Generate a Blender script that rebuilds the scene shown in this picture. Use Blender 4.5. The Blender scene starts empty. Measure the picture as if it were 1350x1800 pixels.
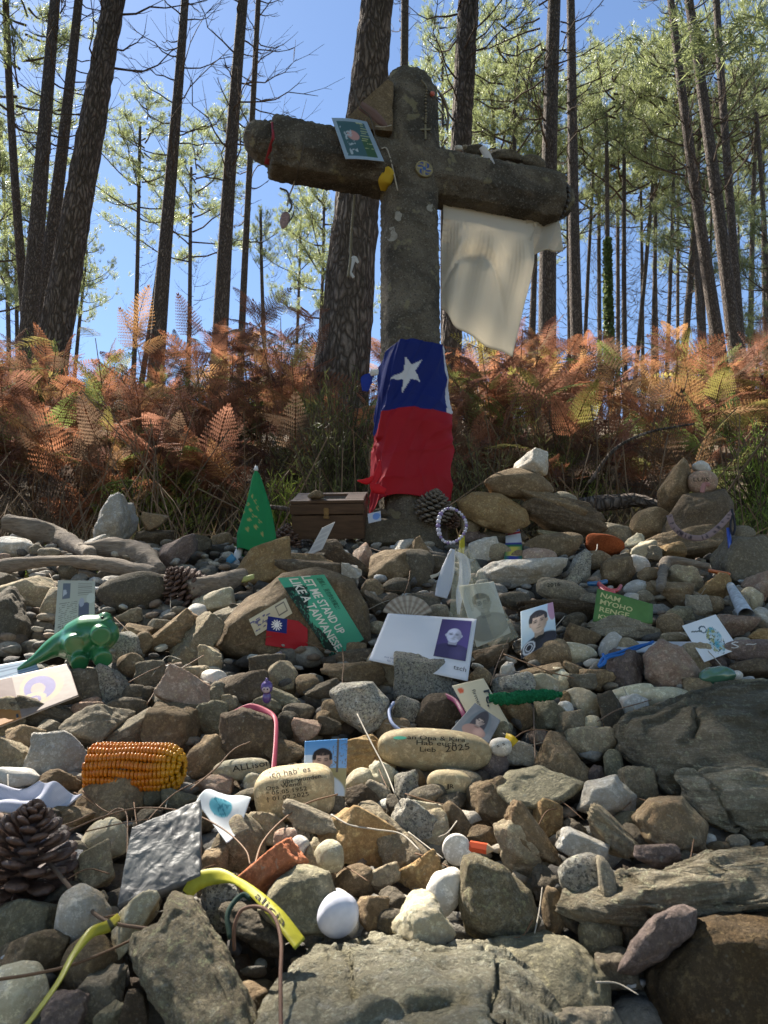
import bpy, bmesh, math, random
import numpy as np
from mathutils import Vector, Matrix
from mathutils.bvhtree import BVHTree
random.seed(7); np.random.seed(7)
rng = np.random.RandomState(11)
scene = bpy.context.scene
COL = scene.collection
# ------------------------------------------------------------------ camera, light, exposure
F_PX = 1250.0
PITCH = math.radians(12.6)
cam_data = bpy.data.cameras.new('camera'); cam = bpy.data.objects.new('camera', cam_data); COL.objects.link(cam)
cam.location = (0, 0, 0); cam.rotation_euler = (math.pi/2 + PITCH, 0, 0)
cam_data.sensor_fit = 'HORIZONTAL'; cam_data.sensor_width = 36; cam_data.lens = 36*F_PX/1350
cam_data.clip_start = 0.05; cam_data.clip_end = 2000
cam_data.dof.use_dof = True; cam_data.dof.focus_distance = 1.75; cam_data.dof.aperture_fstop = 22.0
scene.camera = cam
SUN_AZ, SUN_EL = -42.0, 52.0
world = bpy.data.worlds.new("World"); scene.world = world; world.use_nodes = True
wn = world.node_tree.nodes; wl = world.node_tree.links
sky = wn.new('ShaderNodeTexSky'); sky.sky_type = 'NISHITA'; sky.sun_disc = False
sky.sun_elevation = math.radians(SUN_EL); sky.sun_rotation = math.radians(SUN_AZ)
sky.altitude = 500; sky.air_density = 1.0; sky.dust_density = 0.15; sky.ozone_density = 2.6
wl.new(sky.outputs[0], wn['Background'].inputs[0]); wn['Background'].inputs[1].default_value = 0.057
sl = bpy.data.lights.new('sun', 'SUN'); sl.energy = 5.0; sl.angle = math.radians(0.5); sl.color = (1.0, 0.93, 0.82)
sun = bpy.data.objects.new('sun', sl); COL.objects.link(sun)
_a, _e = math.radians(SUN_AZ), math.radians(SUN_EL)
SUND = Vector((math.sin(_a)*math.cos(_e), math.cos(_a)*math.cos(_e), math.sin(_e)))
sun.rotation_euler = SUND.to_track_quat('Z', 'Y').to_euler()
scene.view_settings.view_transform = 'Standard'; scene.view_settings.look = 'None'
scene.view_settings.exposure = 1.9; scene.view_settings.gamma = 1
# ------------------------------------------------------------------ pixels (1350x1800) -> rays
CP, SP = math.cos(PITCH), math.sin(PITCH)
CR = Vector((1, 0, 0)); CU = Vector((0, -SP, CP)); CF = Vector((0, CP, SP))
def ray(px, py):
    return (CF + CR*((px-675)/F_PX) + CU*((900-py)/F_PX))
def at_y(px, py, Y):
    d = ray(px, py); return d*(Y/d.y)
def hit_plane(px, py, p, n):
    d = ray(px, py); return d*(p.dot(n)/d.dot(n))
PROF = np.array([(-3, -.62), (.0, -.58), (.3, -.47), (.6, -.345), (.7, -.30), (.9, -.225), (1.15, -.145), (1.4, 0), (1.8, .2), (2.1, .355), (2.3, .42), (2.45, .45), (2.7, .36), (3.0, .30), (3.6, .52), (5, 1.3), (8, 2.75), (12, 4.4), (20, 6.2), (40, 9), (80, 9.0), (400, -10)])
def pz(Y, X=0):
    z = np.interp(Y, PROF[:, 0], PROF[:, 1])
    return z
def surf(px, py, maxY=2.36):
    d = ray(px, py); Y = .3
    while Y < maxY:
        if d.z/d.y*Y < pz(Y): break
        Y += .004
    return d*(Y/d.y)
# ------------------------------------------------------------------ noise
def _h(ix, iy, iz, s):
    with np.errstate(over='ignore'):
        n = (ix.astype(np.uint32)*np.uint32(374761393) + iy.astype(np.uint32)*np.uint32(668265263) + iz.astype(np.uint32)*np.uint32(2147483647 % 4294967291) + np.uint32((s*1013904223) & 0xffffffff))
        n = (n ^ (n >> np.uint32(13)))*np.uint32(1274126177)
        n = (n ^ (n >> np.uint32(16)))*np.uint32(2246822519)
        n = n ^ (n >> np.uint32(15))
    return (n & np.uint32(0xffffff)).astype(np.float64)/float(0xffffff)
def vnoise(P, s=0):
    P = np.asarray(P, float) + 1000.0
    i = np.floor(P).astype(np.int64); f = P-i; f = f*f*(3-2*f)
    r = 0
    for a in (0, 1):
        for b in (0, 1):
            for c in (0, 1):
                w = (f[..., 0] if a else 1-f[..., 0])*(f[..., 1] if b else 1-f[..., 1])*(f[..., 2] if c else 1-f[..., 2])
                r = r + w*_h(i[..., 0]+a, i[..., 1]+b, i[..., 2]+c, s)
    return r*2-1
def fbm(P, s=0, o=4, g=.5):
    r = 0; a = 1; t = 0
    P = np.asarray(P, float)
    for k in range(o):
        r = r + a*vnoise(P*(2.03**k) + k*17.3, s+k); t += a; a *= g
    return r/t
# ------------------------------------------------------------------ mesh helpers
def mesh_np(name, V, Fs, mat=None, smooth=True, col=None):
    V = np.asarray(V, np.float32)
    if isinstance(Fs, np.ndarray): Fs = [Fs]
    Fs = [np.asarray(f, np.int32) for f in Fs if len(f)]
    me = bpy.data.meshes.new(name)
    me.vertices.add(len(V)); me.vertices.foreach_set('co', V.ravel())
    nl = sum(f.size for f in Fs); npoly = sum(len(f) for f in Fs)
    me.loops.add(nl); me.loops.foreach_set('vertex_index', np.concatenate([f.ravel() for f in Fs]))
    me.polygons.add(npoly)
    tot = np.concatenate([np.full(len(f), f.shape[1], np.int32) for f in Fs])
    st = np.concatenate([[0], np.cumsum(tot)[:-1]]).astype(np.int32)
    me.polygons.foreach_set('loop_start', st); me.polygons.foreach_set('loop_total', tot)
    me.polygons.foreach_set('use_smooth', np.full(npoly, smooth, bool))
    me.update(calc_edges=True); me.validate()
    if col is not None:
        ca = me.color_attributes.new('Col', 'FLOAT_COLOR', 'POINT')
        c = np.ones((len(V), 4), np.float32); c[:, :3] = col
        ca.data.foreach_set('color', c.ravel())
    if mat: me.materials.append(mat)
    return me
class GB:
    def __init__(s): s.V = []; s.T = []; s.Q = []; s.C = []; s.n = 0
    def add(s, V, F, col=None):
        V = np.asarray(V, float).reshape(-1, 3)
        if not isinstance(F, (list, tuple)): F = [F]
        for f in F:
            f = np.asarray(f)
            if len(f) == 0: continue
            (s.T if f.shape[1] == 3 else s.Q).append(f + s.n)
        s.V.append(V); s.C.append(np.tile(np.asarray(col if col is not None else (1, 1, 1), float), (len(V), 1)) if (col is None or np.ndim(col) == 1) else col)
        s.n += len(V); return s
    def mesh(s, name, mat=None, smooth=True, color=False):
        Fs = []
        if s.T: Fs.append(np.concatenate(s.T))
        if s.Q: Fs.append(np.concatenate(s.Q))
        return mesh_np(name, np.concatenate(s.V), Fs, mat, smooth, np.concatenate(s.C) if color else None)
def link(name, me, parent=None, loc=None, mat=None):
    o = bpy.data.objects.new(name, me); COL.objects.link(o)
    if parent is not None:
        o.parent = parent
        if loc is None and parent.type == 'EMPTY': o.matrix_parent_inverse = parent.matrix_basis.inverted()
    if loc is not None: o.location = loc
    if mat is not None: o.data.materials.append(mat)
    return o
def tag(o, label, cat, group=None, kind=None):
    if label: o['label'] = label
    if cat: o['category'] = cat
    if group: o['group'] = group
    if kind: o['kind'] = kind
    return o
def empty(name, loc, label=None, cat=None, group=None):
    o = bpy.data.objects.new(name, None); o.location = loc; o.empty_display_size = .02; COL.objects.link(o)
    o.matrix_basis = Matrix.Translation(loc)
    return tag(o, label, cat, group)
def cr(pts, n=8):
    P = np.array([list(p) for p in pts], float)
    if len(P) < 3:
        t = np.linspace(0, 1, n+1)[:, None]; return P[0]*(1-t)+P[-1]*t
    Q = np.vstack([2*P[0]-P[1], P, 2*P[-1]-P[-2]]); out = []
    for i in range(1, len(Q)-2):
        for t in np.linspace(0, 1, n, endpoint=False):
            a, b, c, d = Q[i-1], Q[i], Q[i+1], Q[i+2]
            out.append(.5*((2*b)+(-a+c)*t+(2*a-5*b+4*c-d)*t*t+(-a+3*b-3*c+d)*t**3))
    out.append(P[-1]); return np.array(out)
def frames(P, up=(0, 0, 1)):
    P = np.asarray(P, float); T = np.gradient(P, axis=0); T /= np.linalg.norm(T, axis=1)[:, None]+1e-12
    u = np.array(up, float)
    if abs(T[0] @ u) > .95: u = np.array((1., .0, 0))
    A = []; a = u - T[0]*(u @ T[0]); a /= np.linalg.norm(a)
    for t in T:
        a = a - t*(a @ t); a /= np.linalg.norm(a)+1e-12; A.append(a)
    A = np.array(A); return T, A, np.cross(T, A)
def tube(P, r, sides=6, up=(0, 0, 1), pw=2.0, flat=1.0, caps=True):
    P = np.asarray(P, float); n = len(P); T, A, B = frames(P, up)
    r = np.broadcast_to(np.asarray(r, float), (n,))
    th = np.linspace(0, 2*math.pi, sides, endpoint=False)+math.pi/sides
    c, s = np.cos(th), np.sin(th)
    if pw != 2.0:
        k = (np.abs(c)**pw+np.abs(s)**pw)**(-1/pw); c = c*k; s = s*k
    V = P[:, None]+r[:, None, None]*(c[None, :, None]*A[:, None]*flat+s[None, :, None]*B[:, None])
    V = V.reshape(-1, 3); i = np.arange(n-1)[:, None]*sides; j = np.arange(sides)[None]; j2 = (j+1) % sides
    Q = np.stack([i+j, i+j2, i+sides+j2, i+sides+j], -1).reshape(-1, 4)
    if not caps: return V, [Q]
    V = np.vstack([V, P[0], P[-1]]); j = np.arange(sides); j2 = (j+1) % sides; a = len(V)-2
    return V, [Q, np.stack([np.full(sides, a), j2, j], -1), np.stack([np.full(sides, a+1), (n-1)*sides+j, (n-1)*sides+j2], -1)]
def gridF(nu, nv):
    i = np.arange(nu-1)[:, None]*nv; j = np.arange(nv-1)[None]
    return np.stack([i+j, i+nv+j, i+nv+j+1, i+j+1], -1).reshape(-1, 4)
def slabgrid(G, off):
    """closed slab from a grid (nu,nv,3): front G, back G+off"""
    nu, nv = G.shape[:2]; a = G.reshape(-1, 3); b = (G+np.asarray(off)).reshape(-1, 3); N = len(a)
    f = gridF(nu, nv); e = []
    idx = np.arange(N).reshape(nu, nv)
    for L in (idx[0], idx[:, -1], idx[-1][::-1], idx[:, 0][::-1]):
        e.append(np.stack([L[:-1], L[1:], L[1:]+N, L[:-1]+N], -1))
    return np.vstack([a, b]), [f, f[:, ::-1]+N, np.vstack(e)]
def box(c, s, M=None, bev=0):
    x, y, z = [v/2 for v in s]
    V = np.array([(i*x, j*y, k*z) for i in (-1, 1) for j in (-1, 1) for k in (-1, 1)], float)
    F = np.array([(0, 1, 3, 2), (4, 6, 7, 5), (0, 4, 5, 1), (2, 3, 7, 6), (0, 2, 6, 4), (1, 5, 7, 3)])
    V = V+np.array(c)
    if M is not None: V = (np.array(M.to_3x3()) @ V.T).T+np.array(M.translation)
    return V, F
_ico = {}
def ico(l):
    if l not in _ico:
        bm = bmesh.new(); bmesh.ops.create_icosphere(bm, subdivisions=l, radius=1)
        V = np.array([v.co[:] for v in bm.verts]); F = np.array([[v.index for v in f.verts] for f in bm.faces]); bm.free(); _ico[l] = (V, F)
    return _ico[l]
# ------------------------------------------------------------------ materials
class NT:
    def __init__(s, name):
        s.m = bpy.data.materials.new(name); s.m.use_nodes = True; s.t = s.m.node_tree; s.n = s.t.nodes
        s.b = s.n['Principled BSDF']; s.o = s.n['Material Output']
    def N(s, ty, **kw):
        n = s.n.new('ShaderNode'+ty)
        for k, v in kw.items():
            if k in n.inputs: s.put(n.inputs[k], v)
            else: setattr(n, k, v)
        return n
    def put(s, i, v):
        if hasattr(v, 'is_output') or isinstance(v, bpy.types.NodeSocket): s.t.links.new(v, i)
        else: i.default_value = v
    def mix(s, f, a, b, bt='MIX'):
        n = s.n.new('ShaderNodeMix'); n.data_type = 'RGBA'; n.blend_type = bt
        s.put(n.inputs[0], f); s.put(n.inputs[6], c4(a)); s.put(n.inputs[7], c4(b)); return n.outputs[2]
    def noise(s, v, sc, d=4, r=.55, dist=0):
        n = s.N('TexNoise', Scale=sc, Detail=d, Roughness=r, Distortion=dist); s.t.links.new(v, n.inputs['Vector']); return n.outputs[0]
    def ramp(s, f, a, b, c0=(0, 0, 0), c1=(1, 1, 1)):
        n = s.n.new('ShaderNodeValToRGB'); n.color_ramp.elements[0].position = a; n.color_ramp.elements[1].position = b
        n.color_ramp.elements[0].color = c4(c0); n.color_ramp.elements[1].color = c4(c1); s.put(n.inputs[0], f); return n.outputs[0]
    def math(s, op, a, b=0):
        n = s.n.new('ShaderNodeMath'); n.operation = op; s.put(n.inputs[0], a); s.put(n.inputs[1], b); return n.outputs[0]
    def bump(s, h, st=.5, dist=.01, nrm=None):
        n = s.n.new('ShaderNodeBump'); n.inputs['Strength'].default_value = st; n.inputs['Distance'].default_value = dist
        s.put(n.inputs['Height'], h)
        if nrm is not None: s.put(n.inputs['Normal'], nrm)
        return n.outputs[0]
def c4(c):
    if isinstance(c, (tuple, list)) and len(c) == 3: return (*c, 1)
    return c
def plain(name, c, rough=.6, spec=.3, nz=0, nsc=60, metal=0, bump=0, bsc=200, trans=0, coat=0):
    t = NT(name); b = t.b; b.inputs['Roughness'].default_value = rough; b.inputs['Specular IOR Level'].default_value = spec
    b.inputs['Metallic'].default_value = metal; b.inputs['Coat Weight'].default_value = coat
    g = t.N('NewGeometry').outputs['Position']
    if nz: t.put(b.inputs['Base Color'], t.mix(t.ramp(t.noise(g, nsc), .3, .7), tuple(x*(1-nz) for x in c), tuple(min(1, x*(1+nz)) for x in c)))
    else: b.inputs['Base Color'].default_value = c4(c)
    if bump: t.put(b.inputs['Normal'], t.bump(t.noise(g, bsc), bump, .004))
    if trans:
        tr = t.N('BsdfTranslucent', Color=c4(c)); mx = t.N('MixShader', Fac=trans)
        t.t.links.new(b.outputs[0], mx.inputs[1]); t.t.links.new(tr.outputs[0], mx.inputs[2]); t.t.links.new(mx.outputs[0], t.o.inputs[0])
    return t.m
def vcol(name, rough=.6, spec=.3, trans=0, bump=0, bsc=300, tint=1.0, coat=0, weave=0):
    t = NT(name); b = t.b; a = t.N('VertexColor', layer_name='Col').outputs[0]
    b.inputs['Roughness'].default_value = rough; b.inputs['Specular IOR Level'].default_value = spec; b.inputs['Coat Weight'].default_value = coat
    t.put(b.inputs['Base Color'], a)
    g = t.N('NewGeometry').outputs['Position']
    if bump: t.put(b.inputs['Normal'], t.bump(t.noise(g, bsc), bump, .002))
    if trans:
        tr = t.N('BsdfTranslucent'); t.put(tr.inputs[0], a); mx = t.N('MixShader', Fac=trans)
        t.t.links.new(b.outputs[0], mx.inputs[1]); t.t.links.new(tr.outputs[0], mx.inputs[2]); t.t.links.new(mx.outputs[0], t.o.inputs[0])
    return t.m
def stone_mat(name, c1, c2, speck=0, speck_c=(.05, .05, .05), band=0, bumpy=.5, rough=.85, stain=None, spec=.25, stretch=None):
    c1 = (c1[0]*1.42, c1[1]*1.33, c1[2]*1.19); c2 = tuple(min(.72, x) for x in (c2[0]*1.38, c2[1]*1.30, c2[2]*1.17))
    t = NT(name); b = t.b; g = t.N('NewGeometry').outputs['Position']; oi = t.N('ObjectInfo').outputs['Random']
    off = t.N('CombineXYZ'); t.put(off.inputs[0], t.math('MULTIPLY', oi, 13.7)); t.put(off.inputs[1], t.math('MULTIPLY', oi, 7.1))
    va = t.n.new('ShaderNodeVectorMath'); va.operation = 'ADD'; t.put(va.inputs[0], g); t.put(va.inputs[1], off.outputs[0]); v = va.outputs[0]
    vr = t.N('VectorRotate'); vr.rotation_type = 'EULER_XYZ'; t.put(vr.inputs['Vector'], v)
    ro = t.N('CombineXYZ'); t.put(ro.inputs[0], t.math('MULTIPLY', oi, 9.)); t.put(ro.inputs[1], t.math('MULTIPLY', oi, 23.)); t.put(vr.inputs['Rotation'], ro.outputs[0])
    if stretch is None: vs = vr.outputs[0]
    else: vs = v
    mp = t.N('Mapping'); t.t.links.new(vs, mp.inputs['Vector']); mp.inputs['Scale'].default_value = stretch or (1, 1, 1); 
    if stretch is not None: mp.inputs['Rotation'].default_value = (math.radians(20), math.radians(8), 0)
    v2 = mp.outputs[0]
    big = t.ramp(t.noise(v2, 22, 5, .6, .6), .32, .68)
    col = t.mix(big, c1, c2)
    fine = t.ramp(t.noise(v, 150, 4, .75), .38, .66)
    col = t.mix(t.math('MULTIPLY', fine, .5), col, tuple(x*.42 for x in c1))
    mid = t.ramp(t.noise(v2, 70, 4, .65), .52, .75)
    col = t.mix(t.math('MULTIPLY', mid, .5), col, tuple(min(.8, x*1.6+.03) for x in c2))
    h = t.math('ADD', t.math('MULTIPLY', t.noise(v2, 60, 6, .75), 1.3), t.math('MULTIPLY', t.noise(v, 280, 3, .6), .5))
    if speck:
        vo = t.N('TexVoronoi', Scale=330.); t.t.links.new(v, vo.inputs['Vector'])
        m = t.ramp(t.n and t.noise(v, 240, 2, .8), .50, .58)
        col = t.mix(t.math('MULTIPLY', m, speck), col, speck_c)
        m2 = t.ramp(t.noise(v, 300, 1, .5), .60, .66)
        col = t.mix(t.math('MULTIPLY', m2, speck*.7), col, (.55, .53, .49))
    if band:
        mb = t.N('Mapping'); t.t.links.new(vs, mb.inputs['Vector']); mb.inputs['Scale'].default_value = (14, 14, 130)
        if stretch is not None: mb.inputs['Rotation'].default_value = (math.radians(25), math.radians(10), 0)
        nb = t.noise(mb.outputs[0], 1.0, 5, .65, .8)
        col = t.mix(t.math('MULTIPLY', t.ramp(nb, .42, .62), band*.6), col, tuple(x*.35 for x in c1))
        h = t.math('ADD', h, t.math('MULTIPLY', nb, band*1.6))
    if stain:
        st = t.ramp(t.noise(v, 14, 4, .6, .4), .5, .66)
        col = t.mix(t.math('MULTIPLY', st, .7), col, stain)
    mt = t.noise(v, 85, 7, .82)
    col = t.mix(t.math('MULTIPLY', t.ramp(mt, .45, .37), .55), col, tuple(x*.40 for x in c1))
    col = t.mix(t.math('MULTIPLY', t.ramp(mt, .54, .66), .60*min(1, bumpy*1.6)), col, (min(.8, c2[0]*1.45+.04), min(.8, c2[1]*1.42+.035), min(.8, c2[2]*1.2+.02)))
    h = t.math('ADD', h, t.math('MULTIPLY', mt, 1.0))
    # sparse dark pits / lichen dots
    li = t.ramp(t.noise(v, 95, 2, .5), .68, .73)
    col = t.mix(t.math('MULTIPLY', li, .35), col, (.38, .37, .29))
    hs = t.N('HueSaturation'); t.put(hs.inputs['Value'], t.math('ADD', t.math('MULTIPLY', oi, .6), .72)); t.put(hs.inputs['Color'], col)
    t.put(b.inputs['Base Color'], hs.outputs[0]); b.inputs['Roughness'].default_value = rough; b.inputs['Specular IOR Level'].default_value = spec
    t.put(b.inputs['Normal'], t.bump(h, min(1, bumpy*1.3), .011))
    return t.m
SM = {
 'g': stone_mat('grey_stone', (.20, .18, .145), (.33, .30, .245), band=.25),
 'd': stone_mat('dark_stone', (.095, .083, .066), (.17, .15, .12), band=.2),
 'n': stone_mat('brown_stone', (.20, .15, .098), (.33, .26, .175), band=.35, stain=(.24, .15, .08)),
 't': stone_mat('tan_stone', (.31, .26, .185), (.43, .37, .28), speck=.25),
 'c': stone_mat('cream_stone', (.47, .41, .30), (.60, .54, .42), bumpy=.25, rough=.7),
 'w': stone_mat('white_pebble', (.56, .54, .50), (.70, .68, .63), bumpy=.15, rough=.6),
 'q': stone_mat('quartz_stone', (.50, .46, .39), (.68, .65, .59), bumpy=.5, rough=.5, stain=(.45, .33, .18)),
 'o': stone_mat('ochre_stone', (.31, .205, .10), (.42, .31, .18), band=.3, stain=(.22, .13, .06)),
 'k': stone_mat('pink_stone', (.33, .22, .175), (.46, .34, .28), stain=(.5, .42, .34)),
 'e': stone_mat('green_grey_stone', (.18, .17, .125), (.31, .295, .22), band=.45),
 'x': stone_mat('granite_stone', (.30, .29, .265), (.42, .405, .36), speck=.9),
 'r': stone_mat('brick_red_stone', (.38, .13, .065), (.47, .19, .10), bumpy=.3),
 'u': stone_mat('purple_grey_stone', (.15, .12, .118), (.25, .20, .19), band=.3),
 'v': stone_mat('dark_brown_stone', (.10, .078, .058), (.17, .135, .10), band=.4),
}
GNEISS = stone_mat('gneiss_rock', (.29, .26, .195), (.50, .455, .36), band=.9, stretch=(.45, .6, 3.6), bumpy=.9, stain=(.22, .17, .10))
GNEISS_L = stone_mat('pale_gneiss_rock', (.34, .32, .25), (.56, .53, .43), band=.5, stretch=(.6, .8, 2.2), bumpy=1.0, stain=(.30, .26, .14))
OCHRE_R = stone_mat('ochre_boulder', (.10, .072, .045), (.20, .145, .085), bumpy=.9, stain=(.22, .13, .05))
RUST_K = plain('fuzzy_rust', (.20, .055, .02), .95, .1, .3, 200, bump=.3)
INK = plain('ink', (.03, .025, .02), .8)
# ------------------------------------------------------------------ ground
def make_ground():
    ys = np.concatenate([np.linspace(-3, 2, 30), np.linspace(2.05, 6, 80), np.linspace(6.15, 20, 90), np.geomspace(20.5, 600, 40)])
    xs = np.concatenate([-np.geomspace(600, 4.2, 36), np.linspace(-4, 4, 110), np.geomspace(4.2, 600, 36)])
    X, Y = np.meshgrid(xs, ys, indexing='ij'); Z = np.interp(Y, PROF[:, 0], PROF[:, 1])
    P = np.stack([X, Y, X*0], -1)
    Z = Z + fbm(P*.7, 3, 4)*.10*np.clip((Y-2.2)/2, 0, 1) + fbm(P*9, 5, 3)*.02 - .035 - .11*np.clip((2.9-Y)/.3, 0, 1)
    far = np.clip((np.hypot(X, Y)-30)/60, 0, 1); Z = Z+fbm(P*.03, 9, 3)*2.0*far
    t = NT('forest_floor'); g = t.N('NewGeometry').outputs['Position']
    col = t.mix(t.ramp(t.noise(g, 3, 5, .7), .35, .65), (.055, .038, .022), (.12, .085, .048))
    col = t.mix(t.ramp(t.noise(g, 40, 4, .7), .45, .6), col, (.16, .11, .06))
    col = t.mix(t.ramp(t.noise(g, 150, 2, .7), .6, .7), col, (.02, .016, .012))
    t.put(t.b.inputs['Base Color'], col); t.b.inputs['Roughness'].default_value = .95
    t.put(t.b.inputs['Normal'], t.bump(t.noise(g, 60, 6, .75), 1.0, .02))
    V = np.stack([X, Y, Z], -1).reshape(-1, 3)
    o = link('ground', mesh_np('ground', V, gridF(len(xs), len(ys)), t.m)); tag(o, None, None, kind='structure')
make_ground()
def gz(x, y):
    return float(np.interp(y, PROF[:, 0], PROF[:, 1]))
# ------------------------------------------------------------------ pine trees
def bark_mat(name, c1, c2, sc=1.0):
    t = NT(name); g = t.N('NewGeometry').outputs['Position']
    mp = t.N('Mapping'); t.t.links.new(g, mp.inputs['Vector']); mp.inputs['Scale'].default_value = (1, 1, .28)
    vo = t.N('TexVoronoi', Scale=22.*sc, feature='DISTANCE_TO_EDGE')
    wob = t.n.new('ShaderNodeVectorMath'); wob.operation = 'ADD'; nz = t.N('TexNoise', Scale=9.); t.t.links.new(mp.outputs[0], nz.inputs['Vector'])
    ws = t.n.new('ShaderNodeVectorMath'); ws.operation = 'SCALE'; ws.inputs['Scale'].default_value = .16; t.put(ws.inputs[0], nz.outputs['Color'])
    t.put(wob.inputs[0], mp.outputs[0]); t.put(wob.inputs[1], ws.outputs[0]); t.put(vo.inputs['Vector'], wob.outputs[0])
    ed = t.ramp(vo.outputs['Distance'], .0, .30)
    n = t.noise(mp.outputs[0], 70*sc, 5, .7)
    col = t.mix(t.ramp(n, .35, .65), c1, c2); col = t.mix(ed, tuple(x*.5 for x in c1), col)
    t.put(t.b.inputs['Base Color'], col); t.b.inputs['Roughness'].default_value = .95; t.b.inputs['Specular IOR Level'].default_value = .1
    h = t.math('ADD', t.math('MULTIPLY', ed, .8), t.math('MULTIPLY', n, .5))
    t.put(t.b.inputs['Normal'], t.bump(h, .9, .03)); return t.m
BARK = bark_mat('pine_bark', (.12, .095, .08), (.27, .22, .19))
BARK_F = bark_mat('thin_pine_bark', (.13, .105, .09), (.29, .24, .205), 1.6)
TWIG = plain('dead_twig', (.085, .065, .05), .9, .1, .3, 8)
def leaf_mat(name, c1, c2, tr=.5, sc=1.2):
    t = NT(name); g = t.N('NewGeometry').outputs['Position']
    col = t.mix(t.ramp(t.noise(g, sc, 3, .6), .35, .65), c1, c2)
    t.put(t.b.inputs['Base Color'], col); t.b.inputs['Roughness'].default_value = .45; t.b.inputs['Specular IOR Level'].default_value = .5
    tt = t.N('BsdfTranslucent'); t.put(tt.inputs[0], t.mix(.5, col, (.38, .42, .17))); mx = t.N('MixShader', Fac=tr)
    t.t.links.new(t.b.outputs[0], mx.inputs[1]); t.t.links.new(tt.outputs[0], mx.inputs[2]); t.t.links.new(mx.outputs[0], t.o.inputs[0])
    return t.m
NEEDLE = leaf_mat('pine_needles', (.12, .15, .065), (.23, .265, .125), .55)
IVY = leaf_mat('ivy_leaves', (.05, .09, .025), (.10, .16, .04), .35)
def tufts(gb, C, D, n=13, L=.2, w=.022, seed=0):
    """needle tufts at C pointing along D: n thin triangles each"""
    r = np.random.RandomState(seed); m = len(C)
    d = D[:, None]+r.normal(0, .62, (m, n, 3)); d /= np.linalg.norm(d, axis=2)[..., None]
    l = L*(.7+.5*r.rand(m, n, 1)); s = np.cross(d, r.normal(0, 1, (m, n, 3))); s /= np.linalg.norm(s, axis=2)[..., None]+1e-9
    c = C[:, None]+r.normal(0, .035, (m, n, 3)); a = c-s*w/2; b = c+s*w/2; e = c+d*l
    V = np.stack([a, b, e], 2).reshape(-1, 3); F = np.arange(len(V)).reshape(-1, 3); gb.add(V, F)
def make_crown(seed, H=5.0, R=2.0, limbs=20, dens=1.0):
    r = np.random.RandomState(seed); wood = GB(); C = []; D = []
    for k in range(limbs):
        t = (k+.5)/limbs; z0 = H*(.02+.93*t); az = k*2.4+r.rand()*1.0; ln = R*(1.05-.78*t**1.3)*(.6+.55*r.rand())
        if r.rand() < .12: continue
        P = [];
        for q in np.linspace(0, 1, 6):
            P.append((math.cos(az)*ln*q, math.sin(az)*ln*q, z0+ln*(.12*q+.42*q*q)))
            az += r.normal(0, .09)
        P = np.array(P); V, F = tube(P, np.linspace(.032, .010, 6), 4); wood.add(V, F)
        for j in range(int((7+8*(1-t))*dens)):
            q = .35+.65*r.rand(); b = P[0]*0+np.array([np.interp(q, np.linspace(0, 1, 6), P[:, i]) for i in range(3)])
            dv = np.array([math.cos(az+r.normal(0, 1.0)), math.sin(az+r.normal(0, 1.0)), .55+r.rand()*.7]); dv /= np.linalg.norm(dv)
            tl = .25+.4*r.rand(); e = b+dv*tl
            V, F = tube(np.array([b, b+dv*tl*.5+(0, 0, .03), e]), [.010, .007, .005], 3, caps=False); wood.add(V, F)
            for m in range(r.randint(3, 6)):
                C.append(b+dv*tl*(.3+.8*r.rand())+r.normal(0, .13, 3)); D.append(dv*.8+(0, 0, .35))
    lf = GB(); tufts(lf, np.array(C), np.array(D), 15, .19, .018, seed)
    return wood.mesh('limbs', TWIG), lf.mesh('needles', NEEDLE, smooth=False)
CROWNS = [make_crown(s, 5.0+.6*(s % 3), 2.1+.3*(s % 2), 24) for s in (1, 2, 3, 4, 5)]
def make_dead(seed, H, n, L):
    r = np.random.RandomState(seed); gb = GB()
    for k in range(n):
        z0 = H*(k+.5)/n+r.normal(0, .1); az = r.rand()*6.28; ln = L*(.25+.85*r.rand()**1.3); up = .15+.75*r.rand()
        P = []; a = az
        for q in np.linspace(0, 1, 7):
            P.append((math.cos(a)*ln*q, math.sin(a)*ln*q, z0+ln*(-.05*q+up*q*q)+r.normal(0, .012))); a += r.normal(0, .10)
        P = np.array(P); V, F = tube(P, np.linspace(.017, .005, 7), 4, caps=False); gb.add(V, F)
        for j in range(r.randint(2, 8)):
            q = r.randint(2, 7); b = P[q]; a2 = a+r.normal(0, .9); l2 = ln*(.15+.35*r.rand())
            e = b+np.array([math.cos(a2)*l2, math.sin(a2)*l2, l2*(.3+.6*r.rand())]); m = (b+e)/2-(0, 0, .08*l2)
            V, F = tube(np.array([b, m, e]), [.006, .0045, .003], 3, caps=False); gb.add(V, F)
            if r.rand() < .6:
                e2 = m+np.array([math.cos(a2+1)*l2*.5, math.sin(a2+1)*l2*.5, l2*.45]); V, F = tube(np.array([m, (m+e2)/2, e2]), [.004, .0035, .0025], 3, caps=False); gb.add(V, F)
    return gb.mesh('dead_branches', TWIG)
DEAD = [make_dead(s, 7.0, 30, 1.5) for s in range(4)]
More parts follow.
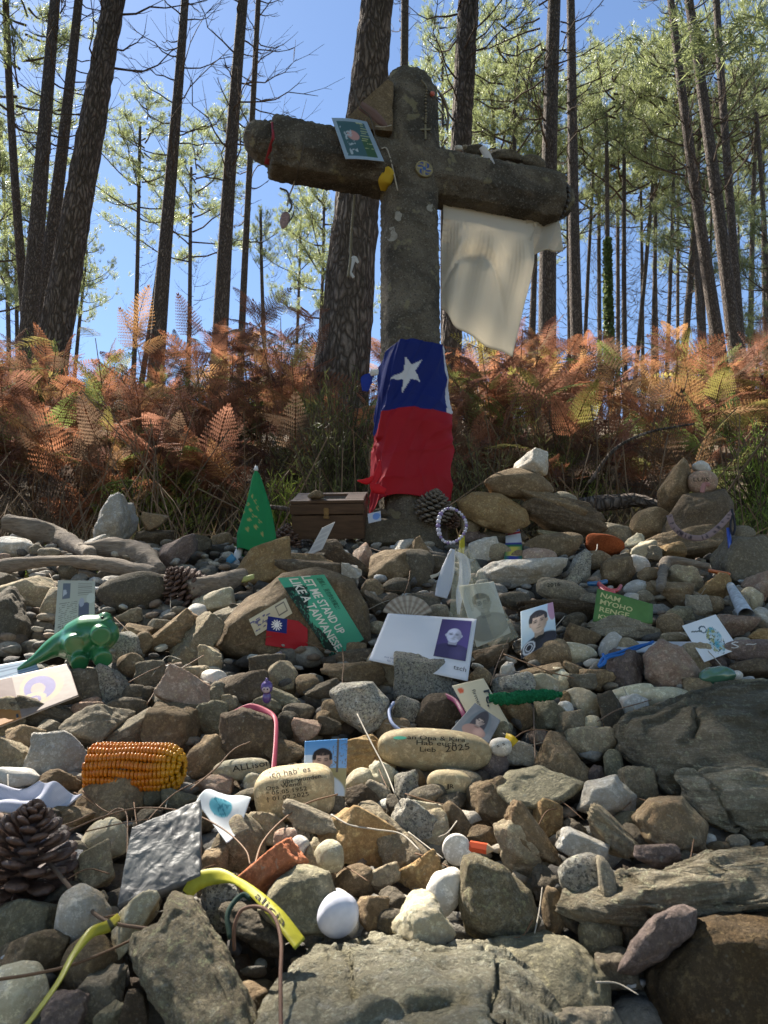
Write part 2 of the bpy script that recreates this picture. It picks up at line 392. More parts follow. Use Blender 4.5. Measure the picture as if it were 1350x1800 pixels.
def pine(b, t, w, Y, label, H=None, crown=1.0, ivy=False, deadn=1, fine=False, group='pine trees rising behind the stone cross', bow=0, clen=None, seed=0, dead_from=.28, name='pine_tree'):
    """trunk through pixel b=(x,y) to pixel t=(x,y) in the vertical plane at distance Y; w = pixel widths at b and t"""
    r = np.random.RandomState(seed+abs(int(b[0]))*7+int(Y*10))
    p0 = np.array(at_y(*b, Y)); p1 = np.array(at_y(*t, Y)); d = (p1-p0)/(p1[2]-p0[2])
    zb = gz(p0[0], Y)-.25; base = p0+d*(zb-p0[2])
    dep0 = Vector(p0).dot(CF); dep1 = Vector(p1).dot(CF); r0 = w[0]/F_PX*dep0/2; r1 = w[1]/F_PX*dep1/2
    topz = p1[2] if H is None else zb+H
    n = 26 if not fine else 130
    zz = np.linspace(zb, topz, n); rr = np.interp(zz, [zb, p0[2], p1[2], max(topz, p1[2]+.1)], [r0*1.25, r0, r1, max(r1*.25, .02) if H else r1*.5])
    P = base+np.outer(zz-zb, d); s = (zz-zb)/(topz-zb)
    P[:, 0] += np.sin(s*5+r.rand()*6)*r0*.45*min(1, Y/12); P[:, 0] += bow*np.sin(s*3.14)
    sides = 12 if not fine else 72
    V, F = tube(P, rr, sides)
    if fine:
        q = V.copy(); m = len(P)*sides; c = np.repeat(P, sides, 0); nn = q[:m]-c; ln = np.linalg.norm(nn, axis=1)[:, None]; nn = nn/ln
        pp = q[:m]*np.array([1, 1, .35]); a = 1-np.abs(vnoise(pp*16+vnoise(pp*5, 3)[:, None]*1.5, 5))*2; bb = 1-np.abs(vnoise(pp*30, 8))*2
        V[:m] += nn*(-.020*np.clip(a, 0, 1)[:, None]**2-.012*np.clip(bb, 0, 1)[:, None]+.010*fbm(q[:m]*20, 2)[:, None])
    root = empty(name, Vector(base), label, 'pine tree', group)
    link('trunk', mesh_np('trunk', V, F, BARK if fine else BARK_F), root)
    inv = Vector(base)
    ch = topz-zb
    def child(nm, me, loc, sc, rz):
        o = bpy.data.objects.new(nm, me); COL.objects.link(o); o.parent = root
        o.location = Vector(loc)-inv; o.scale = sc; o.rotation_euler = (0, 0, rz); return o
    ax = lambda z: tuple(base+d*(z-zb)+np.array([np.interp(z, zz, P[:, 0])-(base+d*(z-zb))[0], 0, 0]))
    if crown:
        cl = (clen or min(5.5, ch*.42)); sc = cl/5.0; me = CROWNS[r.randint(5)]; rz = r.rand()*6
        cz = topz-cl*.98
        child('crown', me[1], ax(cz), (crown*sc if sc < 1 else crown, crown*sc if sc < 1 else crown, sc), rz)
        child('branch', me[0], ax(cz), (crown*sc if sc < 1 else crown, crown*sc if sc < 1 else crown, sc), rz)
    else: cl = 0
    if deadn:
        z0 = zb+ch*dead_from; z1 = topz-cl*.9; k = max(1, int(round((z1-z0)/7.0)))
        for i in range(k):
            s = (z1-z0)/k/7.0; child('dead_branch', DEAD[r.randint(4)], ax(z0+i*(z1-z0)/k), (min(1.3, max(.5, r1*9))*deadn,)*2+(s,), r.rand()*6)
    if ivy:
        zi = np.linspace(p0[2]-.2, np.interp(430, [b[1], t[1]][::-1] if b[1] < t[1] else [t[1], b[1]], [p1[2], p0[2]]), 2); gb = GB(); m = 2600
        z = zi[0]+(zi[1]-zi[0])*r.rand(m)**1.2; th = r.rand(m)*6.28; rad = r0*(1.0+.9*r.rand(m)*(1-.5*(z-zi[0])/(zi[1]-zi[0])))
        c = np.stack([np.interp(z, zz, P[:, 0])+np.cos(th)*rad, Y+np.sin(th)*rad, z], -1)
        for sgn in (0,):
            e = r.normal(0, 1, (m, 3)); e /= np.linalg.norm(e, axis=1)[:, None]; f = np.cross(e, r.normal(0, 1, (m, 3))); f /= np.linalg.norm(f, axis=1)[:, None]
            V = np.stack([c-e*.05, c+f*.045, c+e*.06, c-f*.045], 1).reshape(-1, 3); gb.add(V, np.arange(len(V)).reshape(-1, 4))
        link('ivy', gb.mesh('ivy', IVY, smooth=False), root)
    return root
T = pine
T((37, 450), (10, 0), (15, 11), 13, 'thin leaning pine at the far left edge, left of the paired trunks', H=11.5, deadn=1.2, crown=.8)
T((45, 600), (102, 0), (32, 17), 10.5, 'leaning pine, first of the close pair at the left edge', H=17, deadn=1.1)
T((62, 600), (138, 0), (27, 14), 11.5, 'slimmer pine of the close leaning pair, just left of the thick left trunk', H=16)
T((100, 600), (195, 0), (58, 38), 7.4, 'thick dark pine leaning right at left, widest trunk on that side', H=17, fine=True, deadn=.7, crown=1.25)
T((140, 575), (152, 440), (6, 3), 15, 'small young pine with a loose crown right of the thick left trunk', crown=.8, clen=2.2, deadn=.3)
T((236, 590), (248, 215), (8, 5), 19, 'thin pine with its whole crown in view against blue sky at left', crown=1.15, clen=3.6, deadn=.8)
T((260, 595), (287, 390), (9, 6), 17, 'thin sunlit dead stem leaning against the dark trunk at left', crown=0, deadn=.3)
T((283, 600), (321, 0), (27, 13), 11, 'straight dark pine standing alone against blue sky, left of centre', H=15.5, deadn=1.25)
T((388, 610), (430, 0), (28, 17), 11.5, 'dark pine with peeling bark half way up, behind the yellow fern tip', H=16.5, deadn=1.25)
T((428, 575), (452, 0), (12, 9), 16, 'thin branchy pine just right of the peeling pine', H=19.5, deadn=1.6)
T((465, 590), (458, 370), (7, 5), 22, 'very thin pine under the hanging charm', crown=.5, clen=2.5, deadn=.7)
T((562, 600), (570, 345), (7, 4), 17, 'young pine with bright green crown left of the thick central trunk', crown=.8, clen=4.2, deadn=.3)
T((612, 640), (665, 0), (98, 58), 5.6, 'very thick rough barked pine directly behind the cross', H=16, fine=True, deadn=.6, crown=1.3, dead_from=.35)
T((700, 500), (712, 0), (15, 14), 15, 'thin dark pine rising just above the head of the cross', H=19, deadn=.6)
T((790, 640), (830, 0), (38, 38), 9.2, 'thick pine with sunlit left edge, right of the cross head', H=17, fine=True, deadn=.7, crown=1.2)
T((897, 600), (911, 60), (10, 6), 19, 'slender pine crossed by dead twigs above the right arm of the cross', crown=1.0, deadn=2.0)
T((966, 640), (976, 0), (32, 22), 11, 'dark straight pine behind the right end of the cross arm', H=17, deadn=1.0)
T((1020, 640), (1000, 0), (22, 14), 14, 'pale barked pine just right of the cross arm tip', H=18, deadn=1.2)
T((935, 620), (938, 440), (13, 9), 22, 'short stretch of pine seen below the shirt sleeve', H=15, deadn=.7)
T((1030, 600), (1042, 300), (7, 5), 26, 'very thin distant pine between the pale pine and the ivy pine', H=17)
T((1074, 640), (1063, 200), (10, 6), 20, 'ivy covered pine with green leaves up its lower trunk', crown=.5, ivy=True, deadn=1.4, clen=2.0)
T((1120, 640), (1146, 320), (8, 6), 24, 'thin pine leaning right beyond the ivy covered pine', H=16)
T((1149, 610), (1151, 340), (8, 6), 25, 'thin upright pine right of the thin leaning one', H=17)
T((1200, 640), (1216, 420), (13, 10), 20, 'crooked middle sized pine left of the three close tall pines', H=15, deadn=1.2)
T((1238, 640), (1225, 440), (12, 10), 19, 'dark pine stem just left of the bent pale pine', H=14)
T((1268, 640), (1182, 0), (24, 12), 14, 'pale pine leaning left, first of the three close tall pines at right', H=19, deadn=1.3)
T((1292, 640), (1210, 0), (25, 15), 13.2, 'middle pine of the three close tall pines at right', H=18, deadn=1.1)
T((1300, 600), (1262, 0), (15, 12), 15, 'rightmost of the three close tall pines at right', H=20, deadn=1.3)
T((1350, 520), (1332, 250), (9, 7), 22, 'thin pine at the right edge of the picture', H=18)
r_ = np.random.RandomState(5)
bgx = [(872, 21), (1000, 25), (1055, 30), (1100, 22), (1130, 28), (1175, 24), (1190, 30), (1250, 27), (1320, 24), (1345, 30), (1240, 20), (1085, 33), (960, 30), (845, 27), (780, 24), (740, 31), (520, 30), (390, 33), (30, 24), (15, 30), (1390, 20), (1300, 34), (1155, 34), (-60, 20), (330, 27), (1420, 26)]
used_ = set(); ANC = [('the leaning pair at the left edge', 60), ('the thick left trunk', 140), ('the lone dark pine', 300), ('the peeling pine', 405), ('the thick trunk behind the cross', 620), ('the cross head', 735), ('the hanging shirt', 870), ('the dark arm tip pine', 970), ('the pale pine', 1012), ('the ivy covered pine', 1070), ('the thin leaning pine', 1132), ('the crooked pine', 1205), ('the three tall pines', 1275), ('the right edge pine', 1340)]
where = lambda x: 'far left' if x < 200 else 'left' if x < 600 else 'behind the cross' if x < 800 else 'right of the shirt' if x < 1000 else 'right'
for i, (x, Y) in enumerate(bgx):
    tp = 60+r_.rand()*330; wd = r_.uniform(.13, .2)*F_PX/Y
    nm_, ax_ = min(ANC, key=lambda a: abs(a[1]-x)+(40 if (a[0], x > a[1]) in used_ else 0)); lb = f"distant thin pine {'just ' if abs(x-ax_) < 40 else ''}{'right' if x > ax_ else 'left'} of {nm_}{', low crown' if tp > 250 else ', high crown'}"; used_.add((nm_, x > ax_))
    pine((x, 620), (x+r_.uniform(-14, 14), tp), (wd, wd*.6), Y, lb, crown=r_.uniform(.9, 1.3), clen=r_.uniform(4, 6.5), deadn=1.2, seed=i, group='distant thin pines beyond the bracken')
# tall pines outside the picture whose crowns give the dappled shade
for i, (x, y, h) in enumerate([(-8.2, 8.5, 17), (-11.5, 6.0, 16), (-8.4, 10.6, 15.5)]):
    base = Vector((x, y, gz(x, y)-.2)); root = empty('pine_tree', base, ('tall pine outside the picture at left, shading the left of the cairn', 'tall pine outside the picture, farthest to the left', 'shorter pine just outside the left edge of the picture')[i], 'pine tree', 'pines shading the cairn')
    P = np.array([(0, 0, 0), (.1, .1, h*.5), (0, .2, h)], float); V, F = tube(cr(P, 8), np.linspace(.19, .04, 17), 12)
    o = bpy.data.objects.new('trunk', mesh_np('trunk', V, F, BARK_F)); COL.objects.link(o); o.parent = root
    for nm, me in (('crown', CROWNS[i % 5][1]), ('branch', CROWNS[i % 5][0])):
        o = bpy.data.objects.new(nm, me); COL.objects.link(o); o.parent = root; o.location = (0, .2, h-5.6); o.scale = (1.15, 1.15, 1.1); o.rotation_euler = (0, 0, i)
    for k in range(2):
        o = bpy.data.objects.new('dead_branch', DEAD[(i+k) % 4]); COL.objects.link(o); o.parent = root; o.location = (0, .1, 3+k*4); o.scale = (1.2, 1.2, .6); o.rotation_euler = (0, 0, i+k)
for i, (x, y, h) in enumerate([(-4, -3, 14), (3.5, -3.5, 15), (0, -5.5, 16), (-7, -1, 14), (7, -1.5, 15), (-3, -8, 16), (4, -8, 15), (8.5, 3, 15), (-8, -5, 15), (9, -6, 15), (0, -11, 15), (6.5, 6.0, 15)]):
    base = Vector((x, y, gz(x, y)-.2)); root = empty('pine_tree', base, 'pine of the same wood standing outside the picture, behind the viewpoint', 'pine tree', 'pines standing behind the viewpoint')
    V, F = tube(np.array([(0, 0, 0), (.1, .1, h*.5), (0, .2, h)], float), [.2, .13, .04], 10)
    o = bpy.data.objects.new('trunk', mesh_np('trunk', V, F, BARK_F)); COL.objects.link(o); o.parent = root
    for k in range(2):
        o = bpy.data.objects.new('crown', CROWNS[(i+k) % 5][1]); COL.objects.link(o); o.parent = root; o.location = (0, .2, h-5.6-k*3.4); o.scale = (1.5, 1.5, 1.1); o.rotation_euler = (0, 0, i+k)
# ------------------------------------------------------------------ bracken, gorse, grass
def frond(r, L, droop):
    """one bracken frond along +x, as triangles"""
    n = 15; q = np.linspace(.12, 1, n); X = L*q; Zr = L*(.25*q-.55*droop*q*q)
    Vs = []; 
    for i in range(n):
        pl = L*.34*(1-q[i])**.75*(.6+.4*min(1, q[i]*4))+.01
        for sd in (-1, 1):
            m = max(3, int(pl/.015)); t = (np.arange(m)+.5)/m
            cx = X[i]+t*pl*.42; cy = sd*t*pl; cz = Zr[i]-t*t*pl*.25+r.normal(0, .004)
            w = .024*(1-t)**.55+.005
            for s2 in (-1, 1):
                a = np.stack([cx-.006, cy-sd*.006, cz], -1); b = np.stack([cx+.003, cy+sd*.007, cz], -1)
                c = np.stack([cx+s2*w*.95+.004, cy+sd*w*.35, cz-.3*w+r.normal(0, .003, m)], -1)
                Vs.append(np.stack([a, b, c], 1).reshape(-1, 3))
        
    V = np.vstack(Vs)
    sp = np.stack([X, X*0, Zr], -1); tv, tf = tube(sp, np.linspace(.004, .0015, n), 3, caps=False)
    return V, tv, tf[0]
def make_bracken():
    r = np.random.RandomState(21); fr = [frond(r, L, dr) for L, dr in [(.56, .5), (.46, .9), (.52, .2), (.40, .6), (.5, 1.2), (.6, .75)]]
    pal = [((.37, .165, .09), .30), ((.48, .27, .12), .12), ((.30, .145, .095), .26), ((.20, .13, .085), .18), ((.42, .36, .11), .07), ((.22, .27, .08), .07)]
    pc = np.array([p[0] for p in pal]); pw = np.array([p[1] for p in pal]); pw /= pw.sum()
    gb = GB(); st = GB()
    def plant(x, y, h, n, cbias=None):
        z = gz(x, y)-.03; lean = r.normal(0, .16, 2)
        top = np.array([x+lean[0]*h, y+lean[1]*h, z+h]); b = np.array([x, y, z])
        P = np.array([b, (b+top)/2+r.normal(0, .02, 3), top]); V, F = tube(P, [.006, .005, .003], 3, caps=False)
        ci = r.choice(len(pc), p=pw) if cbias is None else cbias
        st.add(V, F, (.20, .11, .055))
        for k in range(n):
            q = 1-.75*r.rand()**1.6*(k > 0); o = b*(1-q)+top*q; fv, tv, tf = fr[r.randint(6)]; s = (.45+.5*r.rand())*(.75+.4*(1-q))
            az = r.rand()*6.28; el = r.normal(.55, .35); rl = r.normal(0, .5)
            R = (Matrix.Rotation(az, 3, 'Z') @ Matrix.Rotation(-el, 3, 'Y') @ Matrix.Rotation(rl, 3, 'X')); R = np.array(R)
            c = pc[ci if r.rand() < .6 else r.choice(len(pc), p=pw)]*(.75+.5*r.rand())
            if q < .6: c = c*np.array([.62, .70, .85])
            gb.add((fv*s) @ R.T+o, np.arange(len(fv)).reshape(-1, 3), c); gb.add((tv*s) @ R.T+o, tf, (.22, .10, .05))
    for i in range(1020):
        Y = 3.85+4.4*r.rand()**1.25; x = r.uniform(-1, 1)*(Y*.60+.5); px = 675+F_PX*x/Y
        bump = .2*math.exp(-((px-450)/150)**2)+.18*math.exp(-((px-930)/110)**2)-.12*math.exp(-((px-150)/120)**2)
        h = (.38+.72*r.rand()**1.2+bump)*(1.0 if Y > 4.6 else .6+.4*(Y-3.85)/.75)
        if (px > 545 and px < 665 and Y < 5.75) or (px < 130 and r.rand() < .35): continue
        if fbm(np.array([x*1.3, Y*1.1, 0]), 8, 2) < -.30: continue
        plant(x, Y, h, r.randint(5, 9))
    for px, py, Y in [(395, 560, 4.6), (380, 600, 4.7), (235, 615, 4.8), (110, 590, 5.0), (1310, 745, 4.4), (480, 600, 4.8), (960, 615, 4.9), (1180, 640, 5.2)]:
        p = at_y(px, py, Y); plant(p.x, Y, p.z-gz(p.x, Y), 3, 4 if px in (395, 110, 235, 1310) else 0)
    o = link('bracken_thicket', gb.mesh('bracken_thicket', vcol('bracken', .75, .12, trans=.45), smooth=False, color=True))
    tag(o, 'tangled thicket of rust and orange autumn bracken on the bank behind the cairn', 'bracken', kind='stuff')
    # dry stalks and brambles low on the bank
    for i in range(700):
        Y = 2.75+1.9*r.rand(); x = r.uniform(-1, 1)*(Y*.60+.4); b = np.array([x, Y, gz(x, Y)-.04]); l = .2+.65*r.rand(); d = np.array([r.normal(0, .35), r.normal(0, .3), 1.]); e = b+d*l
        P = np.array([b, (b+e)/2+r.normal(0, .05, 3), e+(r.normal(0, .1), 0, -.1*r.rand())]); V, F = tube(cr(P, 3), .0016+.002*r.rand(), 3, caps=False)
        k = .5+r.rand(); st.add(V, F, (.16*k, .11*k, .07*k))
    for i in range(1500):
        Y = 2.65+1.7*r.rand(); x = r.uniform(-1, 1)*(Y*.60+.4); b = np.array([x, Y, gz(x, Y)-.03]); l = .08+.25*r.rand(); d = r.normal(0, .55, 3); d[2] = .9
        e = b+d*l; s = np.cross(d, (0, 1, .3)); s = s/np.linalg.norm(s)*.003; k = .5+r.rand(); g = r.rand() < .25
        st.add(np.array([b-s, b+s, (b+e)/2+s+(0, 0, .03), (b+e)/2-s+(0, 0, .03), e]), [np.array([[0, 1, 2, 3]]), np.array([[3, 2, 4]])], (.10*k, .14*k, .04*k) if g else (.22*k, .17*k, .10*k))
    o = link('dry_undergrowth', st.mesh('dry_undergrowth', vcol('dry_stalks', .8, .2, trans=.2), smooth=False, color=True))
    tag(o, 'dry brown stalks, dead stems and grass at the foot of the bracken bank', 'undergrowth', kind='stuff')
make_bracken()
GORSE = vcol('gorse_needles', .6, .2, trans=.3)
def gorse(px, py, Y, h, R, n, c, label, name='gorse_bush', cat='bush', group=None):
    r = np.random.RandomState(int(px)); p = at_y(px, py, Y); b = np.array([p.x, Y, gz(p.x, Y)-.05]); gb = GB(); wd = GB()
    for i in range(n):
        th = r.rand()*6.28; rr = R*math.sqrt(r.rand()); tz = h*(.45+.6*r.rand())*(1-.45*(rr/R)**2); e = b+np.array([math.cos(th)*rr, math.sin(th)*rr*.7, tz]); m = b*.5+e*.5+(e-b)*(-.12, -.12, .05)
        P = cr(np.array([b+(math.cos(th)*rr*.2, math.sin(th)*rr*.2, 0), m, e]), 5); V, F = tube(P, np.linspace(.005, .002, len(P)), 3, caps=False); wd.add(V, F)
        k = 26; q = .25+.75*r.rand(k); c0 = np.stack([np.interp(q, np.linspace(0, 1, len(P)), P[:, i]) for i in range(3)], -1)
        d = r.normal(0, 1, (k, 3)); d[:, 2] = np.abs(d[:, 2])+.5; d /= np.linalg.norm(d, axis=1)[:, None]; s = np.cross(d, r.normal(0, 1, (k, 3))); s /= np.linalg.norm(s, axis=1)[:, None]
        l = .03+.045*r.rand(k, 1); V = np.stack([c0-s*.0035, c0+s*.0035, c0+d*l], 1).reshape(-1, 3); kk = .6+.8*r.rand(); gb.add(V, np.arange(len(V)).reshape(-1, 3), np.array(c)*kk)
    root = empty(name, Vector(b), label, cat, group); link('foliage', gb.mesh('foliage', GORSE, smooth=False, color=True), root); link('stem', wd.mesh('stem', TWIG), root)
G1 = (.11, .12, .045)
gorse(600, 760, 3.6, 1.15, .28, 230, G1, 'tall dark green spiky bush growing in front of the thick central trunk')
gorse(560, 760, 4.2, 1.0, .35, 200, (.16, .15, .06), 'dull green spiky bush left of the flag, leaning on the bracken')
gorse(850, 800, 3.5, .75, .42, 260, (.17, .16, .07), 'olive green bush right of the flag, beneath the shirt')
gorse(960, 780, 4.1, .85, .4, 220, (.19, .19, .07), 'loose olive bush behind the small stone tower')
gorse(1010, 830, 4.0, .55, .3, 150, (.20, .24, .05), 'low bright green bush right of the small stone tower')
gorse(1290, 820, 3.3, .5, .30, 150, (.17, .22, .05), 'low green bush behind the top right cairn')
gorse(1330, 760, 3.8, .8, .30, 170, (.20, .28, .05), 'bright yellow green bush at the right edge')
gorse(60, 640, 6.0, 1.3, .5, 230, (.10, .15, .05), 'dark green bush at the foot of the thick left trunk')
gorse(280, 840, 3.9, .5, .4, 170, (.19, .22, .05), 'low green shrub inside the bracken at left')
gorse(510, 800, 3.8, .5, .3, 140, (.24, .30, .06), 'sunlit lime green shrub inside the bracken behind the box')
gorse(95, 910, 2.75, .14, .12, 50, (.2, .3, .05), 'small green sprig behind the long grey log', 'small_shrub', 'shrub')
gorse(1010, 800, 3.3, .45, .5, 200, (.15, .12, .06), 'brownish scrub at the bank foot right of the cross')
gorse(1150, 830, 3.2, .42, .5, 200, (.16, .14, .06), 'brownish scrub left of the top right cairn')
def fallen_branch(pts, r, label, name='fallen_branch'):
    P = cr([at_y(*p) for p in pts], 6); V, F = tube(P, np.linspace(r, r*.5, len(P)), 7); V = V+fbm(V*30, 4)[:, None]*r*.3
    o = link(name, mesh_np(name, V, F, BARK_F)); tag(o, label, 'branch')
fallen_branch([(1035, 850, 3.2), (1080, 790, 3.25), (1140, 760, 3.3), (1220, 745, 3.35)], .010, 'dark arched dead branch in front of the right bracken')
fallen_branch([(1010, 892, 2.9), (1110, 880, 2.95), (1170, 893, 2.9)], .04, 'dark fallen log lying behind the stones right of the cross', 'fallen_log')
fallen_branch([(640, 880, 3.0), (560, 900, 3.0), (470, 890, 3.1)], .02, 'dead branch lying on the bank behind the box')
# ------------------------------------------------------------------ the cross
def concrete():
    t = NT('weathered_concrete'); g = t.N('NewGeometry').outputs['Position']
    col = t.mix(t.ramp(t.noise(g, 9, 6, .65, .4), .35, .65), (.095, .08, .06), (.185, .158, .122))
    col = t.mix(t.math('MULTIPLY', t.ramp(t.noise(g, 5, 4, .6, .8), .5, .62), .7), col, (.05, .045, .040))
    col = t.mix(t.math('MULTIPLY', t.ramp(t.noise(g, 130, 2, .5), .57, .67), .45), col, (.28, .265, .22))
    col = t.mix(t.math('MULTIPLY', t.ramp(t.noise(g, 200, 2, .5), .58, .66), .7), col, (.04, .035, .03))
    col = t.mix(t.math('MULTIPLY', t.ramp(t.noise(g, 14, 3, .5), .64, .68), .5), col, (.30, .27, .16))
    t.put(t.b.inputs['Base Color'], col); t.b.inputs['Roughness'].default_value = .95; t.b.inputs['Specular IOR Level'].default_value = .15
    h = t.math('ADD', t.math('MULTIPLY', t.noise(g, 25, 5, .7), .8), t.math('MULTIPLY', t.noise(g, 170, 3, .7), .6))
    t.put(t.b.inputs['Normal'], t.bump(h, 1.0, .012)); return t.m
CONC = concrete()
YAW = math.radians(15.5)
CC = np.array([.097, 2.42, 1.895]); AX = np.array([math.cos(YAW), math.sin(YAW), 0]); AN = np.array([-math.sin(YAW), math.cos(YAW), 0])
def sect_loft(c0, ax, up, side, st, pw, sides=48):
    """stations (s, ru, rs[, du]) along ax with superellipse section"""
    th = np.linspace(0, 2*math.pi, sides, endpoint=False)+math.pi/sides; c, s = np.cos(th), np.sin(th)
    k = np.minimum(np.minimum(1/np.maximum(np.abs(c), 1e-6), 1/np.maximum(np.abs(s), 1e-6)), pw/(np.abs(c)+np.abs(s))); c, s = c*k, s*k
    V = []
    for q in st:
        V.append(c0+ax*q[0]+np.outer(c*q[2], side)+np.outer(s*q[1], up)+(up*q[3] if len(q) > 3 else 0))
    n = len(st); V = np.vstack(V); i = np.arange(n-1)[:, None]*sides; j = np.arange(sides)[None]; j2 = (j+1) % sides
    Q = np.stack([i+j, i+j2, i+sides+j2, i+sides+j], -1).reshape(-1, 4)
    V = np.vstack([V, c0+ax*st[0][0], c0+ax*st[-1][0]]); j = np.arange(sides); j2 = (j+1) % sides; a = len(V)-2
    return V, [Q, np.stack([np.full(sides, a), j2, j], -1), np.stack([np.full(sides, a+1), (n-1)*sides+j, (n-1)*sides+j2], -1)]
def remeshed(name, gb, voxel, smooth=3, mat=None):
    me = gb.mesh('tmp'); o = bpy.data.objects.new('tmp', me); COL.objects.link(o)
    m = o.modifiers.new('r', 'REMESH'); m.mode = 'VOXEL'; m.voxel_size = voxel
    if smooth: s = o.modifiers.new('s', 'SMOOTH'); s.iterations = smooth; s.factor = .5
    dg = bpy.context.evaluated_depsgraph_get(); ev = o.evaluated_get(dg); m2 = bpy.data.meshes.new_from_object(ev)
    bpy.data.objects.remove(o); m2.name = name
    m2.materials.clear()
    if mat: m2.materials.append(mat)
    m2.polygons.foreach_set('use_smooth', np.ones(len(m2.polygons), bool)); return m2
def displace(me, fn):
    n = len(me.vertices); V = np.empty(n*3, np.float32); N = np.empty(n*3, np.float32)
    me.vertices.foreach_get('co', V); me.vertex_normals.foreach_get('vector', N); V = V.reshape(-1, 3); N = N.reshape(-1, 3)
    me.vertices.foreach_set('co', (V+N*fn(V)[:, None]).astype(np.float32).ravel()); me.update()
Z = np.array([0, 0, 1.])
gb = GB(); R = .100
V, F = sect_loft(np.array([CC[0], CC[1], 0]), Z, -AN, AX, [(.30, .12, .115), (.6, .105, .104), (1.2, R, .100), (1.75, R, .099), (2.0, .106, .106), (2.19, .108, .108), (2.26, .098, .100), (2.31, .078, .082), (2.345, .048, .05), (2.355, .02, .02)], 1.56); gb.add(V, F)
V, F = sect_loft(CC, AX, Z, AN, [(-.635, .012, .012, .03), (-.625, .038, .038, .025), (-.60, .058, .056, .02), (-.56, .068, .066, .012), (-.535, .072, .070, .01), (-.5349, .098, .095), (-.525, .104, .099), (-.2, .100, .096), (.3, .100, .096), (.60, .104, .099), (.632, .100, .095), (.6321, .066, .064), (.66, .066, .064), (.69, .05, .05), (.712, .02, .02)], 1.5, 64); gb.add(V, F)
cross_me = remeshed('cross', gb, .0056, 1, CONC)
displace(cross_me, lambda V: fbm(V*7, 1, 2)*.0035+fbm(V*45, 2, 3)*.004+np.clip(fbm(V*110, 4, 2), 0, 1)*.007)
CROSS = link('stone_cross', cross_me); tag(CROSS, 'weathered dark concrete cross with rounded head and pointed arm tips', 'cross')
dgx = None
def bvh_of(o):
    me = o.data; V = np.empty(len(me.vertices)*3, np.float32); me.vertices.foreach_get('co', V); V = V.reshape(-1, 3)
    M = np.array(o.matrix_basis); V = V @ M[:3, :3].T+M[:3, 3]
    return BVHTree.FromPolygons([Vector(v) for v in V], [p.vertices[:] for p in me.polygons])
CBVH = bvh_of(CROSS)
def hit(bvh, px, py):
    d = ray(px, py).normalized(); h = bvh.ray_cast(Vector((0, 0, 0)), d)
    return (h[0], h[1], d) if h[0] is not None else (None, None, d)
def on(bvh, px, py, off=.003, fallback=None):
    h, n, d = hit(bvh, px, py)
    if h is None: return fallback if fallback is not None else surf(px, py)-d*off
    return h-d*off
def cordpts(name, label, cat, pts, r, mat, sides=5, n=6, rend=None, parent=None, group=None):
    P = cr(pts, n); rr = r if rend is None else np.linspace(r, rend, len(P)); V, F = tube(P, rr, sides)
    o = link(name, mesh_np(name, V, F, mat), parent)
    if label: tag(o, label, cat, group)
    return o
# plaster patches on the shaft
def patch(bvh, cx, cy, w, h, seed, mat, parent, name='plaster_patch'):
    r = np.random.RandomState(seed); n = 16; P = []
    ce = on(bvh, cx, cy, .002)
    for k in range(n):
        a = k/n*6.283; s = .7+.5*r.rand(); P.append(on(bvh, cx+math.cos(a)*w/2*s, cy+math.sin(a)*h/2*s, .0022, ce))
    V = np.array([ce]+[Vector(p) for p in P]); F = np.array([[0, 1+k, 1+(k+1) % n] for k in range(n)])[:, ::-1]
    return link(name, mesh_np(name, V, F, mat), parent)
PLA = plain('old_plaster', (.28, .265, .23), .9, .1, .2, 60)
for i, (x, y, w, h) in enumerate([(688, 412, 22, 26), (757, 366, 16, 15), (700, 380, 14, 20)]): patch(CBVH, x, y, w, h, i, PLA, CROSS)
# grid surfaces
class Surf:
    """a sheet: 4 corner points TL TR BR BL in space, optional bulge(u,v)->offset along normal"""
    def __init__(s, TL, TR, BR, BL, bulge=None):
        s.c = [np.array(p, float) for p in (TL, TR, BR, BL)]; s.b = bulge
        n = np.cross(s.c[1]-s.c[0], s.c[3]-s.c[0]); n /= np.linalg.norm(n); s.n = n if n[1] < 0 else -n
        s.w = (np.linalg.norm(s.c[1]-s.c[0])+np.linalg.norm(s.c[2]-s.c[3]))/2; s.h = (np.linalg.norm(s.c[3]-s.c[0])+np.linalg.norm(s.c[2]-s.c[1]))/2
    def at(s, u, v, off=0):
        u = np.asarray(u, float)[..., None]; v = np.asarray(v, float)[..., None]; a, b, c, d = s.c
        P = a*(1-u)*(1-v)+b*u*(1-v)+c*u*v+d*(1-u)*v
        if s.b is not None: P = P+s.n*s.b(u, v)
        return P+s.n*off
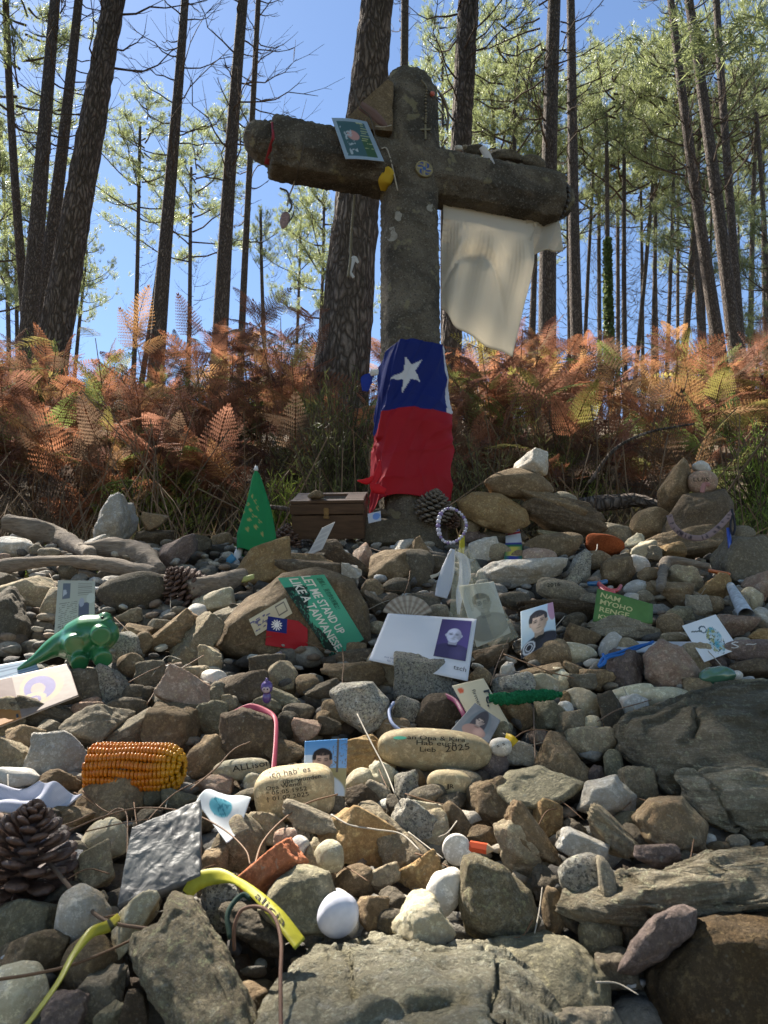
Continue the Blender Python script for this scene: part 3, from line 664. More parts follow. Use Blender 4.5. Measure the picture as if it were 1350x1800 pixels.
class SurfConform(Surf):
    """sheet pasted on an object: pixel quad cast on its surface, smoothed"""
    def __init__(s, quad, bvh, off=.0015, N=20, it=10):
        s.q = [np.array(p, float) for p in quad]; s.N = N; D = np.zeros((N, N)); ok = np.zeros((N, N), bool)
        for i in range(N):
            for j in range(N):
                p = s.px(i/(N-1), j/(N-1)); h, n, d = hit(bvh, *p)
                if h is not None: D[i, j] = h.length; ok[i, j] = True
        md = np.median(D[ok]) if ok.any() else surf(*s.q[3]).length; D[~ok] = md
        for _ in range(it):
            E = np.pad(D, 1, mode='edge'); S = (E[:-2, 1:-1]+E[2:, 1:-1]+E[1:-1, :-2]+E[1:-1, 2:])/4; D = np.where(ok, np.minimum(D, S*.5+D*.5), S)
        s.D = D-off
        a, b, d = [s.at(*uv) for uv in ((0, 0), (1, 0), (0, 1))]; s.w = np.linalg.norm(b-a); s.h = np.linalg.norm(d-a); s.n = -np.array(ray(*s.px(.5, .5)).normalized())
    def px(s, u, v):
        a, b, c, d = s.q; return a*(1-u)*(1-v)+b*u*(1-v)+c*u*v+d*(1-u)*v
    def at(s, u, v, off=0):
        u = np.clip(np.asarray(u, float), 0, 1); v = np.clip(np.asarray(v, float), 0, 1); N = s.N
        x = u*(N-1); y = v*(N-1); i = np.clip(np.floor(x).astype(int), 0, N-2); j = np.clip(np.floor(y).astype(int), 0, N-2); fx = x-i; fy = y-j
        D = s.D[i, j]*(1-fx)*(1-fy)+s.D[i+1, j]*fx*(1-fy)+s.D[i+1, j+1]*fx*fy+s.D[i, j+1]*(1-fx)*fy
        p = s.px(u[..., None], v[..., None]); d = np.array(CF)+((p[..., :1]-675)/F_PX)*np.array(CR)+((900-p[..., 1:])/F_PX)*np.array(CU)
        d = d/np.linalg.norm(d, axis=-1)[..., None]; return d*(D-off)[..., None]
PRINT = vcol('printed_card', .55, .25, bump=.15, bsc=40)
GLOSS = vcol('glossy_print', .28, .5, bump=.1, bsc=30)
PAPER = vcol('thin_paper', .7, .2, trans=.25, bump=.2, bsc=60)
def sheet(name, S, paint, nu=40, nv=50, th=.0008, mat=None, parent=None, label=None, cat=None, mask=None, group=None):
    u, v = np.meshgrid(np.linspace(0, 1, nu), np.linspace(0, 1, nv), indexing='ij')
    G = S.at(u, v); V, F = slabgrid(G, -S.n*th)
    if mask is not None:
        M = mask(u, v).reshape(-1); M = np.concatenate([M, M]); F = [f[M[f].all(1)] for f in F]
    c = paint(u, v) if callable(paint) else np.tile(np.array(paint, float), u.shape+(1,))
    c = c.reshape(-1, 3); C = np.vstack([c, c*0+.6])
    # outward orientation: front must face S.n
    v0 = G[0, 0]; nn = np.cross(G[1, 0]-v0, G[0, 1]-v0)
    if nn @ S.n < 0: F = [f[:, ::-1] for f in F]
    o = link(name, mesh_np(name, V, F, mat or PRINT, True, C), parent)
    for p in o.data.polygons: pass
    if label: tag(o, label, cat, group)
    return o
_tc = {}
def text_np(s, bold=False, sp=1.0):
    k = (s, bold, sp)
    if k in _tc: return _tc[k]
    cu = bpy.data.curves.new('t', 'FONT'); cu.body = s; cu.resolution_u = 2; cu.space_character = sp
    if bold: cu.offset = .022
    o = bpy.data.objects.new('t', cu); COL.objects.link(o); dg = bpy.context.evaluated_depsgraph_get()
    me = bpy.data.meshes.new_from_object(o.evaluated_get(dg)); V = np.array([v.co[:] for v in me.vertices]).reshape(-1, 3)
    me.calc_loop_triangles(); F = np.array([t.vertices[:] for t in me.loop_triangles]).reshape(-1, 3)
    bpy.data.objects.remove(o)
    if len(V): V[:, 0] -= V[:, 0].min()
    _tc[k] = (V, F); return V, F
def lettering(parent, S, rows, off=.0005, name='lettering'):
    """rows: (text, u, v, height_v, rot_deg, color[, bold, width_u]) baseline-left at u,v"""
    bycol = {}
    for r in rows: bycol.setdefault(r[5], []).append(r)
    for col, rs in bycol.items():
        gb = GB()
        for r in rs:
            V, F = text_np(r[0], len(r) > 6 and r[6]); 
            if not len(V): continue
            hh = r[3]*S.h; x = V[:, 0]*hh/.72; y = V[:, 1]*hh/.72
            if len(r) > 7 and r[7]: x = x*(r[7]*S.w/max(1e-6, x.max()))
            a = math.radians(r[4]); X = x*math.cos(a)-y*math.sin(a); Yv = x*math.sin(a)+y*math.cos(a)
            gb.add(S.at(r[1]+X/S.w, r[2]-Yv/S.h, off), F)
        if gb.n: 
            o = link(name, gb.mesh(name, inkmat(col), smooth=False), parent)
_ink = {}
def inkmat(c):
    if c not in _ink: _ink[c] = plain('print_ink', c, .7, .2)
    return _ink[c]
# ---- painters (flat print)
def full(u, c): return np.tile(np.array(c, float), u.shape+(1,))
def put(C, m, c):
    m = np.clip(m, 0, 1)[..., None] if m.dtype != bool else m[..., None].astype(float)
    return C*(1-m)+np.array(c, float)*m
def ell(u, v, cx, cy, rx, ry, rot=0):
    a = math.radians(rot); x = (u-cx)*math.cos(a)+(v-cy)*math.sin(a); y = -(u-cx)*math.sin(a)+(v-cy)*math.cos(a)
    return np.clip((1-np.sqrt((x/rx)**2+(y/ry)**2))*12+.5, 0, 1)
def portrait(u, v, C, cx, cy, s, skin, hair, shirt, bald=False, glasses=False, beard=None, long=False, asp=1.3, hat=None, cap=0):
    """face of half-width s (in u); asp = width/height of card so that circles stay round"""
    sy = s*asp; S_ = lambda k: tuple(x*k for x in skin); soft = lambda *a: np.clip(1-np.sqrt(((u-a[0])/a[2])**2+((v-a[1])/a[3])**2), 0, 1)**.6
    hn = 1+.5*fbm(np.stack([u*40, v*14, u*0], -1), 4, 3)
    if long: C = put(C, ell(u, v, cx, cy+.5*sy, s*1.55, sy*2.1), hair)
    C = put(C, ell(u, v, cx, cy+3.2*sy, s*2.5, sy*1.75), shirt)
    C = put(C, soft(cx+.9*s, cy+3.0*sy, s*1.2, sy*1.5)*.6, tuple(min(1, x*1.9+.02) for x in shirt))
    C = put(C, ell(u, v, cx, cy+1.35*sy, s*.55, sy*.6), S_(.62))
    C = put(C, ell(u, v, cx, cy+1.85*sy, s*.62, sy*.22), tuple(min(1, x*.6) for x in shirt))
    if not bald: C = put(C, ell(u, v, cx-.04*s, cy-.32*sy, s*1.08, sy*1.12), hair)
    for d in (-1, 1): C = put(C, ell(u, v, cx+d*.96*s, cy+.12*sy, s*.13, sy*.25), S_(.8))
    C = put(C, ell(u, v, cx, cy+.08*sy, s*.92, sy*(1.20 if bald else 1.02)), skin); C = put(C, ell(u, v, cx, cy+.55*sy, s*.74, sy*.75), skin)
    C = put(C, soft(cx+.75*s, cy+.25*sy, s*.7, sy*1.4)*.75*(ell(u, v, cx, cy+.2*sy, s*.95, sy*1.2)), S_(.42))
    C = put(C, soft(cx-.25*s, cy-.55*sy, s*.6, sy*.5)*.45, tuple(min(1, x*1.35) for x in skin)); C = put(C, soft(cx-.45*s, cy+.35*sy, s*.3, sy*.25)*.4, tuple(min(1, x*1.3) for x in skin))
    if not bald:
        C = put(C, ell(u, v, cx-.05*s, cy-.92*sy, s*.92, sy*.36)*np.clip(hn, .5, 1), hair); C = put(C, ell(u, v, cx-.85*s, cy-.5*sy, s*.18, sy*.45), hair); C = put(C, ell(u, v, cx+.85*s, cy-.5*sy, s*.18, sy*.45), hair)
    if beard: C = put(C, ell(u, v, cx, cy+.92*sy, s*.66, sy*.40)*np.clip(hn*.8, 0, .95), beard)
    for d in (-1, 1):
        C = put(C, soft(cx+d*.38*s, cy-.08*sy, s*.36, sy*.24)*.8, S_(.40))
        C = put(C, ell(u, v, cx+d*.38*s, cy-.03*sy, s*.15, sy*.055), S_(.12))
        C = put(C, ell(u, v, cx+d*.40*s, cy-.25*sy, s*.25, sy*.05, d*6)*.9, S_(.45) if bald else tuple(x*.8 for x in hair))
        if glasses: C = put(C, np.clip(ell(u, v, cx+d*.42*s, cy-.03*sy, s*.36, sy*.28)-ell(u, v, cx+d*.42*s, cy-.03*sy, s*.29, sy*.22), 0, 1), (.05, .05, .05))
    C = put(C, soft(cx+.10*s, cy+.30*sy, s*.20, sy*.34)*.6, S_(.5)); C = put(C, soft(cx+.02*s, cy+.42*sy, s*.22, sy*.09)*.8, S_(.35))
    C = put(C, soft(cx, cy+.70*sy, s*.36, sy*.12), S_(.40)); C = put(C, soft(cx, cy+.98*sy, s*.35, sy*.10)*.35, S_(.5))
    return C
def nz2(u, v, s, f=8): return fbm(np.stack([u*f, v*f, u*0+s], -1), s, 4)
# ------------------------------------------------------------------ stones
def rock_shape(kind, seed, lvl=4):
    V, F = ico(lvl); r = np.random.RandomState(seed); V = V.copy()
    def planes(n, k, lo, hi, axh=(1.0, 1.35)):
        N = r.normal(0, 1, (n, 3)); N /= np.linalg.norm(N, axis=1)[:, None]; H = r.uniform(lo, hi, n)
        N = np.vstack([N, np.eye(3), -np.eye(3)]); H = np.concatenate([H, r.uniform(*axh, 6)])
        d = V @ N.T; q = np.where(d > .03, H/np.maximum(d, .03), 40.0); q = np.minimum(q, 40)
        return -np.log(np.exp(-k*q).sum(1))/k
    if kind == 'p': R = (np.abs(V)**2.35).sum(1)**(-1/2.35)*(1+.26*fbm(V*.9, seed, 2)+.05*fbm(V*2.5, seed+2, 2)+.010*fbm(V*6, seed, 3)); R = np.minimum(R, 0*R+9); R = -np.log(np.exp(-14*R)+np.exp(-14*planes(4, 14, .80, .98, (1.5, 2))))/14
    elif kind == 'a': R = planes(10, 26, .62, .92); R = R*(1+.14*fbm(V*1.6, seed, 3)+.07*fbm(V*4.5, seed+3, 5, .6))
    elif kind == 'b': R = planes(5, 24, .80, 1.1, (.85, 1.0)); R = R*(1+.10*fbm(V*1.8, seed, 3)+.05*fbm(V*6, seed+3, 5, .6))
    elif kind == 'r': R = planes(7, 11, .74, .95); R = R*(1+.16*fbm(V*2.2, seed, 3)+.08*fbm(V*6, seed+3, 5, .6))
    elif kind == 's':
        R = planes(8, 20, .66, .95); w = V[:, 2]*7+1.1*fbm(V*2.0, seed, 2)
        lay = vnoise(np.stack([w*1.3, V[:, 0]*.8, V[:, 1]*.8], -1), seed+1)+.6*vnoise(np.stack([w*3.1, V[:, 0]*1.5, V[:, 1]*1.5], -1), seed+2)
        R = R*(1+.09*fbm(V*1.7, seed, 3)+.075*np.clip(lay*1.6, -1, 1)*(1-V[:, 2]**4)+.03*fbm(V*6, seed+3, 4))
    P = V*R[:, None]
    lo, hi = P.min(0), P.max(0); P = (P-(lo+hi)/2)/((hi-lo)/2)
    return P, F
VAR = {'p': 9, 'a': 12, 'b': 6, 'r': 9, 's': 9}
_rk = {}
def rock_mesh(kind, var, mat, lvl):
    k = (kind, var, mat, lvl)
    if k not in _rk:
        P, F = rock_shape(kind, var*31+ord(kind), lvl); _rk[k] = mesh_np('stone', P, F, SM[mat])
    return _rk[k]
def stone_matrix(px, py, w, h, ang, inset=0., dep=None, tilt=0., Y=None):
    p = surf(px, py) if Y is None else at_y(px, py, Y)
    t = p.dot(CF); sx, sz = w*t/F_PX/2, h*t/F_PX/2
    sy = dep*min(sx, sz) if dep else math.sqrt(sx*sz)*.78
    sy = min(sy, .075*t)
    a = math.radians(ang); X = CR*math.cos(a)+CU*math.sin(a); Zv = -CR*math.sin(a)+CU*math.cos(a)
    M = Matrix((X, CF, Zv)).transposed().to_4x4()
    M = M @ Matrix.Rotation(math.radians(tilt), 4, 'X')
    p = p+Vector(p).normalized()*inset
    M.translation = p
    return M @ Matrix.Diagonal((sx, sy, sz, 1))
STONES = """
193 927 74 84 20 r q|167 962 50 30 10 a q|272 917 44 32 25 a n|270 943 62 28 5 s v|305 978 68 64 0 a u|25 963 60 34 -8 p q|35 948 34 18 0 p w
65 965 26 24 0 a g|87 972 38 16 0 p g|5 982 24 16 0 p k|8 1085 96 122 0 r d|2 1035 70 54 0 a d|50 1043 92 74 -20 a t|88 1068 34 62 0 p t
237 1045 118 66 10 p d|227 1083 44 20 0 a g|240 1110 46 26 -8 s n|278 1098 38 22 10 a g|222 1137 52 42 20 b x|249 1133 30 42 -35 p n|299 1122 96 50 28 s n
342 1130 60 96 -42 s t|398 1085 54 38 25 s g|382 1058 56 32 8 b c|342 1078 38 30 0 p w|370 1158 40 38 0 r t|230 1170 42 38 20 p n|267 1185 54 38 5 r g
302 1178 26 18 -20 p w|347 1185 44 30 30 r t|377 1196 44 32 0 p w|197 1210 66 56 -15 r x|235 1218 38 26 0 p d|259 1220 26 24 0 p d|284 1226 34 30 0 a g
328 1216 84 50 -24 b k|222 1243 68 30 0 p d|157 1238 36 22 0 r k|150 1254 58 30 15 a k|167 1282 110 62 20 a g|150 1212 66 56 0 b d|85 1258 110 40 -10 s d
22 1264 60 62 0 r t|227 1285 84 44 35 s g|383 1222 36 42 0 p g|405 1236 26 22 0 p g|428 1213 84 48 5 b v|372 1264 64 54 -20 s e|307 1284 96 94 0 r n
368 1327 66 62 20 r n|497 1190 48 46 0 b t|540 1204 38 32 0 p n|500 1230 54 26 -12 s e|524 1255 52 32 0 p d|468 1242 50 26 -15 s e
538 1282 52 38 20 a k|503 1322 70 40 0 s n|506 1275 36 42 0 p d|482 1300 40 26 0 p d|378 1228 44 38 20 p t|404 1237 28 26 0 r t|43 1300 68 38 -14 a n
88 1285 48 36 0 a g|25 1337 96 54 -12 r t|107 1331 92 68 0 a q|30 1366 76 28 -5 p w|105 1370 66 30 0 s n|377 1378 60 38 8 r k|201 1401 116 74 5 a n
133 1434 66 32 8 s n|177 1478 82 58 15 p c|170 1529 92 56 28 a t|447 1377 34 32 0 p c|432 1399 54 18 18 p g|314 1408 52 38 10 r e|276 1398 40 32 0 r e
420 1487 86 92 0 p t|377 1521 46 62 0 r n|113 1570 52 34 0 a d|45 1622 96 64 5 b e|133 1613 90 78 35 p q|170 1588 34 38 -30 r t|233 1622 50 100 -38 a c
55 1680 126 66 4 a n|160 1697 92 86 40 p n|25 1757 100 92 0 p c|108 1784 82 66 0 r u|182 1747 76 76 0 r g|200 1787 54 42 0 r e|240 1782 48 62 -10 r v
405 1582 112 84 0 a x|446 1632 110 74 0 a d|474 1533 104 42 40 b r|502 1472 38 26 8 p k|525 1499 34 44 -20 p w|552 1510 28 58 -8 s t|578 1506 46 44 0 p c
535 1467 38 34 0 r x|554 1443 108 36 -16 s g|470 1458 66 46 0 s t|585 1415 38 32 20 p g|638 1402 74 36 -10 a v|568 1556 42 52 0 a n
632 1478 130 84 -20 a o|662 1437 70 44 -20 r t|593 1610 70 72 0 p w|620 1549 70 44 8 p n|654 1605 56 46 0 a n|672 1544 66 32 22 s t|545 1642 40 50 10 s g
698 1480 62 96 45 s t|731 1456 88 58 -38 r x|749 1425 54 24 -10 s c|763 1456 48 54 10 b t|802 1444 34 62 30 p n|748 1401 68 32 18 p d|794 1408 48 26 0 a d
858 1415 72 80 0 r n|933 1472 120 46 -44 s n|912 1503 110 60 -42 r t|851 1468 54 30 0 a n|782 1565 54 68 -40 p w|751 1615 88 70 -22 a c
742 1543 84 52 32 s o|790 1527 30 24 0 p d|697 1583 60 40 0 r d|743 1192 98 82 -2 b x|673 1172 56 64 -20 r t|622 1187 110 36 -5 s n
630 1158 66 34 20 s v|565 1216 60 28 14 s d|590 1252 46 40 0 p n|717 1250 50 40 -25 p x|772 1254 80 60 0 p v|690 1282 56 36 0 p n|566 1264 30 26 0 p n
580 1276 40 26 0 r d|648 1327 90 58 5 s o|878 1291 50 34 10 a e|630 1371 46 32 15 p c|671 1366 56 38 -20 a c|713 1388 40 58 -5 r x|666 1392 50 24 -30 p g
730 1375 32 38 0 p n|804 1378 80 44 -5 p t|868 1346 48 48 0 p u|963 1150 74 48 8 p n|1019 1150 58 32 -10 p c|1073 1136 28 46 -40 p w|1097 1137 46 28 0 p t
1042 1166 30 14 0 p w|953 1184 74 28 14 s n|953 1202 52 28 -4 b c|986 1197 36 36 -30 a c|1022 1202 46 28 0 s g|1046 1189 50 34 -40 a n|1096 1180 60 78 -35 r u
903 1207 70 42 0 r x|908 1251 64 54 0 r n|965 1250 50 58 0 a e|994 1232 16 30 0 p o|994 1249 26 28 0 p w|1003 1273 44 46 -10 r t
1029 1238 54 50 0 a c|1037 1275 36 28 10 p c|1075 1258 46 68 8 a d|1106 1222 82 28 14 p c|1114 1246 42 40 0 b w|1170 1230 112 38 3 p c|1234 1219 56 44 -10 a n
980 1300 44 20 0 p n|946 1298 30 26 0 r k|917 1328 66 36 -12 r q|990 1345 92 84 -30 r n|1037 1306 82 44 4 b t|1078 1346 30 48 0 p e
1048 1361 30 28 0 r u|1122 1384 54 60 0 r t|1074 1463 118 54 -38 s t|963 1441 48 58 0 a o|1031 1491 92 42 -22 r q
1022 1536 68 54 4 p x|1063 1554 34 70 -18 a g|1158 1509 80 38 2 a u|1245 1478 26 20 0 p w|1298 1483 38 24 0 p g|1263 1488 36 14 0 p n|1010 1452 34 24 0 r d
996 1468 34 22 0 p g|1100 1444 30 30 0 r e|1057 1656 68 66 0 p e|1104 1646 46 56 0 p n|1082 1702 66 58 0 r d|972 1606 34 76 8 p n
966 1552 54 54 0 r d|700 940 124 58 2 b d|682 1000 66 84 -30 r n|640 982 38 46 -10 a k|615 991 86 24 -38 s v|582 966 38 32 0 p v|711 964 32 28 0 a q
738 966 38 32 -20 a n|733 1003 56 66 0 p d|765 992 42 28 0 p d|611 1012 36 34 0 r q|558 1003 116 34 -4 s n|653 1035 38 30 0 p n|660 1062 54 26 -38 s d
696 1030 46 26 0 p d|740 1058 62 40 0 r d|770 1076 36 24 0 p g|662 1103 28 20 0 p t|564 984 24 22 0 p g|627 1150 36 34 0 r n|827 922 34 30 0 p t
829 943 30 20 0 p u|688 906 66 26 0 r d|936 814 56 40 10 a q|912 850 110 46 -4 p n|962 888 116 50 -10 a n|992 880 44 28 -20 p g
984 911 136 44 -12 s v|1026 916 30 20 0 r k|838 947 54 18 5 p u|885 946 76 26 0 p d|853 970 52 36 15 r q|878 973 38 30 -20 p t|946 982 60 32 -4 p k
915 1006 134 50 -8 a q|912 981 30 24 0 p n|974 963 96 44 8 p n|978 941 66 18 -4 s e|1021 1004 34 60 -38 r x|987 1040 82 36 -12 p g|985 1074 136 34 -4 s v
905 1056 50 28 0 p d|1020 1120 62 40 12 a n|893 1176 26 24 0 r w|856 1155 66 38 0 a v|1196 960 130 48 10 r n|1188 857 74 54 38 a n
1233 820 30 18 -10 p w|1143 920 72 46 16 p n|1136 969 56 34 12 r c|1180 970 46 30 0 r o|1088 1001 64 50 0 r n|1123 993 34 28 -20 p w|1141 1011 38 24 0 p n
1046 985 50 30 0 p n|1077 936 54 28 -12 p g|1098 942 26 30 0 p g|1117 951 34 20 20 a c|1209 1024 62 46 0 r t|1262 1038 58 44 -30 a o|1183 1044 68 42 -12 s n
1312 997 92 88 -30 b g|1338 957 46 30 0 p n|1302 941 46 30 0 p g|1336 1031 44 46 0 r k|1322 1056 40 36 -40 p c|1339 1087 46 48 0 r q|1288 1099 70 44 -20 a k
1336 1121 40 24 0 s o|1118 1034 38 26 0 p w|1131 1048 34 22 0 p g|1147 1036 28 24 0 p n|1110 1050 24 14 0 p w|1037 1061 32 32 0 p g|1097 1104 124 40 2 s g
1178 1101 42 40 0 p n|1196 1083 56 34 0 r e|1193 1120 70 16 2 p t|1226 1071 42 44 0 r g|1225 1158 44 46 0 r t|1262 1166 30 20 0 p u|1328 1173 96 26 0 s v
1297 1188 18 16 0 p w|1319 1208 66 28 0 s e|465 1003 112 60 18 a o|1300 1060 30 26 0 p g|1250 1065 40 30 0 p n|1165 1135 30 18 0 p n|1010 1178 40 20 -10 s n
120 1005 30 26 0 p d|150 985 30 20 0 a g|350 960 40 30 0 a d|390 950 36 26 0 p n|420 1080 30 30 0 r d|345 1040 30 30 0 r d|470 1170 60 30 0 b d
610 1040 30 40 0 r d|690 1060 40 30 0 p v|800 1150 50 40 0 r d|880 1130 40 36 0 r d|845 1190 40 30 0 p n|1150 975 30 24 0 a g|1010 1090 40 24 0 p d
720 1320 40 30 0 p d|580 1330 30 30 0 r n|560 1410 40 30 0 p d|350 1440 50 40 0 r d|260 1440 40 30 0 a d|80 1440 60 30 0 r d|130 1500 40 34 0 p g
300 1500 60 60 0 r d|380 1560 60 40 0 r d|600 1660 60 36 0 r d|690 1620 50 36 0 p d|820 1680 70 40 0 r d|1000 1610 50 50 0 r d|930 1420 50 30 0 p d
1120 1470 50 40 0 r d|1210 1510 60 30 0 r d|860 1240 40 40 0 p d|1000 1390 44 40 0 p d|700 1420 40 40 0 r d|510 1360 40 30 0 p n|240 1360 40 30 0 p d
"""
COLW = {'g': 'grey', 'd': 'dark grey', 'n': 'brown', 't': 'tan', 'c': 'cream', 'w': 'white', 'q': 'pale quartz', 'o': 'ochre', 'k': 'pinkish', 'e': 'greenish grey', 'x': 'speckled granite', 'r': 'brick red', 'u': 'purplish grey', 'v': 'dark brown'}
SHW = {'p': 'smooth stone', 'a': 'angular stone', 'b': 'blocky stone', 'r': 'rough lumpy stone', 's': 'flat layered stone'}
LM = [('corn cob', 240, 1350), ('green toy dinosaur', 130, 1140), ('icon postcard', 60, 1220), ('scallop shell', 715, 1065), ('green pennant', 443, 910), ('wooden box', 578, 910), ('flag on the shaft', 710, 870), ('beaded bracelet', 795, 925), ('gauze bag', 850, 1080),
      ('bald man card', 770, 1130), ('young man card', 945, 1105), ('mantra sign', 1095, 1062), ('bent driftwood', 1190, 1000), ('green glass stone', 1260, 1190), ('pilgrim drawing card', 1250, 1120), ('lanyard', 1230, 925), ('blue cord', 1095, 1150), ('green knitted cord', 920, 1225),
      ('veiled woman picture', 830, 1275), ('selfie print', 575, 1335), ('pink ribbon', 485, 1290), ('purple figurine', 468, 1210), ('foil wrapped tile', 285, 1500), ('yellow Galicia tape', 480, 1620), ('yellow ribbon', 120, 1700), ('big pine cone', 50, 1500), ('red pencil stub', 846, 1488),
      ('sticker covered boulder', 500, 1090), ('long driftwood branch', 130, 995), ('round white disc stone', 803, 1493), ('cloth strip', 70, 1400), ('Allison stone', 400, 1352), ('long 2025 stone', 763, 1318), ('small stone tower', 920, 850), ('striated log rock', 1180, 1560), ('striped ribbon', 900, 960),
      ('magazine page', 130, 1065), ('crumpled blue print', 395, 1430), ('pale foreground slab', 680, 1740), ('ochre boulder', 1290, 1720), ('pointed foreground rock', 330, 1700), ('great gneiss rock', 1260, 1330), ('upright pine cone', 762, 885), ('left pine cone', 320, 1035), ('looped wire', 455, 1640), ('grey stone slab', 965, 1710)]
used_lab = set()
def rel(dx, dy):
    a = math.degrees(math.atan2(-dy, dx)) % 360
    return ['right of', 'upper right of', 'above', 'upper left of', 'left of', 'lower left of', 'below', 'lower right of'][int((a+22.5)//45) % 8]
def stone_label(px, py, w, h, kind, mat):
    s = (w*h)**.5; size = 'tiny' if s < 28 else 'small' if s < 42 else 'middle sized' if s < 64 else 'large' if s < 90 else 'very large'
    if max(w, h)/min(w, h) > 2.1: size += ' long'
    base = f"{size} {COLW[mat]} {SHW[kind]}"
    if kind == 'p' and s < 42: base = base.replace('smooth stone', 'pebble')
    base = base.replace('middle sized', 'medium').replace(' stone', '') + (' stone' if 'pebble' not in base else '')
    nb = sorted(LM, key=lambda l: math.hypot(l[1]-px, l[2]-py))
    for i in range(1, 7):
        near = 'just ' if math.hypot(nb[0][1]-px, nb[0][2]-py) < 75 else ''
        lab = f"{base} {near}{rel(px-nb[0][1], py-nb[0][2])} the {nb[0][0]}"
        if i > 1: lab += f", {rel(px-nb[i-1][1], py-nb[i-1][2])} the {nb[i-1][0]}"
        if len(lab.split()) > 16: lab = lab.replace('just ', '').replace(' lumpy', '').replace(' layered', '').replace(' long', '')
        if len(lab.split()) > 16: lab = lab.replace(' the ', ' ')
        if len(lab.split()) <= 16 and (lab not in used_lab) and i > 1: break
    used_lab.add(lab); return lab
def low(px, py): return 'pebble' if False else None
def add_stone(px, py, w, h, ang, kind, mat, label=None, var=None, lvl=None, inset=0., dep=None, mesh=None, name=None, tilt=0., Y=None, smat=None):
    s = (w*h)**.5
    if lvl is None: lvl = 5 if s > 74 else 4
    if var is None: var = rng.randint(VAR[kind])
    o = bpy.data.objects.new(name or ('pebble' if kind == 'p' and s < 48 else 'stone'), mesh or rock_mesh(kind, var, mat, lvl)); COL.objects.link(o)
    M = stone_matrix(px, py, w, h, ang, inset, dep, tilt, Y)
    if mesh is None and rng.rand() < .5: M = M @ Matrix.Rotation(math.pi, 4, 'Y')
    o.matrix_basis = M
    tag(o, label or stone_label(px, py, w, h, kind, mat), 'pebble' if o.name.startswith('pebble') else 'stone')
    return o
LIFT = {(474, 1533): -.06, (502, 1472): -.04, (525, 1499): -.05, (552, 1510): -.04, (578, 1506): -.05, (554, 1443): -.04, (782, 1565): -.05, (751, 1615): -.04, (933, 1472): -.03, (1156, 1650): -.06, (1022, 1536): -.07, (1063, 1554): -.08, (1074, 1463): -.03, (1031, 1491): -.04, (233, 1622): -.04, (133, 1613): -.03, (328, 1216): -.04, (1158, 1509): -.03, (876, 1581): -.02}
for L in STONES.strip().split('\n'):
    for e in L.split('|'):
        a = e.split(); px, py, w, h, ang = map(float, a[:5])
        add_stone(px, py, w*1.12, h*1.18, ang, a[5], a[6], tilt=-28 if a[5] in 'asbr' else -12, inset=LIFT.get((int(px), int(py)), 0))
# big individual rocks
def big_rock(name, label, px, py, w, h, ang, kind, seed, mat, lvl=6, dep=.9, detail=0, depmax=.2, inset=0., tilt=0, fn=None, Y=None):
    P, F = rock_shape(kind, seed, lvl)
    if fn: P = fn(P)
    p = surf(px, py) if Y is None else at_y(px, py, Y); t = p.dot(CF); sx, sz = w*t/F_PX/2, h*t/F_PX/2; sy = min(dep*math.sqrt(sx*sz), depmax, .085*t)
    S = P*np.array([sx, sy, sz])
    me = mesh_np(name, S, F, mat)
    if detail: displace(me, detail)
    o = bpy.data.objects.new(name, me); COL.objects.link(o)
    a = math.radians(ang); X = CR*math.cos(a)+CU*math.sin(a); Zv = -CR*math.sin(a)+CU*math.cos(a)
    M = Matrix((X, CF, Zv)).transposed().to_4x4() @ Matrix.Rotation(math.radians(tilt), 4, 'X'); M.translation = p+p.normalized()*inset; o.matrix_basis = M
    return tag(o, label, 'rock')
def gneiss_detail(V):
    w = V[:, 2]*55+2.2*fbm(V*7, 3, 3)+V[:, 0]*4
    q = np.stack([w, V[:, 0]*6, V[:, 1]*6], -1)
    l = vnoise(q, 4)+.6*vnoise(q*np.array([2.3, 1, 1]), 6)
    return .0065*np.clip(l, -1, 1)+.007*fbm(V*18, 3, 4)+.003*fbm(V*90, 8, 3)
def rough_detail(a=.008, f=16):
    return lambda V: a*fbm(V*f, 5, 5, .6)+a*.35*fbm(V*80, 8, 3)
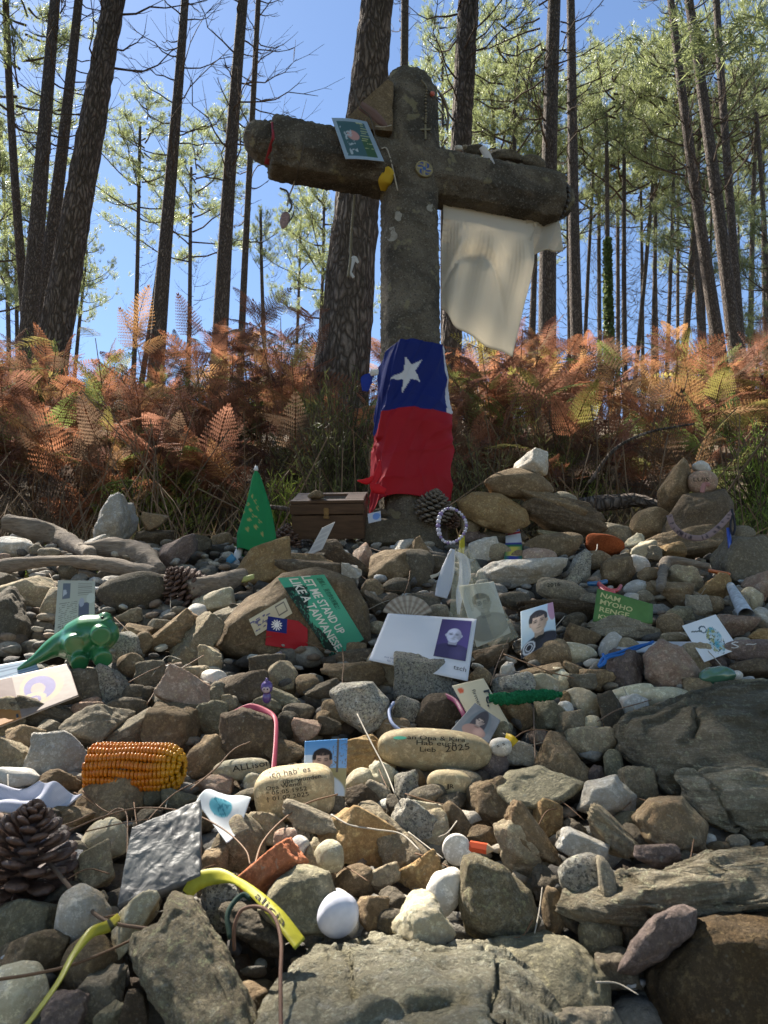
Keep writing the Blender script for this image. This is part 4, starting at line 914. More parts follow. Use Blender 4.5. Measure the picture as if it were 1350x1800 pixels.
def poly_rock(name, label, pts, mat, dep=.6, depmax=.1, inset=0., detail=None, lvl=6, seed=1, tilt=0, sharp=.55, cat='rock', anchor=None):
    """rock whose front outline is the hand measured polygon pts (pixels), with rounded depth"""
    q = np.array(pts, float); cx, cy = anchor or ((q[:, 0].min()+q[:, 0].max())/2, (q[:, 1].min()+q[:, 1].max())/2)
    c0 = np.array([q[:, 0].mean(), q[:, 1].mean()]); p = surf(cx, cy); p = p+p.normalized()*inset; t = p.dot(CF); k = t/F_PX
    pc = CR*0+p+CR*((c0[0]-cx)*k)-CU*((c0[1]-cy)*k)
    d = (q-c0)*np.array([1, -1])*k; V, F = ico(lvl); ang = np.arctan2(V[:, 2], V[:, 0]); R = np.full(len(V), 1e9)
    u = np.stack([np.cos(ang), np.sin(ang)], -1); n = len(d)
    for i in range(n):
        a, b = d[i], d[(i+1) % n]; e = b-a; den = u[:, 0]*e[1]-u[:, 1]*e[0]; den = np.where(np.abs(den) < 1e-9, 1e-9, den)
        rr = (a[0]*e[1]-a[1]*e[0])/den; tt = (a[0]*u[:, 1]-a[1]*u[:, 0])/den
        ok = (rr > 0) & (tt >= -1e-6) & (tt <= 1+1e-6); R = np.where(ok & (rr < R), rr, R)
    R[R > 1e8] = np.median(R[R < 1e8]); rho = np.sqrt(V[:, 0]**2+V[:, 2]**2); sx = np.abs(d[:, 0]).max(); sz = np.abs(d[:, 1]).max(); sy = min(dep*math.sqrt(sx*sz), depmax, .10*t)
    rp = rho**sharp; yy = np.sign(V[:, 1])*np.abs(V[:, 1])**.85
    yy = yy*(1+.35*fbm(V*1.5, seed, 3)+.25*V[:, 2]*0)+.25*fbm(V*np.array([1.2, .2, 1.2]), seed+5, 2)
    S = np.stack([u[:, 0]*R*rp, yy*sy, u[:, 1]*R*rp], -1)
    if tilt: # top leans back: shear depth by height, keeps the outline
        S[:, 1] += S[:, 2]*math.tan(math.radians(tilt))*.5
    lean = S[:, 1:2]*np.array([[(c0[0]-675)/F_PX, 0, (900-c0[1])/F_PX]]); S = S+lean  # depth runs away along the slope seen from the path
    me = mesh_np(name, S, F, mat); displace(me, lambda V: .04*math.sqrt(sx*sz)*fbm(V/math.sqrt(sx*sz)*1.8, seed+9, 4, .55))
    if detail: displace(me, detail)
    o = bpy.data.objects.new(name, me); COL.objects.link(o); M = Matrix((CR, CF, CU)).transposed().to_4x4(); M.translation = pc; o.matrix_basis = M
    return tag(o, label, cat)
def ledges(V, f=38, a=.013, s=3):
    w = (V[:, 2]+.18*V[:, 0]-.5*V[:, 1])*f+1.7*fbm(V*np.array([6, 6, 9]), s, 4); fr = w-np.floor(w)
    cr_ = np.abs(fbm(V*np.array([9, 5, 5]), s+7, 3)); return a*(fr**1.6*(1-np.clip((fr-.9)*10, 0, 1))-.4)*np.clip(.4+1.6*fbm(V*7, s+4, 2)+.5, .15, 1)-.010*np.clip(.03-cr_, 0, .03)/.03
gd = lambda V: .8*gneiss_detail(V)+ledges(V)
poly_rock('gneiss_rock', 'great layered grey brown gneiss rock at the right edge below the green glass stone', [(1072, 1292), (1100, 1258), (1160, 1235), (1210, 1212), (1280, 1192), (1450, 1185), (1450, 1470), (1350, 1460), (1260, 1420), (1180, 1400), (1120, 1350)], GNEISS, lvl=7, detail=gd, inset=.02, depmax=.09, tilt=68, seed=2)
poly_rock('gneiss_rock', 'greenish layered gneiss ledge under the great gneiss rock at the right edge', [(1188, 1362), (1250, 1352), (1450, 1350), (1450, 1465), (1320, 1470), (1240, 1445), (1205, 1402)], GNEISS, detail=gd, inset=-.02, depmax=.055, tilt=62, seed=3)
poly_rock('gneiss_rock', 'long striated log shaped gneiss rock running to the right edge', [(980, 1600), (1010, 1570), (1090, 1532), (1170, 1528), (1250, 1495), (1450, 1485), (1450, 1585), (1250, 1612), (1130, 1632), (1030, 1628)], GNEISS, detail=gd, inset=-.05, depmax=.045, tilt=55, seed=4)
poly_rock('boulder', 'huge rusty ochre boulder in the bottom right corner', [(1130, 1708), (1152, 1676), (1226, 1606), (1300, 1596), (1430, 1600), (1430, 1880), (1190, 1880), (1145, 1790)], OCHRE_R, detail=rough_detail(.008, 12), depmax=.06, tilt=45, seed=5, inset=.04)
poly_rock('rock_slab', 'broad pale lichen mottled slab along the bottom of the picture', [(470, 1850), (500, 1730), (545, 1672), (620, 1648), (720, 1640), (820, 1646), (900, 1668), (950, 1740), (975, 1850)], GNEISS_L, lvl=7, detail=lambda V: rough_detail(.010, 30)(V)+ledges(V, 30, .010, 9), depmax=.06, tilt=75, seed=6, inset=.01)
poly_rock('rock_slab', 'dark greenish slab at bottom centre right, beside the pale slab', [(800, 1668), (870, 1642), (960, 1628), (1012, 1648), (1068, 1720), (1074, 1800), (1000, 1830), (850, 1820)], SM['e'], detail=rough_detail(.007, 18), depmax=.06, tilt=60, seed=7, inset=.03)
poly_rock('rock_slab', 'grey rock cut by the bottom edge, under the dark greenish slab', [(880, 1850), (920, 1795), (1000, 1768), (1080, 1772), (1110, 1850)], SM['g'], detail=rough_detail(.005, 18), depmax=.06, tilt=50, seed=8, inset=-.03)
big_rock('rock', 'brown stone base at the bottom edge under the looped wire', 470, 1790, 120, 100, 0, 'a', 19, SM['n'], detail=rough_detail(.005, 16), depmax=.06, inset=.04)
poly_rock('rock', 'large leaning speckled slab with a pointed top in the left foreground', [(298, 1556), (340, 1568), (372, 1622), (410, 1700), (442, 1780), (446, 1850), (330, 1850), (262, 1745), (224, 1680), (232, 1640), (276, 1622), (284, 1585)], stone_mat('pointed_rock', (.22, .19, .135), (.48, .42, .30), speck=.4, bumpy=1.0), detail=rough_detail(.008, 26), depmax=.045, tilt=60, seed=9, inset=-.04)
BOULDER = poly_rock('boulder', 'large brown boulder with a green sticker and a small flag sticker on its face', [(378, 1138), (392, 1098), (430, 1052), (495, 1006), (560, 996), (622, 1018), (648, 1062), (648, 1128), (600, 1166), (510, 1180), (440, 1174), (395, 1155)], SM['n'], dep=.75, depmax=.10, detail=rough_detail(.003, 14), inset=-.03, tilt=20, seed=11)
for nm, lab, pts, m, tl, sd in [
 ('stone', 'large rough yellowish grey rock with a pointed top below the red pencil stub', [(803, 1570), (812, 1502), (832, 1496), (884, 1520), (932, 1568), (950, 1620), (920, 1660), (870, 1668), (818, 1638)], stone_mat('lichen_rock', (.25, .21, .13), (.45, .41, .30), speck=.45, bumpy=1.0), 30, 12),
 ('stone', 'long purplish grey stone lying diagonally above the ochre boulder', [(1086, 1708), (1108, 1652), (1150, 1610), (1200, 1586), (1228, 1598), (1218, 1640), (1172, 1682), (1112, 1714)], SM['u'], 30, 13),
 ('stone', 'large ochre and white stone at the foot of the small stone tower', [(800, 882), (830, 864), (882, 868), (924, 895), (934, 922), (900, 938), (850, 928), (814, 908)], SM['o'], 30, 14),
 ('stone', 'tall dark stone at the top right carrying the lanyard', [(1162, 990), (1150, 958), (1176, 905), (1202, 870), (1276, 858), (1288, 884), (1294, 960), (1284, 990)], SM['v'], 20, 15),
 ('stone', 'dark brown block under the pink ribbon', [(384, 1312), (388, 1256), (428, 1242), (486, 1260), (494, 1300), (474, 1334), (402, 1338)], SM['v'], 20, 16),
 ('stone', 'broad flat grey stone right of the long 2025 stone', [(868, 1388), (888, 1354), (950, 1344), (1034, 1376), (1004, 1402), (952, 1422), (898, 1418)], SM['e'], 70, 17),
 ('stone', 'cream quartz block below the great gneiss rock tip', [(1012, 1424), (1028, 1374), (1082, 1362), (1118, 1400), (1112, 1434), (1050, 1436)], SM['q'], 30, 18),
 ('stone', 'large rounded brown stone below the great gneiss rock', [(1110, 1438), (1138, 1398), (1202, 1398), (1244, 1450), (1238, 1492), (1190, 1504), (1138, 1478)], SM['n'], 45, 19),
 ('stone', 'large pinkish tan stone left of the green glass stone', [(1130, 1152), (1158, 1122), (1202, 1138), (1232, 1180), (1222, 1214), (1160, 1220), (1134, 1192)], SM['k'], 30, 20),
 ('stone', 'large speckled granite cobble left of the granite block', [(580, 1216), (598, 1200), (656, 1196), (684, 1230), (682, 1268), (645, 1294), (600, 1264)], SM['x'], 40, 21),
 ('stone', 'large grey stone behind the yellow tape and brick red stone', [(452, 1600), (480, 1550), (520, 1515), (580, 1530), (594, 1590), (578, 1645), (500, 1650)], SM['e'], 40, 22)]:
    poly_rock(nm, lab, pts, m, dep=.7, depmax=.09, detail=rough_detail(.0045, 30), lvl=5, seed=sd, tilt=tl, inset=-.06 if sd == 13 else -.03, cat='stone')
# tower and crest extras handled by the table; stones on the cross arm
for (px, py, w, h, a, k, m, l) in [(834, 266, 40, 22, 5, 'p', 'd', 'dark rounded stone beside the paper slip on the right cross arm'), (888, 272, 62, 28, -6, 'r', 'd', 'largest dark stone lying on top of the right cross arm'), (936, 286, 48, 24, -10, 'p', 'd', 'outermost dark stone on top of the right cross arm'), (806, 261, 14, 10, 0, 'p', 'w', 'tiny white pebble on the right cross arm, nearest the head'), (818, 259, 10, 9, 0, 'p', 'g', 'tiny grey pebble next to the white one on the cross arm')]:
    X = hit_plane(px, py, Vector(CC), Vector(AN)); add_stone(px, py, w, h, a, k, m, l, lvl=4, Y=X.y, dep=1.1)
# loose filler in the gaps: the largest few as things, the rest as one mass
def filler():
    V0, F0 = ico(2); r = np.random.RandomState(77); gb = GB()
    shapes = [rock_shape(k, 900+i, 2) for i, k in enumerate('pararsapaarpa')]
    Y = .42; cols = np.array([(.17, .16, .14), (.24, .20, .15), (.10, .09, .08), (.34, .30, .24), (.20, .15, .11), (.13, .12, .10), (.30, .28, .25), (.45, .42, .37)])
    while Y < 2.6:
        sp = .026+.010*Y; x = -(Y*.60+.12)
        while x < Y*.60+.12:
            P, F = shapes[r.randint(len(shapes))]; s = sp*(.55+.5*r.rand())
            R = np.array(Matrix.Rotation(r.rand()*6.28, 3, 'Z') @ Matrix.Rotation(r.rand()*1.2-.6, 3, 'X')); q = (P*np.array([s, s*.75, s*.55])) @ R.T
            y = Y+r.uniform(-.5, .5)*sp; gb.add(q+np.array([x+r.uniform(-.3, .3)*sp, y, pz(y)-.040+r.uniform(-.022, .006)]), F, cols[r.randint(8)]*(.7+.6*r.rand()))
            x += sp*1.5
        Y += sp*1.15
    Y = .5
    while Y < 2.5:
        sp = .011+.006*Y; x = -(Y*.58+.1)
        while x < Y*.58+.1:
            if r.rand() < .62:
                P, F = shapes[r.randint(len(shapes))]; s = sp*(.5+.6*r.rand()); R = np.array(Matrix.Rotation(r.rand()*6.28, 3, 'Z') @ Matrix.Rotation(r.rand()*1.6-.8, 3, 'X')); q = (P*np.array([s, s*.7, s*.42])) @ R.T
                y = Y+r.uniform(-.5, .5)*sp; gb.add(q+np.array([x, y, pz(y)-.012+r.uniform(-.018, .008)]), F, np.clip(cols[r.randint(8)]*(1.0+.9*r.rand()), 0, .62))
            x += sp*2.1*(.6+.8*r.rand())
        Y += sp*1.7
    t = NT('cairn_rubble'); a = t.N('VertexColor', layer_name='Col').outputs[0]; g = t.N('NewGeometry').outputs['Position']
    col = t.mix(t.ramp(t.noise(g, 150, 4, .7), .35, .7), t.mix(.4, a, (0, 0, 0)), a); t.put(t.b.inputs['Base Color'], col); t.b.inputs['Roughness'].default_value = .9
    t.put(t.b.inputs['Normal'], t.bump(t.noise(g, 90, 6, .7), .8, .01))
    o = link('cairn_rubble', gb.mesh('cairn_rubble', t.m, color=True)); tag(o, 'small mixed rubble filling the dark gaps between the stones of the cairn', 'rubble', kind='stuff')
filler()
# ------------------------------------------------------------------ offerings
def tiltn(t, yaw=0):
    t = math.radians(t); y = math.radians(yaw); return Vector((-math.sin(y)*math.cos(t), -math.cos(t)*math.cos(y), math.sin(t)))
def quadS(q, tilt, toward=.03, yaw=0, base=None, bulge=None, anchor=None, Y=None):
    """planar sheet seen at pixel corners q, leaning back by tilt degrees, standing on the pile"""
    bx, by = anchor or ((q[2][0]+q[3][0])/2, (q[2][1]+q[3][1])/2)
    p = base if base is not None else (surf(bx, by) if Y is None else at_y(bx, by, Y)); p = p-Vector(p).normalized()*toward; n = tiltn(tilt, yaw)
    return Surf(*[hit_plane(x, y, p, n) for x, y in q], bulge=bulge)
BB = bvh_of(BOULDER)
# --- stickers on the boulder
GS = SurfConform([(490, 1013), (574, 1013), (640, 1124), (585, 1158)], BB, .003, it=30)
GS = SurfConform([(488, 1016), (570, 1010), (640, 1124), (584, 1160)], BB, .003, it=30)
def p_green(u, v):
    C = full(u, (.07, .36, .22)); m = (u < .40-.30*v+.10*nz2(u, v, 1, 9)+.06*nz2(u, v, 2, 40)+.12*np.sin(v*9)) & (v > .12)
    C = put(C, m, (.015, .03, .022)); C = put(C, m & (nz2(u, v, 3, 50) > .28), (.05, .22, .14)); return C
st = sheet('sticker', GS, p_green, 60, 90, .0006, PRINT, label='green sticker with white slogan lettering and black torn silhouette on the brown boulder', cat='sticker')
lettering(st, GS, [('LET ME STAND UP', .50, .00, .175, -90, (.75, .72, .62), True, None), ('LIKE A TAIWANESE.', .26, .03, .175, -90, (.75, .72, .62), True, None), ('這個人,我也請台灣獨立!', .80, .06, .085, -90, (.02, .05, .03), False, None)], .0006)
def rowfit(S, txt, u, v0, v1, wu, col, bold=True, off=.0006, parent=None):
    """text running down the sheet from v0 to v1 with letter height wu (in u)"""
    V, F = text_np(txt, bold); x = V[:, 0]/V[:, 0].max(); y = V[:, 1]/.72
    P = S.at(u+y*wu, v0+x*(v1-v0), off); o = link('lettering', mesh_np('lettering', P, F, inkmat(col), False), parent); return o
for c in list(st.children): bpy.data.objects.remove(c)
rowfit(GS, 'LET ME STAND UP', .50, -.0, .80, .20, (.72, .70, .60), True, parent=st)
rowfit(GS, 'LIKE A TAIWANESE.', .22, .02, .96, .20, (.72, .70, .60), True, parent=st)
rowfit(GS, '這個人，我也請台灣獨立！', .80, .04, .50, .10, (.015, .04, .025), False, parent=st)
FS = SurfConform([(471, 1083), (541, 1094), (541, 1145), (466, 1134)], BB, .0035, it=30)
def p_tw(u, v):
    C = full(u, (.36, .012, .02)); C = put(C, (u < .49) & (v < .50), (.008, .02, .16)); x = (u-.235)*FS.w; y = (v-.26)*FS.h; r = np.hypot(x, y)/FS.h; a = np.arctan2(y, x)
    C = put(C, (r < .095) & True, (.8, .8, .8)); tri = np.abs(((a*12/6.2832) % 1)-.5)*2
    C = put(C, (r > .105) & (r < .105+.10*tri*1.0) , (.8, .8, .8)); return C
sheet('sticker', FS, p_tw, 80, 60, .0006, PRINT, label='small red flag sticker with blue corner and white sun on the boulder', cat='sticker', mask=lambda u, v: (u+v*-1 < .78) | (u-.78 < v*.9))
ES = SurfConform([(437, 1089), (502, 1051), (514, 1078), (450, 1118)], BB, .0025, it=30)
def p_env(u, v):
    C = full(u, (.55, .50, .36)); bd = (np.abs(u-.80) < .12) & (np.abs(v-.42) < .30); inn = (np.abs(u-.80) < .10) & (np.abs(v-.42) < .24)
    C = put(C, bd & ~inn, (.15, .13, .12)); C = put(C, (nz2(u*1.5, v, 5, 9) > .18) & (u < .52) & (v > .2) & (v < .8), (.10, .10, .22)); return C
es = sheet('sticker', ES, p_env, 50, 40, .0006, PRINT, label='cream postcard shaped sticker with blue doodles, left of the flag sticker on the boulder', cat='sticker')
rowfit(ES, '', .5, 0, 1, .1, (0, 0, 0)) if False else None
# --- envelope with bald man
S = quadS([(682, 1078), (838, 1088), (822, 1197), (648, 1160)], 40, .055, anchor=(740, 1178))
def p_card1(u, v):
    C = full(u, (.66, .66, .70)); C = C*(1-.04*nz2(u, v, 2, 5)[..., None]); s = .60
    return C
card1 = sheet('memorial_card', S, p_card1, 30, 20, .0012, PRINT, label='white memorial card with a purple toned photo of a smiling bald bearded man', cat='card')
SP = Surf(S.at(.62, .05, .0012), S.at(.95, .05, .0012), S.at(.95, .72, .0012), S.at(.62, .72, .0012))
def p_bald(u, v):
    C = full(u, (.055, .04, .13)); C = C*(1+1.2*(u*.6+v*.5))[..., None]
    return portrait(u, v, C, .5, .40, .26, (.58, .58, .72), (.3, .3, .35), (.055, .045, .12), bald=True, beard=(.62, .62, .74), asp=SP.w/SP.h)
sheet('photo_print', SP, p_bald, 56, 72, .0004, PRINT, card1)
lettering(card1, S, [('tsch', .82, 1.0, .085, 0, (.10, .10, .12), False, None)], .001) if False else None
lettering(card1, S, [('aus tiefem Herzen danke', .14, .90, .035, -3, (.16, .20, .32), False, None), ('für deine Liebe', .18, .96, .035, -3, (.16, .20, .32), False, None)], .001)
lettering(card1, S, [('tsch', .84, .87, .075, -4, (.10, .10, .12), False, None)], .001)
S2 = Surf(S.at(.60, .985, .0002), S.at(.995, .985, .0002), S.at(.985, 1.22, .0002), S.at(.60, 1.22, .0002))
fl = sheet('lower_flap', S2, full, 6, 6, .0012, plain('card_white', (.66, .66, .68), .6), card1) if False else None
# --- young man card
S = quadS([(915, 1075), (972, 1058), (978, 1122), (916, 1158)], 35, .05, bulge=lambda u, v: .004*np.sin(v*3.1))
def p_young(u, v):
    C = full(u, (.50, .62, .72)); C = C+(.12*nz2(u, v, 8, 3))[..., None]*np.array([1, .5, -.5]); C = put(C, ell(u, v, .93, .2, .12, .3), (.45, .25, .35))
    C = portrait(u, v, C, .52, .40, .26, (.62, .44, .33), (.045, .035, .03), (.02, .02, .035), asp=S.w/S.h*1.0)
    x = (u-.22)/.2; y = (v-.88)/.14; r = np.hypot(x, y); return put(C, (np.abs(r-.8) < .12) | (np.abs(r-.45) < .08), (.55, .55, .58))
sheet('photo_card', S, p_young, 60, 84, .001, GLOSS, label='glossy photo card of a dark haired young man in black, propped among the stones', cat='photo')
# --- selfie print
S = quadS([(536, 1303), (611, 1298), (607, 1400), (533, 1392)], 28, .045, anchor=(570, 1396))
def p_selfie(u, v):
    C = full(u, (.10, .30, .62))*(1-v[..., None]*.0)+v[..., None]*np.array([.35, .30, .15]); C = put(C, ell(u, v, .1, .35, .35, .07)*.8, (.75, .8, .85))
    C = put(C, v > .52, (.42, .34, .16)); br = (np.abs(nz2(u, v, 4, 14)) < .05) & (u > .55) & (v < .50); C = put(C, br, (.20, .15, .12)); C = put(C, (np.abs(u-.78) < .02) & (v < .6), (.16, .12, .09))
    return portrait(u, v, C, .43, .40, .22, (.55, .36, .27), (.03, .02, .02), (.60, .66, .74), asp=S.w/S.h)
sheet('photo_print', S, p_selfie, 60, 80, .0012, GLOSS, label='colour selfie print of a short haired man under a blue sky, behind the written stone', cat='photo')
# --- gauze bag with photo
S = quadS([(806, 1030), (868, 1022), (898, 1112), (838, 1138)], 30, .050, anchor=(868, 1125))
def p_bw(u, v):
    C = full(u, (.52, .51, .44)); return portrait(u, v, C, .50, .36, .23, (.36, .34, .28), (.03, .028, .022), (.22, .21, .18), glasses=True, asp=S.w/S.h)
bag = empty('gauze_bag', S.at(.5, .9) if False else Vector(S.at(np.array(.5), np.array(1.0)).tolist()), 'sheer gauze gift bag holding a faded black and white photo of a woman in glasses', 'bag')
sheet('photo_print', S, p_bw, 60, 84, .001, PRINT, bag)
def gauze():
    t = NT('gauze'); t.b.inputs['Base Color'].default_value = (.52, .50, .36, 1); t.b.inputs['Roughness'].default_value = .6
    tr = t.N('BsdfTransparent'); mx = t.N('MixShader'); g = t.N('NewGeometry').outputs['Position']
    t.put(mx.inputs[0], t.math('ADD', t.math('MULTIPLY', t.noise(g, 40, 3), .28), .06)); t.t.links.new(tr.outputs[0], mx.inputs[1]); t.t.links.new(t.b.outputs[0], mx.inputs[2]); t.t.links.new(mx.outputs[0], t.o.inputs[0]); return t.m
GZ = gauze()
q = [(800, 965), (826, 962), (912, 1120), (785, 1138)]
n = tiltn(30); p = surf(850, 1132); p = p-p.normalized()*.052
def gz_sheet(off, s):
    c = [np.array(hit_plane(x, y, p, n)) for x, y in q]; nu, nv = 26, 34; u, v = np.meshgrid(np.linspace(0, 1, nu), np.linspace(0, 1, nv), indexing='ij')
    u3, v3 = u[..., None], v[..., None]; G = c[0]*(1-u3)*(1-v3)+c[1]*u3*(1-v3)+c[2]*u3*v3+c[3]*(1-u3)*v3
    N = np.array(n); G = G+N*((off*np.sin(u*3.14)*np.minimum(1, v*1.6)+.004*np.sin(u*22+s+v*3)*(1-v*.55)))[..., None]
    G[..., 2] -= (.012*np.sin(u*3.14)*v)*1.0; return G.reshape(-1, 3), gridF(nu, nv)
g_ = GB(); g_.add(*gz_sheet(.014, 0)); g_.add(*gz_sheet(-.010, 2)); link('gauze', g_.mesh('gauze', GZ), bag)
def ribbon_strip(name, label, cat, pts, w, col, Yoff=.06, parent=None, mat=None, wdir=None, tw=0, tipcol=None, n=8, th=.0006, color=None, group=None):
    P = cr(pts, n); T = np.gradient(P, axis=0); T /= np.linalg.norm(T, axis=1)[:, None]
    C = np.array([-np.array(Vector(p).normalized()) for p in P]); W = np.cross(T, C); W /= np.linalg.norm(W, axis=1)[:, None]
    if tw: 
        a = np.linspace(0, tw, len(P))[:, None]; W = W*np.cos(a)+C*np.sin(a)
    ww = np.broadcast_to(np.asarray(w), (len(P),))[:, None] if np.ndim(w) == 0 else np.interp(np.linspace(0, 1, len(P)), np.linspace(0, 1, len(w)), w)[:, None]
    G = np.stack([P-W*ww/2, P-W*ww/6+C*.0006, P+W*ww/6+C*.0006, P+W*ww/2], 1); V, F = slabgrid(G, np.mean(-C, 0)*th)
    m = mat or plain(name+'_cloth', col, .5, .3, trans=.2); c = None
    if color is not None: cc = color(np.linspace(0, 1, len(P))[:, None]*np.ones((1, 4)), np.ones((len(P), 1))*np.linspace(0, 1, 4)).reshape(-1, 3); c = np.vstack([cc, cc])
    o = link(name, mesh_np(name, V, F, m, True, c), parent)
    if label: tag(o, label, cat, group)
    return o, P, W, C
def sp(px, py, off=.04): v = surf(px, py); return v-v.normalized()*off
bz = surf(800, 1000)
def pl(px, py, toward=.07, tilt=25, base=(800, 1040)):
    b = surf(*base); b = b-b.normalized()*toward; return hit_plane(px, py, b, tiltn(tilt))
WR = plain('white_satin', (.66, .66, .70), .35, .5, trans=.25)
ribbon_strip('satin_ribbon', None, None, [pl(796, 965), pl(788, 1000), pl(780, 1030), pl(775, 1050)], [.012, .034, .036, .03], None, parent=bag, mat=WR)
ribbon_strip('satin_ribbon', None, None, [pl(800, 972), pl(815, 985), pl(817, 1015), pl(808, 1045), pl(806, 1080)], [.010, .026, .030, .018, .006], None, parent=bag, mat=WR)
ribbon_strip('satin_ribbon', None, None, [pl(795, 968), pl(775, 1005), pl(757, 1015)], [.006, .006, .010], None, parent=bag, mat=plain('raffia', (.48, .44, .36), .8))
# bead bracelet
root = empty('beaded_bracelet', pl(795, 958, .09), 'white and lilac bead bracelet standing upright above the satin ribbons', 'bracelet')
g1, g2 = GB(), GB(); bv, bf = ico(2); ring = []
for k in range(30):
    a = k/30*6.283; c = pl(795+27*math.cos(a)*(.92), 924-30*math.sin(a)+3*math.sin(2*a), .085, 10); ring.append(c)
    (g1 if k % 3 else g2).add(bv*(.0062 if 11 < k < 18 else .0042)*(1, 1, 1)+np.array(c), bf)
link('beads', g1.mesh('beads', plain('white_bead', (.55, .52, .60), .3, .5)), root); link('beads', g2.mesh('beads', plain('lilac_bead', (.25, .18, .36), .3, .5)), root)
V, F = tube(np.array([list(c) for c in ring]+[list(ring[0])]), .0016, 5); link('string', mesh_np('string', V, F, plain('pale_string', (.5, .48, .42), .8)), root)
ribbon_strip('yellow_tag', 'yellow scrap of ribbon hanging beside the beaded bracelet', 'ribbon', [pl(812, 940, .06), pl(812, 960, .06), pl(810, 978, .055)], .014, (.5, .42, .03))
# --- striped (flag) ribbon
def p_sa(t, u):
    C = full(t, (.70, .70, .72)); C = put(C, (t > .05) & (t < .26), (.30, .02, .03)); C = put(C, (t > .05) & (t < .14) & (u < .5), (.02, .05, .25)); C = put(C, (t > .12) & (t < .16), (.7, .7, .7))
    C = put(C, t > .58, (.02, .04, .30)); C = put(C, (t > .62) & (np.abs(u-.5) > (t-.58)*1.0), (.02, .20, .08)); C = put(C, (t > .60) & (np.abs(np.abs(u-.5)-(t-.60)*.9) < .10), (.75, .6, .1)); return C
ribbon_strip('striped_ribbon', 'white ribbon printed with a small red, green, blue and yellow flag', 'ribbon', [sp(900, 932, .05), sp(902, 942, .052), sp(903, 960, .05), sp(902, 985, .05)], .050, None, mat=vcol('ribbon_print', .5, .3, trans=.15), color=p_sa, n=12)
# --- mantra sign
S = quadS([(1050, 1034), (1148, 1062), (1147, 1096), (1042, 1092)], 20, .045, anchor=(1095, 1090))
sg = sheet('mantra_sign', S, (.10, .21, .06), 10, 10, .002, plain('green_board', (.10, .21, .065), .6, .2, .15, 30), label='green card sign reading NAM MYOHO RENGE KYO behind a flat stone', cat='sign')
def text_px(S, parent, txt, x0, y0, x1, y1, hpx, col, bold=True, off=.001, italic=False):
    """write between two image points on the sheet's plane"""
    V, F = text_np(txt, bold); xx = V[:, 0]/V[:, 0].max(); yy = V[:, 1]/.72; L = math.hypot(x1-x0, y1-y0); dx, dy = (x1-x0)/L, (y1-y0)/L
    c = Vector(S.c[0].tolist()); nn = Vector(S.n.tolist()); P = [hit_plane(x0+dx*L*a+dy*hpx*b, y0+dy*L*a-dx*hpx*b, c+nn*off, nn) for a, b in zip(xx, yy)]
    return link('lettering', mesh_np('lettering', np.array([list(p) for p in P]), F, inkmat(col), False), parent)
YC = (.58, .55, .26)
text_px(S, sg, 'NAM', 1055, 1049, 1089, 1059, 8.5, YC); text_px(S, sg, 'MYOHO', 1054, 1061, 1111, 1076, 8.5, YC); text_px(S, sg, 'RENGE', 1053, 1074, 1105, 1086, 8.5, YC); text_px(S, sg, 'KYO', 1051, 1087, 1080, 1093, 8, YC)
# --- pilgrim drawing cards
def p_pilgrim(u, v):
    C = full(u, (.72, .74, .76)); b = ell(u, v, .58, .62, .20, .36, 12); C = put(C, b*np.clip(.6+1.2*nz2(u, v, 7, 9), 0, 1), (.10, .36, .44)); C = put(C, (b > .3) & (nz2(u, v, 3, 22) > .15), (.35, .36, .16))
    C = put(C, (b > .2) & (np.abs(nz2(u, v, 9, 12)) < .05), (.02, .07, .10)); h = ell(u, v, .44, .26, .10, .10); C = put(C, (h > .2) & (ell(u, v, .44, .27, .075, .07) < .5), (.03, .08, .12)); C = put(C, (np.abs(v-.24-(u-.2)*.25) < .018) & (u > .12) & (u < .4), (.1, .12, .1)); return C
S = quadS([(1199, 1100), (1258, 1080), (1299, 1140), (1238, 1164)], 50, .055, anchor=(1250, 1150))
sheet('pilgrim_card', S, p_pilgrim, 60, 60, .0008, PRINT, label='white card with a blue and green ink drawing of a pilgrim, at right', cat='card')
def p_shore(u, v):
    C = full(u, (.70, .74, .76)); b = ell(u, v, .45, .45, .30, .20, 25); C = put(C, b, (.12, .42, .52)); C = put(C, (b > .3) & (np.abs(nz2(u, v, 5, 8)) < .09), (.04, .22, .30)); return C
S = quadS([(345, 1408), (388, 1386), (442, 1410), (398, 1482)], 55, .06, anchor=(395, 1470), bulge=lambda u, v: .010*np.sin(u*4)*np.cos(v*3))
sheet('crumpled_print', S, p_shore, 44, 44, .0006, PAPER, label='crumpled white paper with a turquoise brush print beside the foil wrapped tile', cat='paper')
# --- icon postcard (generic mother and child icon) and blue booklet
S = quadS([(-55, 1206), (120, 1166), (138, 1222), (-40, 1292)], 48, .05, anchor=(60, 1245))
def p_icon(u, v):
    C = full(u, (.36, .28, .24)); C = put(C, u < .42, (.10, .03, .03)); C = put(C, (u < .42) & (v > .62), (.55, .25, .07)); C = put(C, (nz2(u, v, 3, 7) > .25) & (u < .4), (.02, .06, .10))
    C = put(C, ell(u, v, .68, .45, .22, .40), (.46, .38, .22)); C = put(C, ell(u, v, .66, .46, .16, .30), (.10, .08, .36)); C = put(C, ell(u, v, .64, .48, .07, .15), (.42, .30, .25)); C = put(C, ell(u, v, .56, .70, .14, .16), (.52, .42, .24)); C = put(C, ell(u, v, .58, .72, .07, .10), (.14, .10, .34)); C = put(C, ell(u, v, .58, .72, .035, .06), (.45, .32, .26))
    return C*(.62+.10*nz2(u, v, 2, 20))[..., None]
ic = sheet('icon_postcard', S, p_icon, 90, 50, .003, PRINT, label='postcard of a painted icon, mother and child with gold halos, at the left edge', cat='postcard')
S = quadS([(-20, 1172), (60, 1158), (70, 1180), (-20, 1210)], 40, .03, anchor=(20, 1195))
